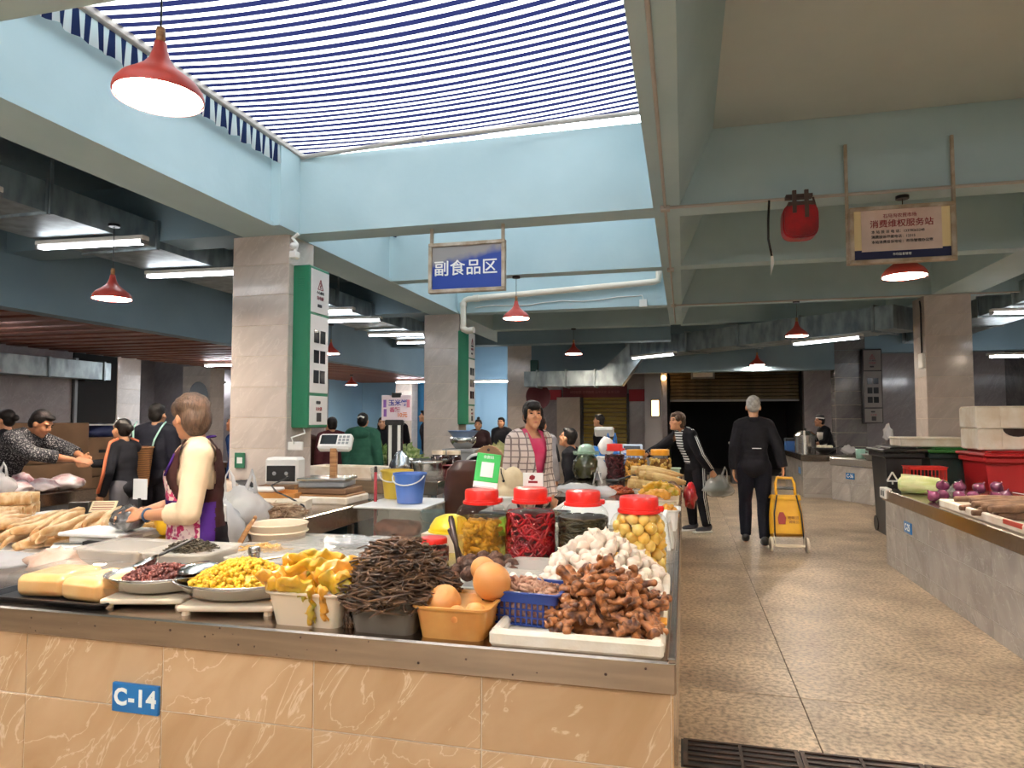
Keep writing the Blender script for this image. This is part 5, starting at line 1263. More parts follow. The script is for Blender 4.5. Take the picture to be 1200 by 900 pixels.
stuff('dried_stalks', heap_mesh(.2, .16, .06, 120, strand(.22, .006, 5, .5, .6), 58), mat('dried_stalk', '#c4a888', .6, col2='#8f6d50', scale=12), 'dried stalks strewn at the open table corner', 'vegetable', (-2.95, 4.55, T))
t = thing('red_pole', 'thin red pole standing at the open table corner', 'pole', (-2.58, 5.45, 0)); MB().tube([(0, 0, 0), (0, 0, 1.02)], .014, 8).build('pole_shaft', mat('red_paint', '#a3202a', .4), t, True); MB().tube([(0, 0, 1.0), (0, 0, 1.05)], [.016, .012], 8).build('pole_cap', mat('dark_wood', '#33211c', .4), t)
# buckets and the pale tank
def bucket(loc, r, h, m, label, hm_=WHITEP):
    t = thing('bucket', label, 'bucket', loc)
    MB().shell([(r*.78, 0), (r, h), (r*1.06, h), (r*1.06, h-.015), (r*1.0, h-.015)], 28).shell([(r*.97, h), (r*.75, .01)], 28).lathe([(r*.78, 0), (0, 0)], 28).lathe([(r*.75, .01), (0, .012)], 28).build('bucket_wall', m, t, 40)
    MB().tube([(r*1.03*math.cos(a), -.25*r-.75*r*math.sin(a), h-.02-r*.55*math.sin(a)) for a in [math.pi*k/12 for k in range(13)]], .006, 6).build('handle', hm_, t, True)
    return t
bucket((-2.25, 5.42, .752), .135, .25, mat('blue_bucket', '#4f7fd0', .4, col2='#5f78b8', scale=3), 'blue plastic bucket with white handle on the pale tank')
bucket((-2.50, 5.72, .752), .14, .25, mat('yellow_bucket', '#d9b945', .4), 'yellow bucket half hidden behind the red pole')
t = thing('plastic_tank', 'pale translucent tank with brown meat under the blue bucket', 'tank', (-2.32, 5.40, .28))
MB().open_box(-.27, .27, -.26, .40, 0, .44, .006, .02, .06).build('tank_wall', clear('tank_plastic', (.97, .97, .95), .06, .1, .12, (.85, .82, .74)), t, 35)
MB().box(-.30, .30, -.29, .43, .45, .468, .006).build('tank_lid', WHITEP, t)
link('meat', fuse(MB().ball((0, -.06, .27), (.2, .17, .08), 2, wob=.3, seed=3), 'meat', mat('brown_meat', '#7a3e2a', .4, col2='#a5644a', scale=12), .015, 1), t)
t = thing('tank_crate', 'black crate under the pale tank', 'crate', (-2.32, 5.45, 0)); basket(t, .28, .27, .275, BLACK, 8, .02)

t = thing('yellow_bowl', 'upturned bright yellow bowl behind the small red lidded jar', 'bowl', (-1.36, 3.9, T+.04)); MB().lathe([(.125, 0), (.12, .03), (.09, .075), (.04, .095), (0, .1)], 24).build('bowl_shell', mat('lemon_plastic', '#efd02a', .35), t, True); MB().lathe([(.13, -.004), (.13, .006), (.12, .008)], 24).build('rim', mat('lemon_plastic', '#efd02a', .35), t)
t = thing('bowl_stand', 'pale box under the upturned yellow bowl', 'box', (-1.36, 3.9, 0)); MB().box(-.13, .13, -.12, .12, 0, T+.035, .01).build('box_body', CREAMP, t); MB().box(-.135, .135, -.125, .125, .7, T+.036).build('rim', CREAMP, t)
bucket((-2.28, 7.7, 0), .2, .42, mat('pink_bucket', '#a85a6a', .4), 'pink bucket on the floor beyond the blue bucket')
bucket((-2.62, 7.05, 0), .16, .46, mat('teal_bucket', '#7ba6b0', .4), 'pale teal bucket on the floor under the table edge', STEEL2)

# ------------------------------------------------------------------ goods on the table behind the blue bucket
t = thing('foam_box', 'long low white foam box behind the platform scale', 'box', (-4.0, 7.75, T), -.1); MB().open_box(-.5, .55, -.18, .18, 0, .13, .02, .01, .02).build('foam_wall', FOAM, t); MB().box(-.45, .5, -.15, .15, .07, .09).build('paper_lining', WHITEP, t)
crumple('goods_bag', 'small yellow packet beside the floral apron', (-3.06, 3.55, T), (.14, .1, .18), mat('yellow_packet', '#e0b021', .4), 43)
crumple('goods_bag', 'small red packet left of the white card', (-3.55, 3.95, T), (.2, .1, .09), REDBAG, 44)
crumple('foil_bag', 'crinkled silver foil bag beside the shiny pot', (-3.28, 7.6, T), (.28, .2, .34), mat('crinkled_foil', '#cfd2d4', .2, 1.0, bump=.6, bscale=25), 41, wob=.3)
t = thing('cooking_pot', 'shiny steel pot stacked in a clear tub', 'pot', (-3.0, 7.75, T)); MB().lathe([(.13, .02), (.17, .06), (.18, .18), (.19, .2), (.17, .2), (0, .19)], 28).build('pot_wall', STEEL2, t, True); MB().open_box(-.18, .18, -.16, .16, 0, .1, .004, .02, .05).build('outer_tub', CLEARP, t)
t = thing('clear_box', 'clear tub beside the silver foil bag', 'tub', (-3.42, 7.5, T)); MB().open_box(-.14, .14, -.12, .12, 0, .14, .004, .015, .04).build('tub_wall', CLEARP, t); MB().box(-.13, .13, -.11, .11, .01, .06, .01).build('paper_lining', WHITEP, t)
for i, (x, y, lb) in enumerate(((-3.1, 8.42, 'left dark jar with pale lid before the second column'), (-2.9, 8.44, 'right dark jar with pale lid before the second column'))):
    t = thing('glass_jar', lb, 'jar', (x, y, T)); MB().lathe([(.09, 0), (.1, .02), (.1, .22), (.08, .25), (0, .25)], 20).build('jar_body', mat('dark_jar', '#2c1513', .15, coat=.5), t, True); MB().lathe([(.09, .25), (.09, .30), (0, .305)], 20).build('screw_lid', CREAMP, t, 40)
t = thing('tray', 'stacked shallow trays with brown goods behind the pot', 'tray', (-3.2, 8.15, T)); MB().open_box(-.25, .3, -.2, .2, .16, .2, .006, .02, .03).build('tray_pan', STEEL2, t); MB().box(-.2, .25, -.15, .15, 0, .16, .01).build('carton', CARD, t)
t = thing('red_box', 'dark red box right of the shiny pot', 'box', (-2.74, 7.95, T)); MB().box(-.1, .1, -.1, .1, 0, .15, .006).build('box_body', mat('dark_red_card', '#6b2327', .5), t); MB().box(-.102, .102, -.1, .102, .11, .14).build('box_band', REDPR, t)
t = thing('dial_scale', 'round white dial scale standing by the second column', 'scale', (-2.42, 8.0, .62))
MB().box(-.16, .16, -.1, .1, 0, .12, .03).build('scale_body', mat('green_scale', '#5c6e5c', .5), t)
MB().lathe([(.17, 0), (.17, .05), (.15, .06), (0, .06)], 28, m=rot(0, R(90)), at=(0, -.03, .26)).build('dial_face', WHITEP, t, 40)
MB().lathe([(.13, .061), (.135, .063), (.14, .061)], 28, m=rot(0, R(90)), at=(0, -.03, .26)).build('dial_ring', GREYP, t); MB().box(-.004, .004, -.096, -.092, .26, .36).build('needle', REDPR, t)
t = thing('round_board', 'round brown chopping board behind the dial scale', 'board', (-2.4, 8.3, .62), (R(80), 0, 0)); MB().lathe([(.2, 0), (.21, .02), (.2, .04), (0, .04)], 28, at=(0, .3, 0)).build('board_disc', CARD, t, 40); MB().lathe([(.02, .041), (.0, .045)], 10, at=(0, .45, 0)).build('hole_plug', BLACK, t)
t = thing('support_crate', 'grey crate under the dial scale', 'crate', (-2.42, 8.12, 0)); MB().box(-.25, .25, -.25, .25, 0, .6, .01).build('crate_body', GREYP, t); MB().box(-.26, .26, -.26, .26, .57, .62, .01).build('crate_rim', GREYP, t)
# menu board on stand
t = thing('menu_stand', 'black stand with colourful hand lettered price board', 'sign', (-3.62, 8.25, .0), .1)
MB().box(-.2, .2, -.012, .012, 1.44, 1.77, .004).build('sign_board', mat('pale_pink_board', '#e9d8dc', .5), t)
MB().box(-.06, .06, -.03, .03, 1.74, 1.80, .006).build('clip', BLACK, t); MB().box(-.15, .1, -.03, .03, 1.38, 1.45, .01).build('clip_base', BLACK, t)
for x in (-.10, .02): MB().box(x, x+.04, -.016, -.008, .74, 1.38).build('pole_strip', WHITEP, t)
MB().box(-.12, .08, -.008, .03, .70, 1.40).build('pole', BLACK, t)
for s_, z, c, x in (('玉米饼', 1.665, '#3d3f9a', .02), ('香糯', 1.575, '#c25b7c', -.02), ('10元', 1.51, '#d8763a', .08)): text('lettering', s_, .085 if z > 1.6 else .07, mat('print_'+c[1:], c, .5), t, (x, -.0135, z), bold=.002)
for x, z, c in ((-.155, 1.66, '#8c5cae'), (.16, 1.66, '#d77f93'), (-.15, 1.54, '#8c5cae')): MB().box(x-.02, x+.02, -.0135, -.012, z-.05, z+.05).build('lettering_block', mat('print_'+c[1:], c, .5), t)

# ------------------------------------------------------------------ left stall goods
crumple('goods_bag', 'tall white carrier bag with two upright handles at the left edge', (-6.02, 4.85, T), (.34, .30, .24), BAGW, 51, ears=True, rz=.5)
crumple('goods_bag', 'white plastic bag behind the carrier bag at the left edge', (-6.15, 4.45, T), (.4, .4, .2), BAGW, 52)
MEAT = mat('pink_packed_meat', '#c99a9c', .35, col2='#eadfdf', scale=7, lo=.42, hi=.58, coat=.4)
crumple('meat_bag', 'pink and white packed meat bag nearest the carrier bag', (-6.08, 5.1, T), (.34, .3, .14), MEAT, 53)
crumple('meat_bag', 'pink and white packed meat bag in the middle of the row', (-6.06, 5.35, T), (.36, .3, .14), MEAT, 54)
crumple('meat_bag', 'pink and white packed meat bag at the right end by the sleeve', (-6.02, 5.6, T), (.36, .3, .16), MEAT, 55)
crumple('meat_bag', 'small red spotted meat bag under the reaching hands', (-6.18, 5.25, T), (.24, .24, .2), mat('red_meat_bag', '#a6636a', .4, col2='#e2d2d2', scale=12, coat=.4), 56)
def carton(loc, w_, d, h, label, rz=0, slot=True):
    t = thing('cardboard_box', label, 'box', loc, rz)
    MB().box(-w_, w_, -d, d, 0, h, .006).build('carton', CARD, t)
    MB().box(-w_*.98, w_*.98, -.006, .006, h, h+.003).build('top_seam', BLACK, t)
    if slot: MB().box(-.05, .05, -d-.002, -d, h*.6, h*.68, 0).build('hand_slot', BLACK, t)
    MB().box(-w_*.3, w_*.2, -d-.0015, -d, h*.25, h*.4).build('print_patch', mat('dark_card_print', '#5f4632', .8), t)
carton((-8.0, 6.9, .0), .55, .4, .9, 'large brown carton low behind the stall man', R(80))
carton((-8.0, 6.9, .91), .5, .38, .5, 'upper brown carton behind the stall man head', R(80))
carton((-8.0, 7.95, .0), .4, .35, .68, 'lower brown carton between stall man and striped sleeve woman', R(82))
carton((-8.0, 7.75, .69), .22, .3, .52, 'brown carton with a hand slot on the lower carton', R(82))
carton((-8.05, 8.25, .69), .26, .3, .52, 'right brown carton with white tape on the lower carton', R(82), False)
t = thing('blue_bundle', 'dark blue covered bundle with pale top on the cartons', 'bundle', (-8.05, 8.0, 1.22)); link('bundle_cover', fuse(MB().ball((0, 0, .06), (.25, .4, .12), 2, wob=.2), 'bundle_cover', mat('dark_blue_cover', '#1d2a55', .5), .02, 1), t); MB().box(-.2, .2, -.38, .42, .15, .17, .004).build('pale_top', WHITEP, t)
# wall dressing at far left: doorway darkness as a near-black panel, bracket, blue panels
t = struct('door_1', MB().box(-11.1, -10.99, 10.3, 11.3, 0, 2.7), VOID)  # solid panel painted as the darkness of an opening
MB().box(-11.05, -10.95, 10.3, 10.36, 0, 2.6).build('door_jamb', GREYP, t)
for i, (x0, x1, m_) in enumerate(((-9.9, -9.2, BLUEW), (-9.15, -8.3, BLUEW2), (-8.2, -7.4, BLUEW2), (-6.3, -5.5, BLUEW), (-5.4, -4.6, BLUEW2))):
    struct('trim_%d' % (i+1), MB().box(x0, x1, 21.2, 21.3, 0, 2.9), m_)
t = thing('wall_fan', 'dark caged fan on the far tiled wall left of the apron woman', 'fan', (-10.6, 13.2, 2.0)); b = MB()
for k in range(12): b.tube([(0, 0, 0), (.0, .3*math.cos(k*.5236), .3*math.sin(k*.5236))], .008, 4)
b.lathe([(.3, -.01), (.31, 0), (.3, .01)], 24, m=rot(0, 0, R(90))); b.build('fan_cage', BLACK, t); MB().tube([(0, 0, 0), (-.4, 0, 0)], .05, 8).build('fan_mount', BLACK, t)

# ------------------------------------------------------------------ right counter vegetables
t = thing('foam_tray', 'long white foam tray along the front of the right counter', 'tray', (2.3, 5.0, T))
MB().box(-.28, .32, -1.6, 1.25, 0, .02).build('tray_base', FOAM, t)
MB().box(-.30, -.265, -1.6, 1.25, 0, .06, .008).build('tray_side', FOAM, t); MB().box(.30, .335, -1.6, 1.25, 0, .06, .008).build('tray_side', FOAM, t)
MB().box(-.30, .335, 1.22, 1.26, 0, .06, .008).build('tray_side', FOAM, t)
b = MB(); b.box(-.305, -.29, -.15, .1, .03, .061, .002); b.build('red_label', mat('red_label_foil', '#c64a3a', .5), t)
CAB = mat('pale_cabbage', '#dfe3b4', .5, col2='#b9c878', scale=6, stretch=(.5, 3, 3), trans=.2)
t = thing('napa_cabbage', 'pale green napa cabbage at the far end of the right counter', 'vegetable', (2.17, 7.22, T+.085), (0, 0, -.25))
link('cabbage_head', fuse(MB().tube([(-.20, 0, 0), (-.17, 0, 0), (-.04, 0, .005), (.09, 0, 0), (.17, 0, 0), (.20, 0, 0)], [.04, .075, .088, .08, .05, .02], 16).ball((.08, .04, .02), (.11, .055, .055), 2, wob=.3), 'cabbage_head', CAB, .01, 1), t)
for k, (a, s_) in enumerate(((-.4, 1), (.9, .9), (2.2, 1.0))):
    def f(u, v, a=a): return (-.17+.37*u, (.090+.010*math.sin(v*9+u*5))*math.cos(a+(v-.5)*1.7)*(1-.5*u*u), (.090+.010*math.sin(v*9+u*5))*math.sin(a+(v-.5)*1.7)*(1-.5*u*u))
    MB().sheet(f, 10, 10).build('outer_leaf', CAB, t, True)
t = crumple('goods_bag', 'clear wrapping at the tip of the napa cabbage', (2.40, 7.1, T), (.16, .2, .1), BAGC, 57)
ON = mat('purple_onion', '#5a1f3f', .25, col2='#7d3a5c', scale=5, stretch=(3, 3, .6), coat=.4, rnd=.15)
om = MB(); om.lathe([(0, -.045), (.03, -.042), (.053, -.015), (.05, .012), (.025, .035), (.008, .05), (.006, .065), (0, .066)], 20)
om = om.mesh('red_onion', ON, True)
for x, y, z, lb in ((2.30, 6.45, .05, 'purple onion nearest the cabbage at the front'), (2.42, 6.6, .05, 'purple onion second from left in the row'), (2.46, 6.72, .12, 'purple onion on top at the left of the row'), (2.53, 6.55, .05, 'small purple onion low in the middle of the row'), (2.58, 6.68, .12, 'purple onion on top in the middle of the row'),
                (2.64, 6.55, .05, 'purple onion low right of the middle'), (2.72, 6.65, .11, 'purple onion on top right of the middle'), (2.78, 6.5, .05, 'purple onion low near the right end'), (2.88, 6.55, .06, 'rightmost purple onion of the row'), (2.86, 6.66, .12, 'purple onion on top at the right end of the row')):
    tag(link('red_onion', om, None, (x-.24, y+.12, T+z), (random.uniform(-.8, .8), random.uniform(-.8, .8), random.random()*6)), lb, 'onion', 'purple onions on the right counter')
YAM = mat('brown_yam_skin', '#8a6a50', .7, col2='#5f4534', scale=10, detail=6, bump=.3, bscale=60, rnd=.1)
ym2 = []
for s in range(3):
    rn = random.Random(70+s); ym2.append(fuse(MB().tube([(-.5, 0, 0), (-.3, .01, .004), (0, -.012, 0), (.3, .01, .005), (.5, 0, 0)], [.022, .03, .034, .03, .02], 9), 'yam', YAM, .009, 1))
rn = random.Random(12)
for i in range(16):
    y = 5.35+.075*(i % 8); z = .05+.055*(i//8); x = 2.52+rn.uniform(-.08, .1)
    tag(link('yam', ym2[i % 3], None, (x, y, T+z), (0, 0, R(8)+rn.uniform(-.18, .18))), 'long brown yam lying in the foam tray of the right counter', 'vegetable', 'long yams in the right tray')
SWP = mat('sweet_potato_skin', '#94624a', .6, col2='#74402f', scale=8, bump=.25, bscale=50, rnd=.12)
sp_m = [fuse(MB().tube([(-.1, 0, 0), (-.05, .006, 0), (.02, -.004, 0), (.08, 0, 0), (.12, .004, 0)], [.014, .04, .046, .034, .010], 10), 'sweet_potato', SWP, .008, 1) for s in range(2)]
for x, y, z in scatter(34, lambda x, y: T+.06+.08*max(0, 1-((x-2.35)/.26)**2), (2.1, 2.56, 3.7, 4.85), .10, 3):
    tag(link('sweet_potato', sp_m[rn.randint(0, 1)], None, (x, y, z), (rn.uniform(-.3, .3), rn.uniform(-.3, .3), rn.random()*3)), 'reddish brown sweet potato at the right edge of the photo', 'vegetable', 'sweet potatoes in the right tray')
t = thing('paper_sheet', 'large white paper sheet spread behind the purple onions', 'paper', (2.85, 6.2, T)); 
MB().sheet(lambda u, v: (-.25+.55*u, -.35+.6*v, .075+.02*math.sin(u*5+v*3)+.03*v), 10, 10, .004).build('sheet', WHITEPR, t, True); MB().box(-.2, .28, -.3, .2, 0, .05, .01).build('paper_pad', FOAM, t)
t = thing('plastic_box', 'box with yellow edge at the right border above the yams', 'box', (2.95, 5.6, T)); MB().open_box(-.22, .2, -.25, .3, 0, .11, .01, .01, .02).build('box_wall', FOAM, t); MB().box(-.24, -.2, -.25, -.05, .06, .12, .004).build('yellow_edge', mat('orange_tape', '#d8942f', .5), t)
for i, (x, y, a) in enumerate(((2.72, 5.5, .9), (2.78, 5.2, 1.0), (2.7, 5.0, .8))):
    tag(MB().tube([(-.2, 0, .04), (0, 0, .05), (.2, .01, .03)], [.02, .03, .012], 9).build('green_cucumber', mat('cucumber', '#5d7a34', .4, col2='#7f9a4e', scale=10), None, True, (x, y, T), a), ('cucumber nearest the right border', 'middle cucumber by the foam box', 'cucumber nearest the sweet potatoes')[i], 'vegetable')

# ------------------------------------------------------------------ wheelie bins and foam boxes
def bin_(loc, m, label, w_=.30, lidm=None, mark=False):
    t = thing('wheelie_bin', label, 'bin', loc)
    MB().prism([(-w_*.78, 0), (w_*.78, 0), (w_, 1.0), (-w_, 1.0)], -.30, .34, 'Y').build('bin_body', m, t)
    MB().box(-w_-.03, w_+.03, -.36, .38, .98, 1.05, .015).build('bin_rim', m, t)
    MB().box(-w_-.05, w_+.05, -.40, .42, 1.05, 1.09, .015).box(-w_+.05, w_-.05, -.32, .34, 1.088, 1.115, .012).build('bin_lid', lidm or m, t)
    MB().tube([(-w_*.8, .44, 1.0), (w_*.8, .44, 1.0)], .018, 8).build('handle', m, t)
    wm = MB().tube([(-.03, 0, 0), (.03, 0, 0)], .1, 16).mesh('wheel', BLACK)
    for s_ in (-1, 1): link('wheel', wm, t, (s_*(w_-.06), .34, .1))
    return t
t = bin_((2.60, 9.6, 0), BLACK, 'black wheelie bin with white tree mark behind the right counter', .20)
b = MB(); 
for a, c in (((-.06, 0), (.0, .11)), ((0, .11), (.06, 0)), ((.06, 0), (-.06, 0)), ((0, 0), (0, -.04))): b.tube([(a[0], 0, a[1]), (c[0], 0, c[1])], .010, 5)
b.build('tree_mark', WHITEPR, t, False, (-.13, -.31, .70))
bin_((3.13, 9.60, 0), mat('dark_teal_plastic', '#12302e', .4), 'dark bin with green lid between black and red bins', .24, mat('green_lid', '#23752f', .4))
t = bin_((3.56, 8.74, 0), mat('red_bin', '#a81c20', .4), 'big red wheelie bin behind the onions', .40)
b = MB(); b.tube([(0, 0, .0), (.05, 0, .06), (0, 0, .10), (-.05, 0, .06), (0, 0, 0)], .009, 5); b.tube([(-.05, 0, 0), (.05, 0, 0)], .009, 5); b.build('recycle_mark', WHITEPR, t, False, (-.25, -.31, .6))
t = thing('plastic_basket', 'red lattice basket hung before the green lidded bin', 'basket', (2.73, 8.98, .73)); basket(t, .19, .12, .17, mat('red_basket', '#d2322a', .4), 10, .010)
t = thing('basket_stand', 'dark trolley frame carrying the red basket', 'stand', (2.73, 8.98, 0)); MB().box(-.2, .2, -.12, .12, .68, .725, .006).build('shelf', BLACK, t)
lg = MB().box(-.012, .012, -.012, .012, 0, .68).mesh('leg', BLACK)
for i in (-1, 1):
    for j in (-1, 1): link('leg', lg, t, (i*.18, j*.1, 0))
b = MB(); b.tube([(-.19, -.13, .5), (-.1, -.14, .62), (.02, -.13, .55), (.15, -.14, .66)], .012, 6).tube([(.1, -.13, .45), (.25, -.1, .7), (.35, -.05, .76)], .01, 6); b.build('cable', mat('dark_blue_cord', '#1c3852', .5), t, True)
t = thing('foam_box', 'flat white foam box lying on the black and green bins', 'box', (2.98, 9.62, 1.118)); MB().box(-.38, .38, -.24, .24, 0, .10, .012).build('foam_body', FOAM, t); MB().box(-.39, .39, -.25, .25, .085, .115, .012).build('foam_lid', FOAM, t)
def foamcrate(loc, label, red):
    t = thing('foam_box', label, 'box', loc)
    MB().box(-.42, .42, -.22, .25, 0, .235, .014).build('foam_body', FOAM, t)
    for x0, x1 in ((-.42, -.18), (.12, .42)): MB().box(x0, x1, -.232, -.21, .0, .235, .008).build('foam_rib', FOAM, t)
    q = [(-.18+.15+.14*math.cos(a), .235-.09*math.sin(a)) for a in [math.pi*k/10 for k in range(11)]]
    if red: MB().prism(q, -.224, -.218, 'Y').build('hand_hole', mat('dark_hole', '#2b1c18', .9), t); MB().box(.28, .34, -.236, -.23, .10, .22).build('red_sticker', mat('red_sticker', '#b8323a', .5), t)
    else: text('lettering', '鲜', .09, REDPR, t, (.2, -.2335, .13)); MB().box(-.41, .41, -.2, .23, .235, .245, .004).build('foam_lid', FOAM, t)
foamcrate((3.56, 8.8, 1.118), 'lower white foam crate with hand hole on the red bin', True)
foamcrate((3.55, 8.8, 1.356), 'upper white foam crate with red print at the right border', False)

# ------------------------------------------------------------------ yellow shopping trolley
YB = mat('yellow_bag_cloth', '#e0ab10', .5, col2='#d29a0a', scale=5, bump=.2, bscale=12)
t = thing('shopping_trolley', 'yellow cloth shopping trolley pulled by the old man', 'trolley', (1.10, 8.05, 0), (R(-14), 0, .05))
def tb(u, v):
    a = 2*math.pi*u; z = .20+.42*v; e = .45; hw = .175-.035*v+.012*math.sin(v*3.1); hd = .11+.01*math.sin(u*25)
    return (hw*math.copysign(abs(math.cos(a))**e, math.cos(a)), .06+hd*math.copysign(abs(math.sin(a))**e, math.sin(a)), z)
MB().sheet(tb, 40, 8).build('bag', YB, t, True)
MB().box(-.165, .165, -.03, .15, .18, .21, .01).build('bag_bottom', mat('dark_yellow_cloth', '#b87d0c', .6), t)
def fl_(u, v): return (-.15+.30*u, -.06+.26*v, .62+.02*math.sin(v*3.1)-.05*(1-min(1, v*5)))
MB().sheet(fl_, 8, 8, .006).build('bag_flap', YB, t, True)
FR = mat('cream_metal_tube', '#d9cdb4', .35, .4)
b = MB(); b.tube([(-.15, -.06, .10), (-.14, -.06, .42), (-.10, -.055, .62)], .008, 6); b.build('frame_side', BLACK, t, True)
b = MB(); b.tube([(.15, -.06, .10), (.14, -.06, .42), (.10, -.055, .62)], .008, 6); b.build('frame_side', BLACK, t, True)
b = MB(); b.tube([(-.10, -.02, .6), (-.10, .0, .76), (-.08, .0, .82), (.08, .0, .82), (.10, 0, .76), (.10, -.02, .6)], .016, 8); b.build('handle', mat('yellow_handle', '#dba312', .4), t, True)
MB().box(-.09, .09, -.02, .02, .69, .72, .006).build('handle_bar', BLACK, t)
MB().tube([(-.15, -.05, .20), (-.15, -.08, .06), (.15, -.08, .06), (.15, -.05, .20)], .010, 8).build('axle_frame', FR, t, True); MB().tube([(-.17, -.03, .08), (.17, -.03, .08)], .008, 8).build('axle', FR, t)
wm = MB().lathe([(.075, -.014), (.082, -.008), (.082, .008), (.075, .014), (.055, .012), (.05, .004), (.02, .006), (.015, .016), (0, .016)], 22, m=rot(0, 0, R(90))).lathe([(.05, -.004), (.055, -.012), (.075, -.014)], 22, m=rot(0, 0, R(90))).mesh('wheel', CREAMP)
for s_ in (-1, 1): link('wheel', wm, t, (s_*.185, -.02, .085))
MB().prism([(-.10, .30), (-.03, .30), (-.02, .37), (-.045, .43), (-.085, .43), (-.105, .37)], -.058, -.054, 'Y').build('red_badge', mat('dark_red_badge', '#8e2415', .5), t)
text('lettering', '老味道', .04, mat('brown_print', '#8a4f12', .5), t, (.055, -.056, .37)); text('lettering', '调味品', .036, mat('brown_print', '#8a4f12', .5), t, (.06, -.056, .325))

# ------------------------------------------------------------------ the dark back of the hall
SH = mat('dark_shutter_slat', '#5b4a2c', .5, .3, col2='#463819', scale=4)
t = thing('roller_shutter', 'half raised brown roller shutter over the dark doorway', 'shutter', (1.27, 18.75, 1.98))
sl_ = MB().box(-1.62, 1.60, -.02, .02, .0, .085, .012).mesh('slat', SH)
for k in range(7): link('slat', sl_, t, (0, 0, k*.095))
MB().box(-1.63, 1.61, -.06, .06, .665, .76).build('shutter_box', SH, t)
MB().box(-1.62, 1.60, -.03, .03, -.05, 0).build('bottom_bar', GREYP, t)
t = thing('roller_shutter', 'closed olive brown roller shutter behind the dark haired shopper', 'shutter', (-2.05, 18.42, .2))
sl_ = MB().box(-.58, .58, -.02, .02, .0, .10, .014).mesh('slat', mat('olive_shutter_slat', '#8a7431', .5, .3))
for k in range(17): link('slat', sl_, t, (0, 0, k*.112))
MB().box(-.66, -.58, -.04, .04, 0, 1.95).build('guide_rail', BLACK, t); MB().box(.58, .64, -.04, .04, 0, 1.95).build('guide_rail', BLACK, t)
t = thing('red_banner', 'dark red banner with small white lettering above the closed shutter', 'banner', (-2.32, 18.40, 2.05)); MB().box(-.86, .86, -.02, .02, 0, .62).build('banner_cloth', mat('dark_red_cloth', '#5e1820', .6), t)
for z in (.45, .28, .14): text('lettering', '诚信经营 文明服务 公平买卖 童叟无欺', .08, mat('faded_print', '#8d5a5c', .6), t, (0, -.0215, z))
t = thing('wall_plaque', 'small red plaque on the pale pillar right of the closed shutter', 'sign', (-1.2, 18.42, 1.95)); MB().box(-.2, .2, -.015, .015, 0, .30).build('plaque', mat('bright_red_sign', '#a2192a', .5), t); MB().box(-.21, .21, -.01, .018, -.01, .31).build('plaque_edge', REDPR, t)
t = thing('wall_plaque', 'red plaque on the back wall behind the hanging fan', 'sign', (-3.42, 18.42, 2.0)); MB().box(-.18, .18, -.015, .015, 0, .26).build('plaque', mat('bright_red_sign', '#a2192a', .5), t); MB().box(-.19, .19, -.01, .018, -.01, .27).build('plaque_edge', REDPR, t)
struct('trim_6', MB().box(-.98, -.55, 18.1, 18.55, 0, 2.9), mat('pale_pillar', '#a9a5a5', .3))
struct('trim_7', MB().box(-3.35, -2.72, 18.35, 18.5, 0, 2.06), COLT)
t = thing('standing_fan', 'dark red caged fan on the dim column behind the blazer woman', 'fan', (-3.35, 15.9, 2.0), .5); b = MB()
for r_ in (.1, .2, .3): b.lathe([(r_, -.008), (r_+.008, 0), (r_, .008)], 24, m=rot(0, R(90)))
for k in range(12): b.tube([(0, 0, 0), (.3*math.cos(k*.5236), 0, .3*math.sin(k*.5236))], .006, 4)
b.build('fan_cage', mat('dark_red_cage', '#5a1a26', .4), t)
MB().tube([(0, .02, 0), (-.05, .42, 0)], .03, 8).build('fan_mount', BLACK, t)
for k in range(3): MB().prism([(0, 0), (.12, .24), (-.02, .26)], .0, .01, 'Y').build('fan_blade', mat('dark_red_blade', '#7a2a3a', .4), t, rz=(0, R(k*120), 0))
t = thing('warm_lamp', 'small warm lamp hung beside the dark doorway', 'lamp', (-.50, 18.35, 2.55)); MB().ball((0, 0, 0), .07, 2).build('bulb', glow('warm_bulb', '#ffc478', 16), t, True); MB().tube([(0, 0, .06), (0, .02, .25), (0, .17, .35)], .008, 6).build('cord', BLACK, t)
t = thing('light_box', 'small warm lit panel low beside the dark doorway', 'light', (-.72, 18.04, 1.55)); MB().box(-.08, .1, -.03, .03, 0, .4, .006).build('lit_panel', glow('warm_panel', '#ffc98a', 5), t); MB().box(-.09, .11, -.02, .06, -.02, .42).build('panel_case', GREYP, t)
t = thing('exit_lamp', 'small grey emergency lamp above the shutter', 'light', (.5, 18.55, 2.52)); MB().box(-.3, .3, -.04, .04, 0, .22, .01).build('lamp_case', GREYP, t); MB().box(-.25, .25, -.045, -.04, .05, .17).build('lamp_face', WHITEP, t)
# cook's counter things
t = thing('wok', 'black wok on the cook counter', 'wok', (2.62, 14.25, .80)); MB().lathe([(.07, 0), (.18, .07), (.22, .12), (.205, .12), (.13, .04), (0, .02)], 24).build('wok_bowl', BLACK, t, True); MB().tube([(.2, 0, .11), (.28, 0, .14), (.36, 0, .14)], .012, 6).build('handle', BLACK, t)
for i in range(6): tag(link('white_bun', fuse(MB().ball((0, 0, 0), (.045, .04, .035), 2), 'white_bun', FOAM, .012, 1), None, (2.51+.045*i, 14.22+.05*(i % 2), .93), None), 'pale bun heaped in the black wok', 'food', 'pale buns in the wok')
t = thing('blue_box', 'blue printed box at the left end of the cook counter', 'box', (2.2, 15.6, .80)); MB().box(-.1, .3, -.15, .15, 0, .22, .006).build('box_body', mat('blue_box_print', '#2d5fa8', .4), t); MB().box(-.11, .31, -.16, .16, .2, .26, .006).build('box_lid', BLACK, t)
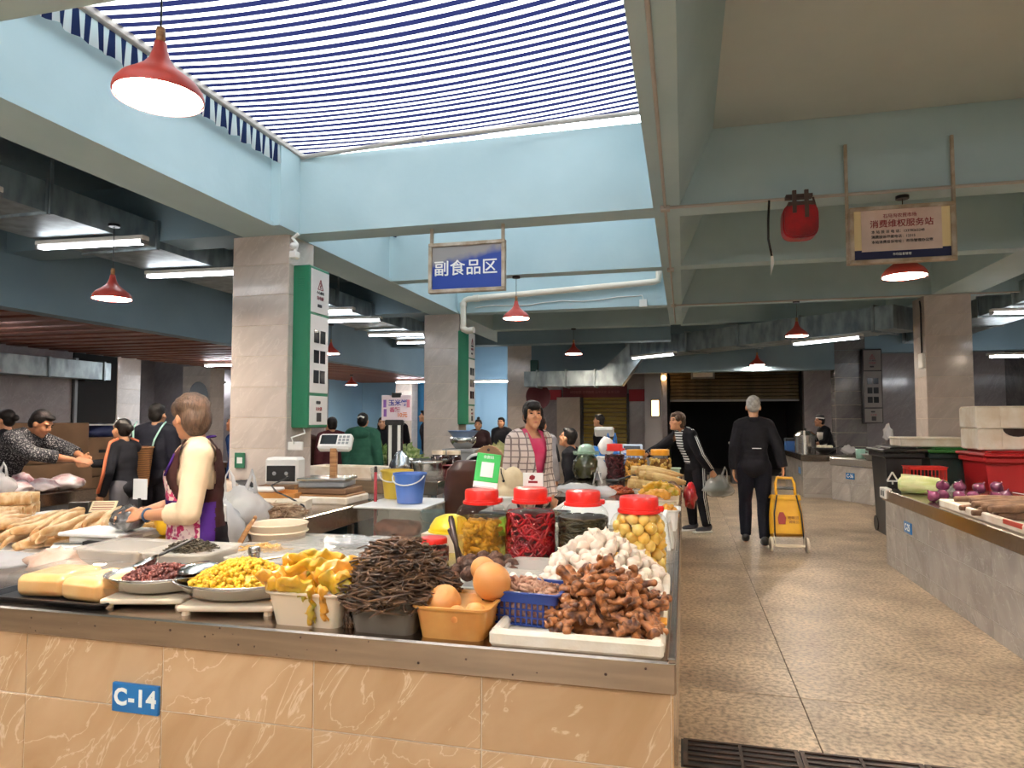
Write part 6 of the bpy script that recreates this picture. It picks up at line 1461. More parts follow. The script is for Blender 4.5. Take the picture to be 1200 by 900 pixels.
t = thing('steam_pot', 'steel steamer pot behind the wok', 'pot', (2.36, 14.75, .80)); MB().lathe([(.2, 0), (.2, .3), (.22, .3), (.22, .34), (.12, .42), (0, .44)], 24).build('pot_wall', STEEL2, t, 40); MB().ball((0, 0, .46), .03, 1).build('knob', BLACK, t)
crumple('goods_bag', 'white plastic bags heaped at the right of the wok', (3.0, 14.1, .80), (.25, .22, .18), BAGW, 61)
t = thing('tap_post', 'thin white post standing on the cook counter corner', 'post', (2.2, 13.85, .80)); MB().tube([(0, 0, 0), (0, 0, .42)], .015, 8).build('post_shaft', WHITEP, t); MB().ball((0, 0, .43), .02, 1).build('post_cap', WHITEP, t)
t = thing('enamel_mug', 'pale green mug on the angled C-36 counter', 'mug', (3.0, 13.15, .77)); MB().lathe([(.065, 0), (.075, .02), (.08, .17), (.07, .17), (.06, .02), (0, .02)], 20).build('mug_wall', mat('mint_enamel', '#8fb7a8', .3), t, True); MB().tube([(.078, 0, .14), (.12, 0, .12), (.12, 0, .07), (.075, 0, .04)], .009, 6).build('handle', mat('mint_enamel', '#8fb7a8', .3), t, True)
crumple('goods_bag', 'dark bag with white and red top on the angled C-36 counter', (3.42, 12.95, .77), (.36, .3, .34), mat('dark_bundle', '#2f2a2a', .6), 62, ears=False)
crumple('goods_bag', 'white and red bag hanging above the dark bundle', (3.40, 12.97, 1.08), (.16, .12, .3), BAGW, 63, wob=.8)
t = thing('basin', 'grey basin tilted on the angled C-36 counter', 'basin', (3.15, 12.85, .77)); MB().lathe([(.12, 0), (.2, .08), (.22, .09), (.2, .09), (.1, .01), (0, .01)], 20).build('basin_wall', GREYP, t, True); MB().lathe([(.215, .085), (.225, .09), (.215, .095)], 20).build('rim', GREYP, t)
# leafy heaps in the middle distance, seen between the columns
def leafheap(loc, sx, sy, h, m, label, seed):
    rn = random.Random(seed); mb = MB(); mb.lathe([(1-i/6, h*.85*(1-(1-i/6)**1.8)) for i in range(7)], 16, sx=sx*.9, sy=sy*.9)
    for i in range(160):
        a = rn.random()*6.28; r = math.sqrt(rn.random()); p = Vector((sx*r*math.cos(a), sy*r*math.sin(a), h*(1-r**1.8))); q = Vector((rn.uniform(-1, 1), rn.uniform(-1, 1), rn.uniform(.2, 1))).normalized(); u, w_ = frame_of(q); l = rn.uniform(.08, .16)
        mb.add([p, p+q*l*.5+u*l*.25, p+q*l, p+q*l*.5-u*l*.25], [(0, 1, 2), (0, 2, 3)])
    stuff('leafy_greens', mb, m, label, 'vegetable', loc)
LEAF = mat('leaf_green', '#3d5a24', .6, col2='#7d9a4c', scale=14)
for x, y, lb in ((-4.6, 9.9, 'steel table of leafy greens between the tiled columns'), (-2.9, 11.2, 'table of mixed vegetables behind the dial scale'), (-6.6, 9.8, 'table behind the green hooded shopper')):
    t = thing('vegetable_table', lb, 'table', (x, y, 0)); MB().box(-.6, .6, -.5, .5, .7, .78, .006).build('table_top', STEEL, t); MB().box(-.56, .56, -.46, .46, 0, .7).build('table_body', BLACK, t)
leafheap((-4.75, 9.9, .78), .34, .35, .26, LEAF, 'dark leafy greens heaped below the price board', 71)
leafheap((-4.25, 9.95, .78), .34, .35, .22, mat('leaf_light', '#5f7a36', .6, col2='#b5c28a', scale=14), 'lighter leafy greens heaped left of the second column', 72)
leafheap((-3.0, 11.2, .78), .4, .3, .2, mat('mixed_veg', '#a3aa66', .6, col2='#d8cf9c', scale=9), 'pale mixed vegetables heaped behind the dial scale', 73)
leafheap((-6.55, 9.75, .78), .4, .3, .15, LEAF, 'greens heaped on the table behind the hooded shopper', 74)
t = thing('blue_basin', 'blue basin stacked on steel pots behind the second column', 'basin', (-3.35, 10.2, 1.0)); MB().lathe([(.16, .18), (.24, .28), (.25, .28), (.23, .27), (0, .2)], 24).build('basin_wall', mat('blue_basin', '#7f9fd0', .4), t, True); MB().lathe([(.12, 0), (.2, .1), (.21, .18), (0, .18)], 24).build('pot_wall', STEEL2, t, True)
t = thing('support_crate', 'grey crate under the blue basin', 'crate', (-3.35, 10.2, 0)); MB().box(-.25, .25, -.25, .25, 0, .97, .01).build('crate_body', GREYP, t); MB().box(-.26, .26, -.26, .26, .94, 1.0, .01).build('crate_rim', GREYP, t)
# ------------------------------------------------------------------ people
SKIN = mat('skin', '#d19a74', .5, col2='#c78c66', scale=9, trans=.12)
SKIN2 = mat('tanned_skin', '#b47d5a', .5, col2='#a87150', scale=9, trans=.1)
HAIR = mat('black_hair', '#0f0c0b', .45, col2='#1c1613', scale=30, stretch=(4, 4, .6), bump=.4, bscale=60, spec=.22)
HAIRG = mat('grey_hair', '#8f8a84', .6, col2='#b9b4ad', scale=30, bump=.3, bscale=60)
HAIRB = mat('brown_hair', '#3a2a20', .45, col2='#5e4a3a', scale=26, stretch=(4, 4, .6), bump=.4, bscale=50, spec=.3)
EYEM = mat('eye_dark', '#120d0b', .2); LIPM = mat('lips', '#b5705c', .5)
def cloth(name, col, col2=None, scale=7, rough=.85): return mat(name, col, rough, col2=col2, scale=scale, bump=.5, bscale=9, spec=.12)
def V3(p): return Vector(p)
J0 = dict(head=(0, .02, 1.535), neck=(0, -.012, 1.375), shL=(-.165, -.012, 1.325), shR=(.165, -.012, 1.325), elL=(-.215, -.035, 1.07), elR=(.215, -.035, 1.07),
          wrL=(-.225, .04, .84), wrR=(.225, .04, .84), chest=(0, 0, 1.21), waist=(0, 0, 1.03), pelvis=(0, 0, .90), hipL=(-.085, 0, .86), hipR=(.085, 0, .86),
          knL=(-.095, .02, .47), knR=(.095, .02, .47), anL=(-.10, -.02, .075), anR=(.10, -.02, .075))
UP = ('head', 'neck', 'shL', 'shR', 'elL', 'elR', 'wrL', 'wrR', 'chest', 'waist')
def ball_m(mb, c, r, M, sub=2): mb.ball(c, r, sub, m=M)
def hand(mb, w_, d, n, s, thumb, curl=.5, k=1.0):
    """palm, four fingers of unequal length bent towards n, and a thumb leaving the side of the palm"""
    d = V3(d).normalized(); n = V3(n); n = (n-d*n.dot(d)).normalized(); sd = d.cross(n)*thumb
    w_ = V3(w_); M = Matrix((sd, n, d)).transposed()
    mb.ball(w_+d*.048*s, (.040*s, .017*s, .052*s), 2, m=M)
    for i, l in enumerate((.066, .076, .070, .054)):
        p = w_+d*.082*s+sd*(.030-.020*i)*s; q = [p-d*.02*s]; a = 0; cur = p
        for j in range(3):
            q.append(cur); a += curl*(.5+.35*j); cur = cur+(d*math.cos(a)+n*math.sin(a))*l*s*.40
        q.append(cur); mb.tube(q, [.0095*s*k, .0095*s*k, .009*s*k, .0085*s*k, .007*s*k], 7)
    p = w_+d*.025*s+sd*.030*s
    mb.tube([p, p+(d*.6+sd*.75)*.030*s, p+(d*.85+sd*.45+n*.35)*.060*s], [.013*s, .011*s, .008*s], 7)
def cut_mesh(me, pred):
    import bmesh
    bm = bmesh.new(); bm.from_mesh(me); dl = [v for v in bm.verts if pred(v.co)]
    bmesh.ops.delete(bm, geom=dl, context='VERTS'); bm.to_mesh(me); bm.free(); return me
def person(label, loc, rz, h=1.65, pose=None, lean=0.0, twist=0.0, hyaw=0.0, hpitch=0.0, sit=False, skin=SKIN, hair=HAIR, hairstyle='short',
           top=None, sleeve=1.0, ease=.022, trousers=None, shoes=None, vox=.010, wide=1.0, hs=1.0, handL=None, handR=None, hem=.0, group=None, face=True, tn='jacket', collar=None):
    s = h/1.65; J = {k: V3(v) for k, v in J0.items()}
    if sit:
        for k in J:
            if k[:2] not in ('kn', 'an'): J[k].z -= .36
        for c in 'LR':
            sx = -1 if c == 'L' else 1; J['kn'+c] = V3((sx*.11, .40, .50)); J['an'+c] = V3((sx*.11, .36, .075))
    base = V3(J['pelvis']); ML = rot(twist, -lean)
    for k in UP: J[k] = base+ML @ (J[k]-base)
    for k, v in (pose or {}).items():
        if k in J: J[k] = V3(v)
    for k in ('shL', 'shR', 'elL', 'elR', 'wrL', 'wrR'):
        if k not in (pose or {}) and wide != 1: J[k].x *= wide
    J = {k: v*s for k, v in J.items()}
    MH = rot(twist+hyaw, -lean*.3-hpitch); HC = J['head']
    def hp(x, y, z): return HC+MH @ V3((x*s, y*s, z*s))
    def torso(mb, e, low=True, ups=1.0):
        for c, r in ((J['pelvis'], (.155, .108, .12)), ((J['pelvis']+J['waist'])/2, (.145, .102, .10)), (J['waist'], (.132, .098, .12)), ((J['waist']+J['chest'])/2, (.142, .104, .12)), (J['chest'], (.155, .112, .15)), (J['chest']+ML @ V3((0, -.005, .09*s)), (.15, .095, .085))):
            if not low and c is J['pelvis']: continue
            mb.ball(c, tuple((q*(wide if i == 0 else 1)+e)*s for i, q in enumerate(r)), 3, m=ML)
        for c in 'LR': mb.tube([J['neck']+(J['sh'+c]-J['neck'])*.15, J['sh'+c]], [(.05+e)*s, (.055+e)*s], 10)
    def arm(mb, c, e, frac=1.0, cuff=0.0):
        a, b_, w_ = J['sh'+c], J['el'+c], J['wr'+c]
        mb.ball(a, (.056+e)*s, 2); mb.tube([a, (a+b_)/2, b_], [(.052+e)*s, (.047+e)*s, (.040+e)*s], 10); mb.ball(b_, (.041+e)*s, 2)
        f = b_+(w_-b_)*max(.02, (frac-.5)*2)
        mb.tube([b_, (b_+f)/2, f], [(.040+e)*s, (.038+e)*s, ((.040-.014*max(0, (frac-.5)*2))+e+cuff)*s], 10)
    def leg(mb, c, e, end=1.0):
        a, k, n = J['hip'+c], J['kn'+c], J['an'+c]
        mb.ball(a, (.086+e)*s, 2); mb.tube([a, (a+k)/2, k], [(.085+e)*s, (.072+e)*s, (.054+e)*s], 12); mb.ball(k, (.055+e)*s, 2)
        f = k+(n-k)*end; mb.tube([k, k+(f-k)*.35, f], [(.054+e)*s, (.055+e)*s, (.036+e*1.3)*s], 12)
    # ---- the body, one skin
    b = MB(); torso(b, 0)
    b.tube([J['neck']-V3((0, 0, .04*s)), J['neck']+V3((0, 0, .03*s)), hp(0, -.012, -.06)], [.058*s, .052*s, .05*s], 12)
    for c in 'LR':
        arm(b, c, 0); leg(b, c, 0)
        b.ball(J['an'+c]+V3((0, .05*s, -.04*s)), (.040*s, .11*s, .034*s), 2)
        hd = (handL if c == 'L' else handR) or {}
        d = hd.get('d') or (J['wr'+c]-J['el'+c]); n = hd.get('n') or ((1 if c == 'L' else -1), .2, 0)
        hand(b, J['wr'+c], d, n, s, hd.get('t', -1 if c == 'L' else 1), hd.get('curl', .45), 1.0 if vox < .009 else 1.15)
    b.ball(hp(0, -.010, .022), (.074*s, .091*s, .098*s), 3, m=MH)
    b.ball(hp(0, .026, -.042), (.057*s, .064*s, .080*s), 3, m=MH)
    b.ball(hp(0, .064, -.098), .026*s, 2)
    for sx in (-1, 1):
        b.ball(hp(sx*.075, -.004, -.012), (.011*s, .020*s, .031*s), 2, m=MH); b.ball(hp(sx*.036, .060, -.030), .027*s, 2)
        b.ball(hp(sx*.034, .072, .030), (.026*s, .014*s, .010*s), 1, m=MH)
    b.tube([hp(0, .080, .018), hp(0, .098, -.012), hp(0, .104, -.028)], [.010*s, .012*s, .015*s], 8)
    b.ball(hp(.012, .092, -.03), .010*s, 1); b.ball(hp(-.012, .092, -.03), .010*s, 1)
    b.ball(hp(0, .080, -.066), (.024*s, .012*s, .013*s), 1, m=MH)
    o = link('person', fuse(b, 'person', skin, vox, 2), None, loc, rz); tag(o, label, 'person', group)
    if face:
        for sx in (-1, 1):
            MB().ball(hp(sx*.031, .0815, .006), (.013*s, .006*s, .0055*s), 2, m=MH).build('eye', EYEM, o, True)
            MB().tube([hp(sx*.016, .088, .027), hp(sx*.034, .087, .033), hp(sx*.052, .074, .028)], [.004*s, .0045*s, .003*s], 6).build('eyebrow', hair if hair is not HAIRG else HAIRG, o, True)
        MB().ball(hp(0, .088, -.067), (.020*s, .006*s, .007*s), 2, m=MH).build('mouth', LIPM, o, True)
    # ---- hair
    hb = MB()
    hb.ball(hp(0, -.022, .040), (.084*s*hs, .094*s, .092*s), 3, m=MH, wob=.05, seed=int(h*100), ws=4)
    if hairstyle != 'bald':
        hb.ball(hp(0, -.052, -.005 if hs == 1 else .012), (.078*s*hs, .058*s*hs, .085*s*hs), 3, m=MH)
        hb.ball(hp(0, .040, .088), (.060*s, .052*s, .030*s), 2, m=MH)
    if hairstyle == 'bob':
        hb.ball(hp(0, -.02, .055), (.094*s, .100*s, .085*s), 3, m=MH, wob=.12, seed=5, ws=3); hb.ball(hp(0, -.06, -.01), (.085*s, .066*s, .10*s), 3, m=MH, wob=.1, ws=3)
        for sx in (-1, 1): hb.ball(hp(sx*.062, .020, .045), (.028*s, .05*s, .05*s), 2, m=MH)
    if hairstyle in ('fringe', 'tail'):
        hb.ball(hp(0, .066, .062), (.056*s, .034*s, .036*s), 2, m=MH)
        for sx in (-1, 1): hb.ball(hp(sx*.070, .020, .01), (.016*s, .038*s, .06*s), 2, m=MH)
    if hairstyle == 'tail': hb.tube([hp(0, -.10, .02), hp(.02, -.135, -.03), hp(.03, -.12, -.12)], [.035*s, .03*s, .012*s], 10)
    if hairstyle == 'bun': hb.ball(hp(0, -.125, .02), .042*s, 2)
    if hairstyle == 'topknot': hb.ball(hp(0, -.05, .15), .036*s, 2)
    if hairstyle == 'long':
        for sx in (-1, 1): hb.tube([hp(sx*.06, -.02, .0), hp(sx*.068, -.03, -.10), hp(sx*.05, -.05, -.16)], [.035*s, .03*s, .018*s], 8)
    link('hair', fuse(hb, 'hair', hair, min(.009, vox), 1), o)
    # ---- clothing
    if trousers:
        tb_ = MB(); tb_.ball(J['pelvis']-V3((0, 0, .01)), tuple((q+.018)*s for q in (.155, .112, .12)), 3, m=ML)
        for c in 'LR': leg(tb_, c, .018, .97)
        link('trousers', fuse(tb_, 'trousers', trousers, max(.012, vox), 2), o)
    if top:
        tb_ = MB(); torso(tb_, ease)
        if hem:
            tb_.ball(J['pelvis']-V3((0, 0, hem*.4)), ((.165*wide+ease)*s, (.125+ease)*s, (.10+hem*.6)*s), 3)
        for c in 'LR': arm(tb_, c, ease*.9, sleeve, .004)
        tb_.tube([J['neck']-V3((0, 0, .03*s)), J['neck']+V3((0, 0, .022*s))], [.075*s, .066*s], 14)
        zc = J['neck'].z+.028*s
        me = fuse(tb_, tn, top, max(.012, vox), 2); zlow = J['pelvis'].z-(.10+hem)*s
        cut_mesh(me, lambda p: p.z < zlow or (p-J['neck']).length < .0)
        link(tn, me, o)
    for c in 'LR':
        sb = MB(); a = J['an'+c]; sb.ball(a+V3((0, .055*s, -.032*s)), (.048*s, .128*s, .040*s), 2).ball(a+V3((0, -.02*s, 0)), (.046*s, .058*s, .055*s), 2)
        me = fuse(sb, 'shoe', shoes or BLACK, .012, 1)
        for v in me.vertices: v.co.z = max(v.co.z, .001)
        link('shoe', me, o)
    o['_s'] = s
    del o['_s']
    return o, J, ML, MH, torso, arm, hp, s

# ---- 1 the woman in the floral apron
CREAMC = cloth('cream_blouse', '#e9cfae', '#dfc3a0'); BROWNV = cloth('brown_vest', '#3a1f1c', '#2c1715'); DARKT_ = cloth('black_trousers', '#17151a')
FLOR = mat('floral_apron_print', '#ead0c6', .8, col2='#b3245a', scale=26, detail=3, lo=.51, hi=.55, bump=.3, bscale=9); PURP = cloth('purple_trim', '#3c1d66')
nt_ = FLOR.node_tree; n_ = nt_.nodes.new('ShaderNodeTexVoronoi'); n_.inputs['Scale'].default_value = 26; r_ = nt_.nodes.new('ShaderNodeMapRange'); r_.inputs['From Min'].default_value = .12; r_.inputs['From Max'].default_value = .30; r_.inputs['To Min'].default_value = 1; r_.inputs['To Max'].default_value = 0
mx_ = nt_.nodes.new('ShaderNodeMix'); mx_.data_type = 'RGBA'; mx_.inputs['B'].default_value = c4('#8d2b5e'); tc_ = nt_.nodes.new('ShaderNodeTexCoord')
nt_.links.new(tc_.outputs['Object'], n_.inputs['Vector']); nt_.links.new(n_.outputs['Distance'], r_.inputs['Value']); bs_ = nt_.nodes['Principled BSDF']; src_ = bs_.inputs['Base Color'].links[0].from_socket
ml_ = nt_.nodes.new('ShaderNodeMath'); ml_.operation = 'MULTIPLY'; ml_.inputs[1].default_value = .8; nt_.links.new(r_.outputs[0], ml_.inputs[0])
nt_.links.new(src_, mx_.inputs['A']); nt_.links.new(ml_.outputs[0], mx_.inputs['Factor']); nt_.links.new(mx_.outputs['Result'], bs_.inputs['Base Color'])
o, J, ML, MH, torso, arm, hp, s = person('woman in floral apron and brown vest tying a bag behind the counter', (-2.50, 3.13, 0), R(130), 1.575,
    dict(elL=(-.22, .05, 1.03), wrL=(.06, .27, 1.00), elR=(.235, .06, 1.05), wrR=(.17, .28, 1.00)), lean=.05, hyaw=R(-58), hpitch=.0, hair=HAIRB, hairstyle='bob', top=CREAMC, sleeve=.70, ease=.026, trousers=DARKT_, vox=.007, tn='blouse',
    handL=dict(d=(.6, .7, -.15), n=(.7, -.2, -.7), curl=.6), handR=dict(d=(.05, .95, -.1), n=(-.7, 0, -.7), curl=.6))
b = MB(); torso(b, .040); b.ball(J['pelvis'], (.19*s, .15*s, .14*s), 3)
for c in 'LR': b.tube([J['neck']+(J['sh'+c]-J['neck'])*.25, J['neck']+(J['sh'+c]-J['neck'])*.85], .078*s, 12)
me = fuse(b, 'vest', BROWNV, .009, 2)
def vcut(p):
    z = p.z/s; ax = abs(p.x)/s
    if z < .80 or z > 1.415: return True
    if p.y > 0 and ax < max(0, (z-1.13)*.36): return True
    if z > 1.36 and ax < .055: return True
    return ax > .150 and z > 1.15
link('vest', cut_mesh(me, vcut), o)
b = MB(); torso(b, .052); b.ball(J['pelvis']-V3((0, 0, .12)), (.20*s, .17*s, .26*s), 3)
ap = fuse(b, 'apron', FLOR, .011, 2)
def acut(p, lo=.50, hi=1.24):
    z = p.z/s; ax = abs(p.x)/s
    if z < lo or z > hi: return True
    if z > 1.03: return p.y < .03*s or ax > .075+.11*max(0, (1.24-z)/.21)
    return p.y < -.01*s
link('apron', cut_mesh(ap, acut), o)
b = MB(); torso(b, .057); b.ball(J['pelvis']-V3((0, 0, .12)), (.206*s, .176*s, .26*s), 3)
link('apron_band', cut_mesh(fuse(b, 'apron_band', PURP, .011, 2), lambda p: p.z/s < 1.035 or p.z/s > 1.10 or p.y < .0), o)
b = MB(); torso(b, .052); b.ball(J['pelvis']-V3((0, 0, .12)), (.203*s, .173*s, .26*s), 3)
link('apron_side', cut_mesh(fuse(b, 'apron_side', PURP, .011, 2), lambda p: p.z/s < .50 or p.z/s > 1.08 or p.y > -.005*s or p.y < -.085*s), o)
b = MB(); torso(b, .050); b.ball(J['pelvis']-V3((0, 0, .12)), (.200*s, .170*s, .26*s), 3)
link('back_cloth', cut_mesh(fuse(b, 'back_cloth', DARKT_, .011, 2), lambda p: p.z/s < .50 or p.z/s > .95 or p.y > -.08*s), o)
for sx in (-1, 1):
    MB().tube([V3((sx*.075*s, .17*s, 1.22*s)), V3((sx*.085*s, .125*s, 1.33*s)), V3((sx*.075*s, .05*s, 1.40*s)), V3((sx*.045*s, -.055*s, 1.425*s)), V3((0, -.075*s, 1.425*s))], .014*s, 6, True, .5).build('neck_strap', PURP, o, True)
b = MB(); b.lathe([(.036*s, -.004), (.039*s, 0), (.036*s, .004)], 16, at=J['wrL']-(J['wrL']-J['elL']).normalized()*.035, m=rot(R(-52), R(90))); b.build('bracelet', mat('teal_bracelet', '#3a5a78', .3), o)
t = crumple('goods_bag', 'tied clear bag of dark goods in the hands of the apron woman', (-2.87, 3.06, .862), (.19, .18, .14), mat('dark_goods_bag', '#4a4846', .25, col2='#a5a2a0', scale=9, lo=.5, hi=.7, coat=.6), 71, sub=3)
t = thing('bag_support', 'white scale pan under the tied bag of dark goods', 'scale', (-2.98, 3.06, T)); MB().box(-.22, .16, -.13, .13, .09, .11, .006).build('scale_plate', WHITEP, t); MB().box(-.18, .12, -.1, .1, 0, .09, .01).build('scale_body', WHITEP, t); MB().box(-.05, .08, -.135, -.1, .02, .07).build('display', BLACK, t)

# ---- 2 the saleswoman in the checked blazer
def checked(name, base, line, p=.05, w_=.09):
    m, nt, b_ = _nt(name); N = nt.nodes; L = nt.links; tc = N.new('ShaderNodeTexCoord'); sp = N.new('ShaderNodeSeparateXYZ'); L.new(tc.outputs['Object'], sp.inputs[0]); mx = None
    for ax in (0, 2):
        ad = N.new('ShaderNodeMath'); ad.inputs[1].default_value = 10*p; L.new(sp.outputs[ax], ad.inputs[0]); md = N.new('ShaderNodeMath'); md.operation = 'MODULO'; md.inputs[1].default_value = p; L.new(ad.outputs[0], md.inputs[0])
        lt = N.new('ShaderNodeMath'); lt.operation = 'LESS_THAN'; lt.inputs[1].default_value = p*w_*2; L.new(md.outputs[0], lt.inputs[0])
        if mx is None: mx = lt
        else:
            q = N.new('ShaderNodeMath'); q.operation = 'MAXIMUM'; L.new(mx.outputs[0], q.inputs[0]); L.new(lt.outputs[0], q.inputs[1]); mx = q
    c = N.new('ShaderNodeMix'); c.data_type = 'RGBA'; c.inputs['A'].default_value = c4(base); c.inputs['B'].default_value = c4(line); L.new(mx.outputs[0], c.inputs['Factor']); L.new(c.outputs['Result'], b_.inputs['Base Color']); b_.inputs['Roughness'].default_value = .85
    nz = N.new('ShaderNodeTexNoise'); nz.inputs['Scale'].default_value = 9; bp = N.new('ShaderNodeBump'); bp.inputs['Strength'].default_value = .5; bp.inputs['Distance'].default_value = .01; L.new(nz.outputs['Fac'], bp.inputs['Height']); L.new(bp.outputs[0], b_.inputs['Normal'])
    return m
BLZ = checked('checked_blazer_cloth', '#d5c2b6', '#7b6a66'); PINK = cloth('pink_apron', '#c5365e', '#d45a76'); GREYC = cloth('grey_cloth', '#5f5c60'); BLKC = cloth('black_cloth', '#141417', '#1b1b20')
o, J, ML, MH, torso, arm, hp, s = person('woman in a checked blazer over a pink top, standing behind the jars', (-1.22, 5.45, 0), R(228), 1.60, dict(shL=(-.15, -.01, 1.32), shR=(.15, -.01, 1.32), elL=(-.185, -.03, 1.07), elR=(.185, -.03, 1.07), wrL=(-.185, .06, .84), wrR=(.17, .10, .86)), lean=.04, hyaw=R(-22), hpitch=-.12, hairstyle='fringe', top=None, trousers=DARKT_, vox=.007, hem=.06)
b = MB(); torso(b, .016); me = fuse(b, 'pink_top', PINK, .012, 2); link('pink_top', cut_mesh(me, lambda p: p.z/s > 1.345 and abs(p.x)/s < .05 or p.z/s < .8), o)
b = MB(); torso(b, .034); b.ball(J['pelvis']-V3((0, 0, .03)), (.195*s, .155*s, .17*s), 3)
for c in 'LR': arm(b, c, .024, .97, .006)
b.tube([J['neck']-V3((0, 0, .03*s)), J['neck']+V3((0, -.01, .03*s))], [.082*s, .07*s], 14)
def bcut(p):
    z = p.z/s
    if z < .74: return True
    return p.y > .0 and abs(p.x)/s < .030+.16*max(0, z-1.02)*(1 if z < 1.34 else 1.2) and z < 1.45
link('blazer', cut_mesh(fuse(b, 'blazer', BLZ, .011, 2), bcut), o)
for sx in (-1, 1):
    def lp(u, v, sx=sx):
        z = 1.05+.34*v; return (sx*(.035+.16*(z-1.02)*.95+.045*u*math.sin(3.1*min(1, v*1.1)))*s, (.158-.055*max(0, (z-1.22))/.15-.03*u)*s, z*s)
    MB().sheet(lp, 4, 12, .006).build('lapel', BLZ, o, True)
MB().tube([hp(-.02, -.10, .02), hp(-.04, -.13, -.06), hp(-.05, -.10, -.16)], [.03*s, .028*s, .012*s], 10).build('ponytail', HAIR, o, True)
# ---- 3 the woman in the black tracksuit
o, J, ML, MH, torso, arm, hp, s = person('woman in black tracksuit with white stripes leaning over the goods', (.14, 9.25, 0), R(122), 1.60, dict(elR=(.20, .42, 1.12), wrR=(.14, .66, 1.03), elL=(-.27, .10, 1.03), wrL=(-.27, -.06, .83), anL=(-.10, -.10, .075), knL=(-.10, -.02, .47)), lean=.42, hyaw=R(5), hpitch=-.25, hair=HAIRB, hairstyle='bob', top=None, trousers=BLKC, vox=.009, shoes=mat('dark_grey_shoe', '#3c3c42', .5))
STR = striped_cloth('black_white_striped_shirt', 2, .034, .5, (.75, .75, .73), (.02, .02, .022), 0, False)
b = MB(); torso(b, .014); link('striped_shirt', cut_mesh(fuse(b, 'striped_shirt', STR, .012, 2), lambda p: p.z < .80*s), o)
b = MB(); torso(b, .036); b.ball(J['pelvis'], (.185*s, .145*s, .15*s), 3)
for c in 'LR': arm(b, c, .028, .98, .0)
b.tube([J['neck']-V3((0, 0, .03*s)), J['neck']+V3((0, -.01, .035*s))], [.08*s, .072*s], 14)
MI = ML.inverted()
def tcut(p):
    q = MI @ (p-J['pelvis'])+J['pelvis']; z = q.z/s
    if p.z/s < .80: return True
    return q.y > 0 and abs(q.x)/s < .085+.06*max(0, z-1.1) and z < 1.45 and abs(q.x) < .13
link('track_jacket', cut_mesh(fuse(b, 'track_jacket', BLKC, .012, 2), tcut), o)
for c in 'LR':
    sx = -1 if c == 'L' else 1; out = V3((sx, 0, .15)).normalized()
    for k in (-.012, .012):
        a, e_, w_ = J['sh'+c], J['el'+c], J['wr'+c]; of = V3((0, k, 0))
        pts = [J['neck']*.45+a*.55+V3((0, 0, .085*s))+of, a+V3((sx*.03, 0, .075*s))+of, a+(e_-a)*.3+out*.082*s+of, e_+out*.07*s+of, e_+(w_-e_)*.9+out*.058*s+of]
        MB().tube(pts, .0055*s, 5).build('sleeve_stripe', WHITEPR, o, True)
    for k in (-.012, .012):
        pts = [J['hip'+c]+V3((sx*.105*s, k, .0)), (J['hip'+c]+J['kn'+c])/2+V3((sx*.092*s, k, 0)), J['kn'+c]+V3((sx*.075*s, k, 0)), J['an'+c]+V3((sx*.062*s, k, .05))]
        MB().tube(pts, .005*s, 5).build('leg_stripe', WHITEPR, o, True)
for c in 'LR': MB().box(-.05, .05, -.06, .19, -.002, .022, .01).build('sole', WHITEP, o, loc=(J['an'+c].x, J['an'+c].y, 0.003))
t = crumple('carrier_bag', 'clear carrier bag of greens hanging from the tracksuit woman hand', (.42, 9.10, .46), (.36, .30, .30), clear('bag_film', (.97, .97, .97), .16, .1, .30, (.88, .88, .86)), 81, ears=True, sub=3)
stuff('bagged_greens', MB().ball((0, 0, .12), (.12, .10, .10), 2, wob=.35, seed=8), mat('dark_greens', '#2f3d22', .6, col2='#54623c', scale=10), 'dark greens inside the clear carrier bag', 'vegetable', (.42, 9.10, .46))
# ---- 4 the old man in black
o, J, ML, MH, torso, arm, hp, s = person('old man with short grey hair in black suit walking away with trolley', (.79, 8.42, 0), R(-3), 1.72, dict(elR=(.235, -.07, 1.12), wrR=(.29, -.10, .875), elL=(-.21, -.03, 1.08), wrL=(-.22, .03, .84), anL=(-.10, .16, .075), knL=(-.10, .12, .48), anR=(.09, -.13, .085), knR=(.09, .02, .47)), hair=HAIRG, hairstyle='short', top=BLKC, ease=.026, trousers=cloth('navy_black_trousers', '#12141c'), vox=.010, wide=.88, hem=.06, hs=.93, tn='suit_jacket', handR=dict(d=(0, .1, -1), n=(-1, 0, 0), curl=.9), handL=dict(d=(.02, .1, -1), n=(1, 0, 0), curl=.35))
b = MB(); b.lathe([(.078*s, -.03*s), (.082*s, .0), (.07*s, .035*s)], 18, at=J['neck']+V3((0, -.01, .01))); b.build('collar', BLKC, o, True)
MB().box(-.05, .05, -.004, .004, -.004, .004).build('jacket_tab', WHITEPR, o, loc=(0.02, -.195*s, 1.08*s))
# ---- 5 the stall man leaning over the bags
DOT = mat('dotted_sweater', '#1e1d22', .9, col2='#8d8a88', scale=85, detail=0, lo=.60, hi=.64)
o, J, ML, MH, torso, arm, hp, s = person('stall man in a dark dotted sweater reaching over the bags', (-6.50, 5.27, 0), R(-80), 1.70, dict(elR=(.22, .52, 1.10), wrR=(-.02, .74, 1.03), elL=(-.26, .50, 1.12), wrL=(-.20, .70, 1.05)), lean=.70, hyaw=R(4), hpitch=.30, skin=SKIN2, top=DOT, sleeve=.80, ease=.03, trousers=DARKT_, vox=.009, tn='sweater', handR=dict(d=(-.3, .9, -.1), n=(-.6, 0, -.7), curl=.3))
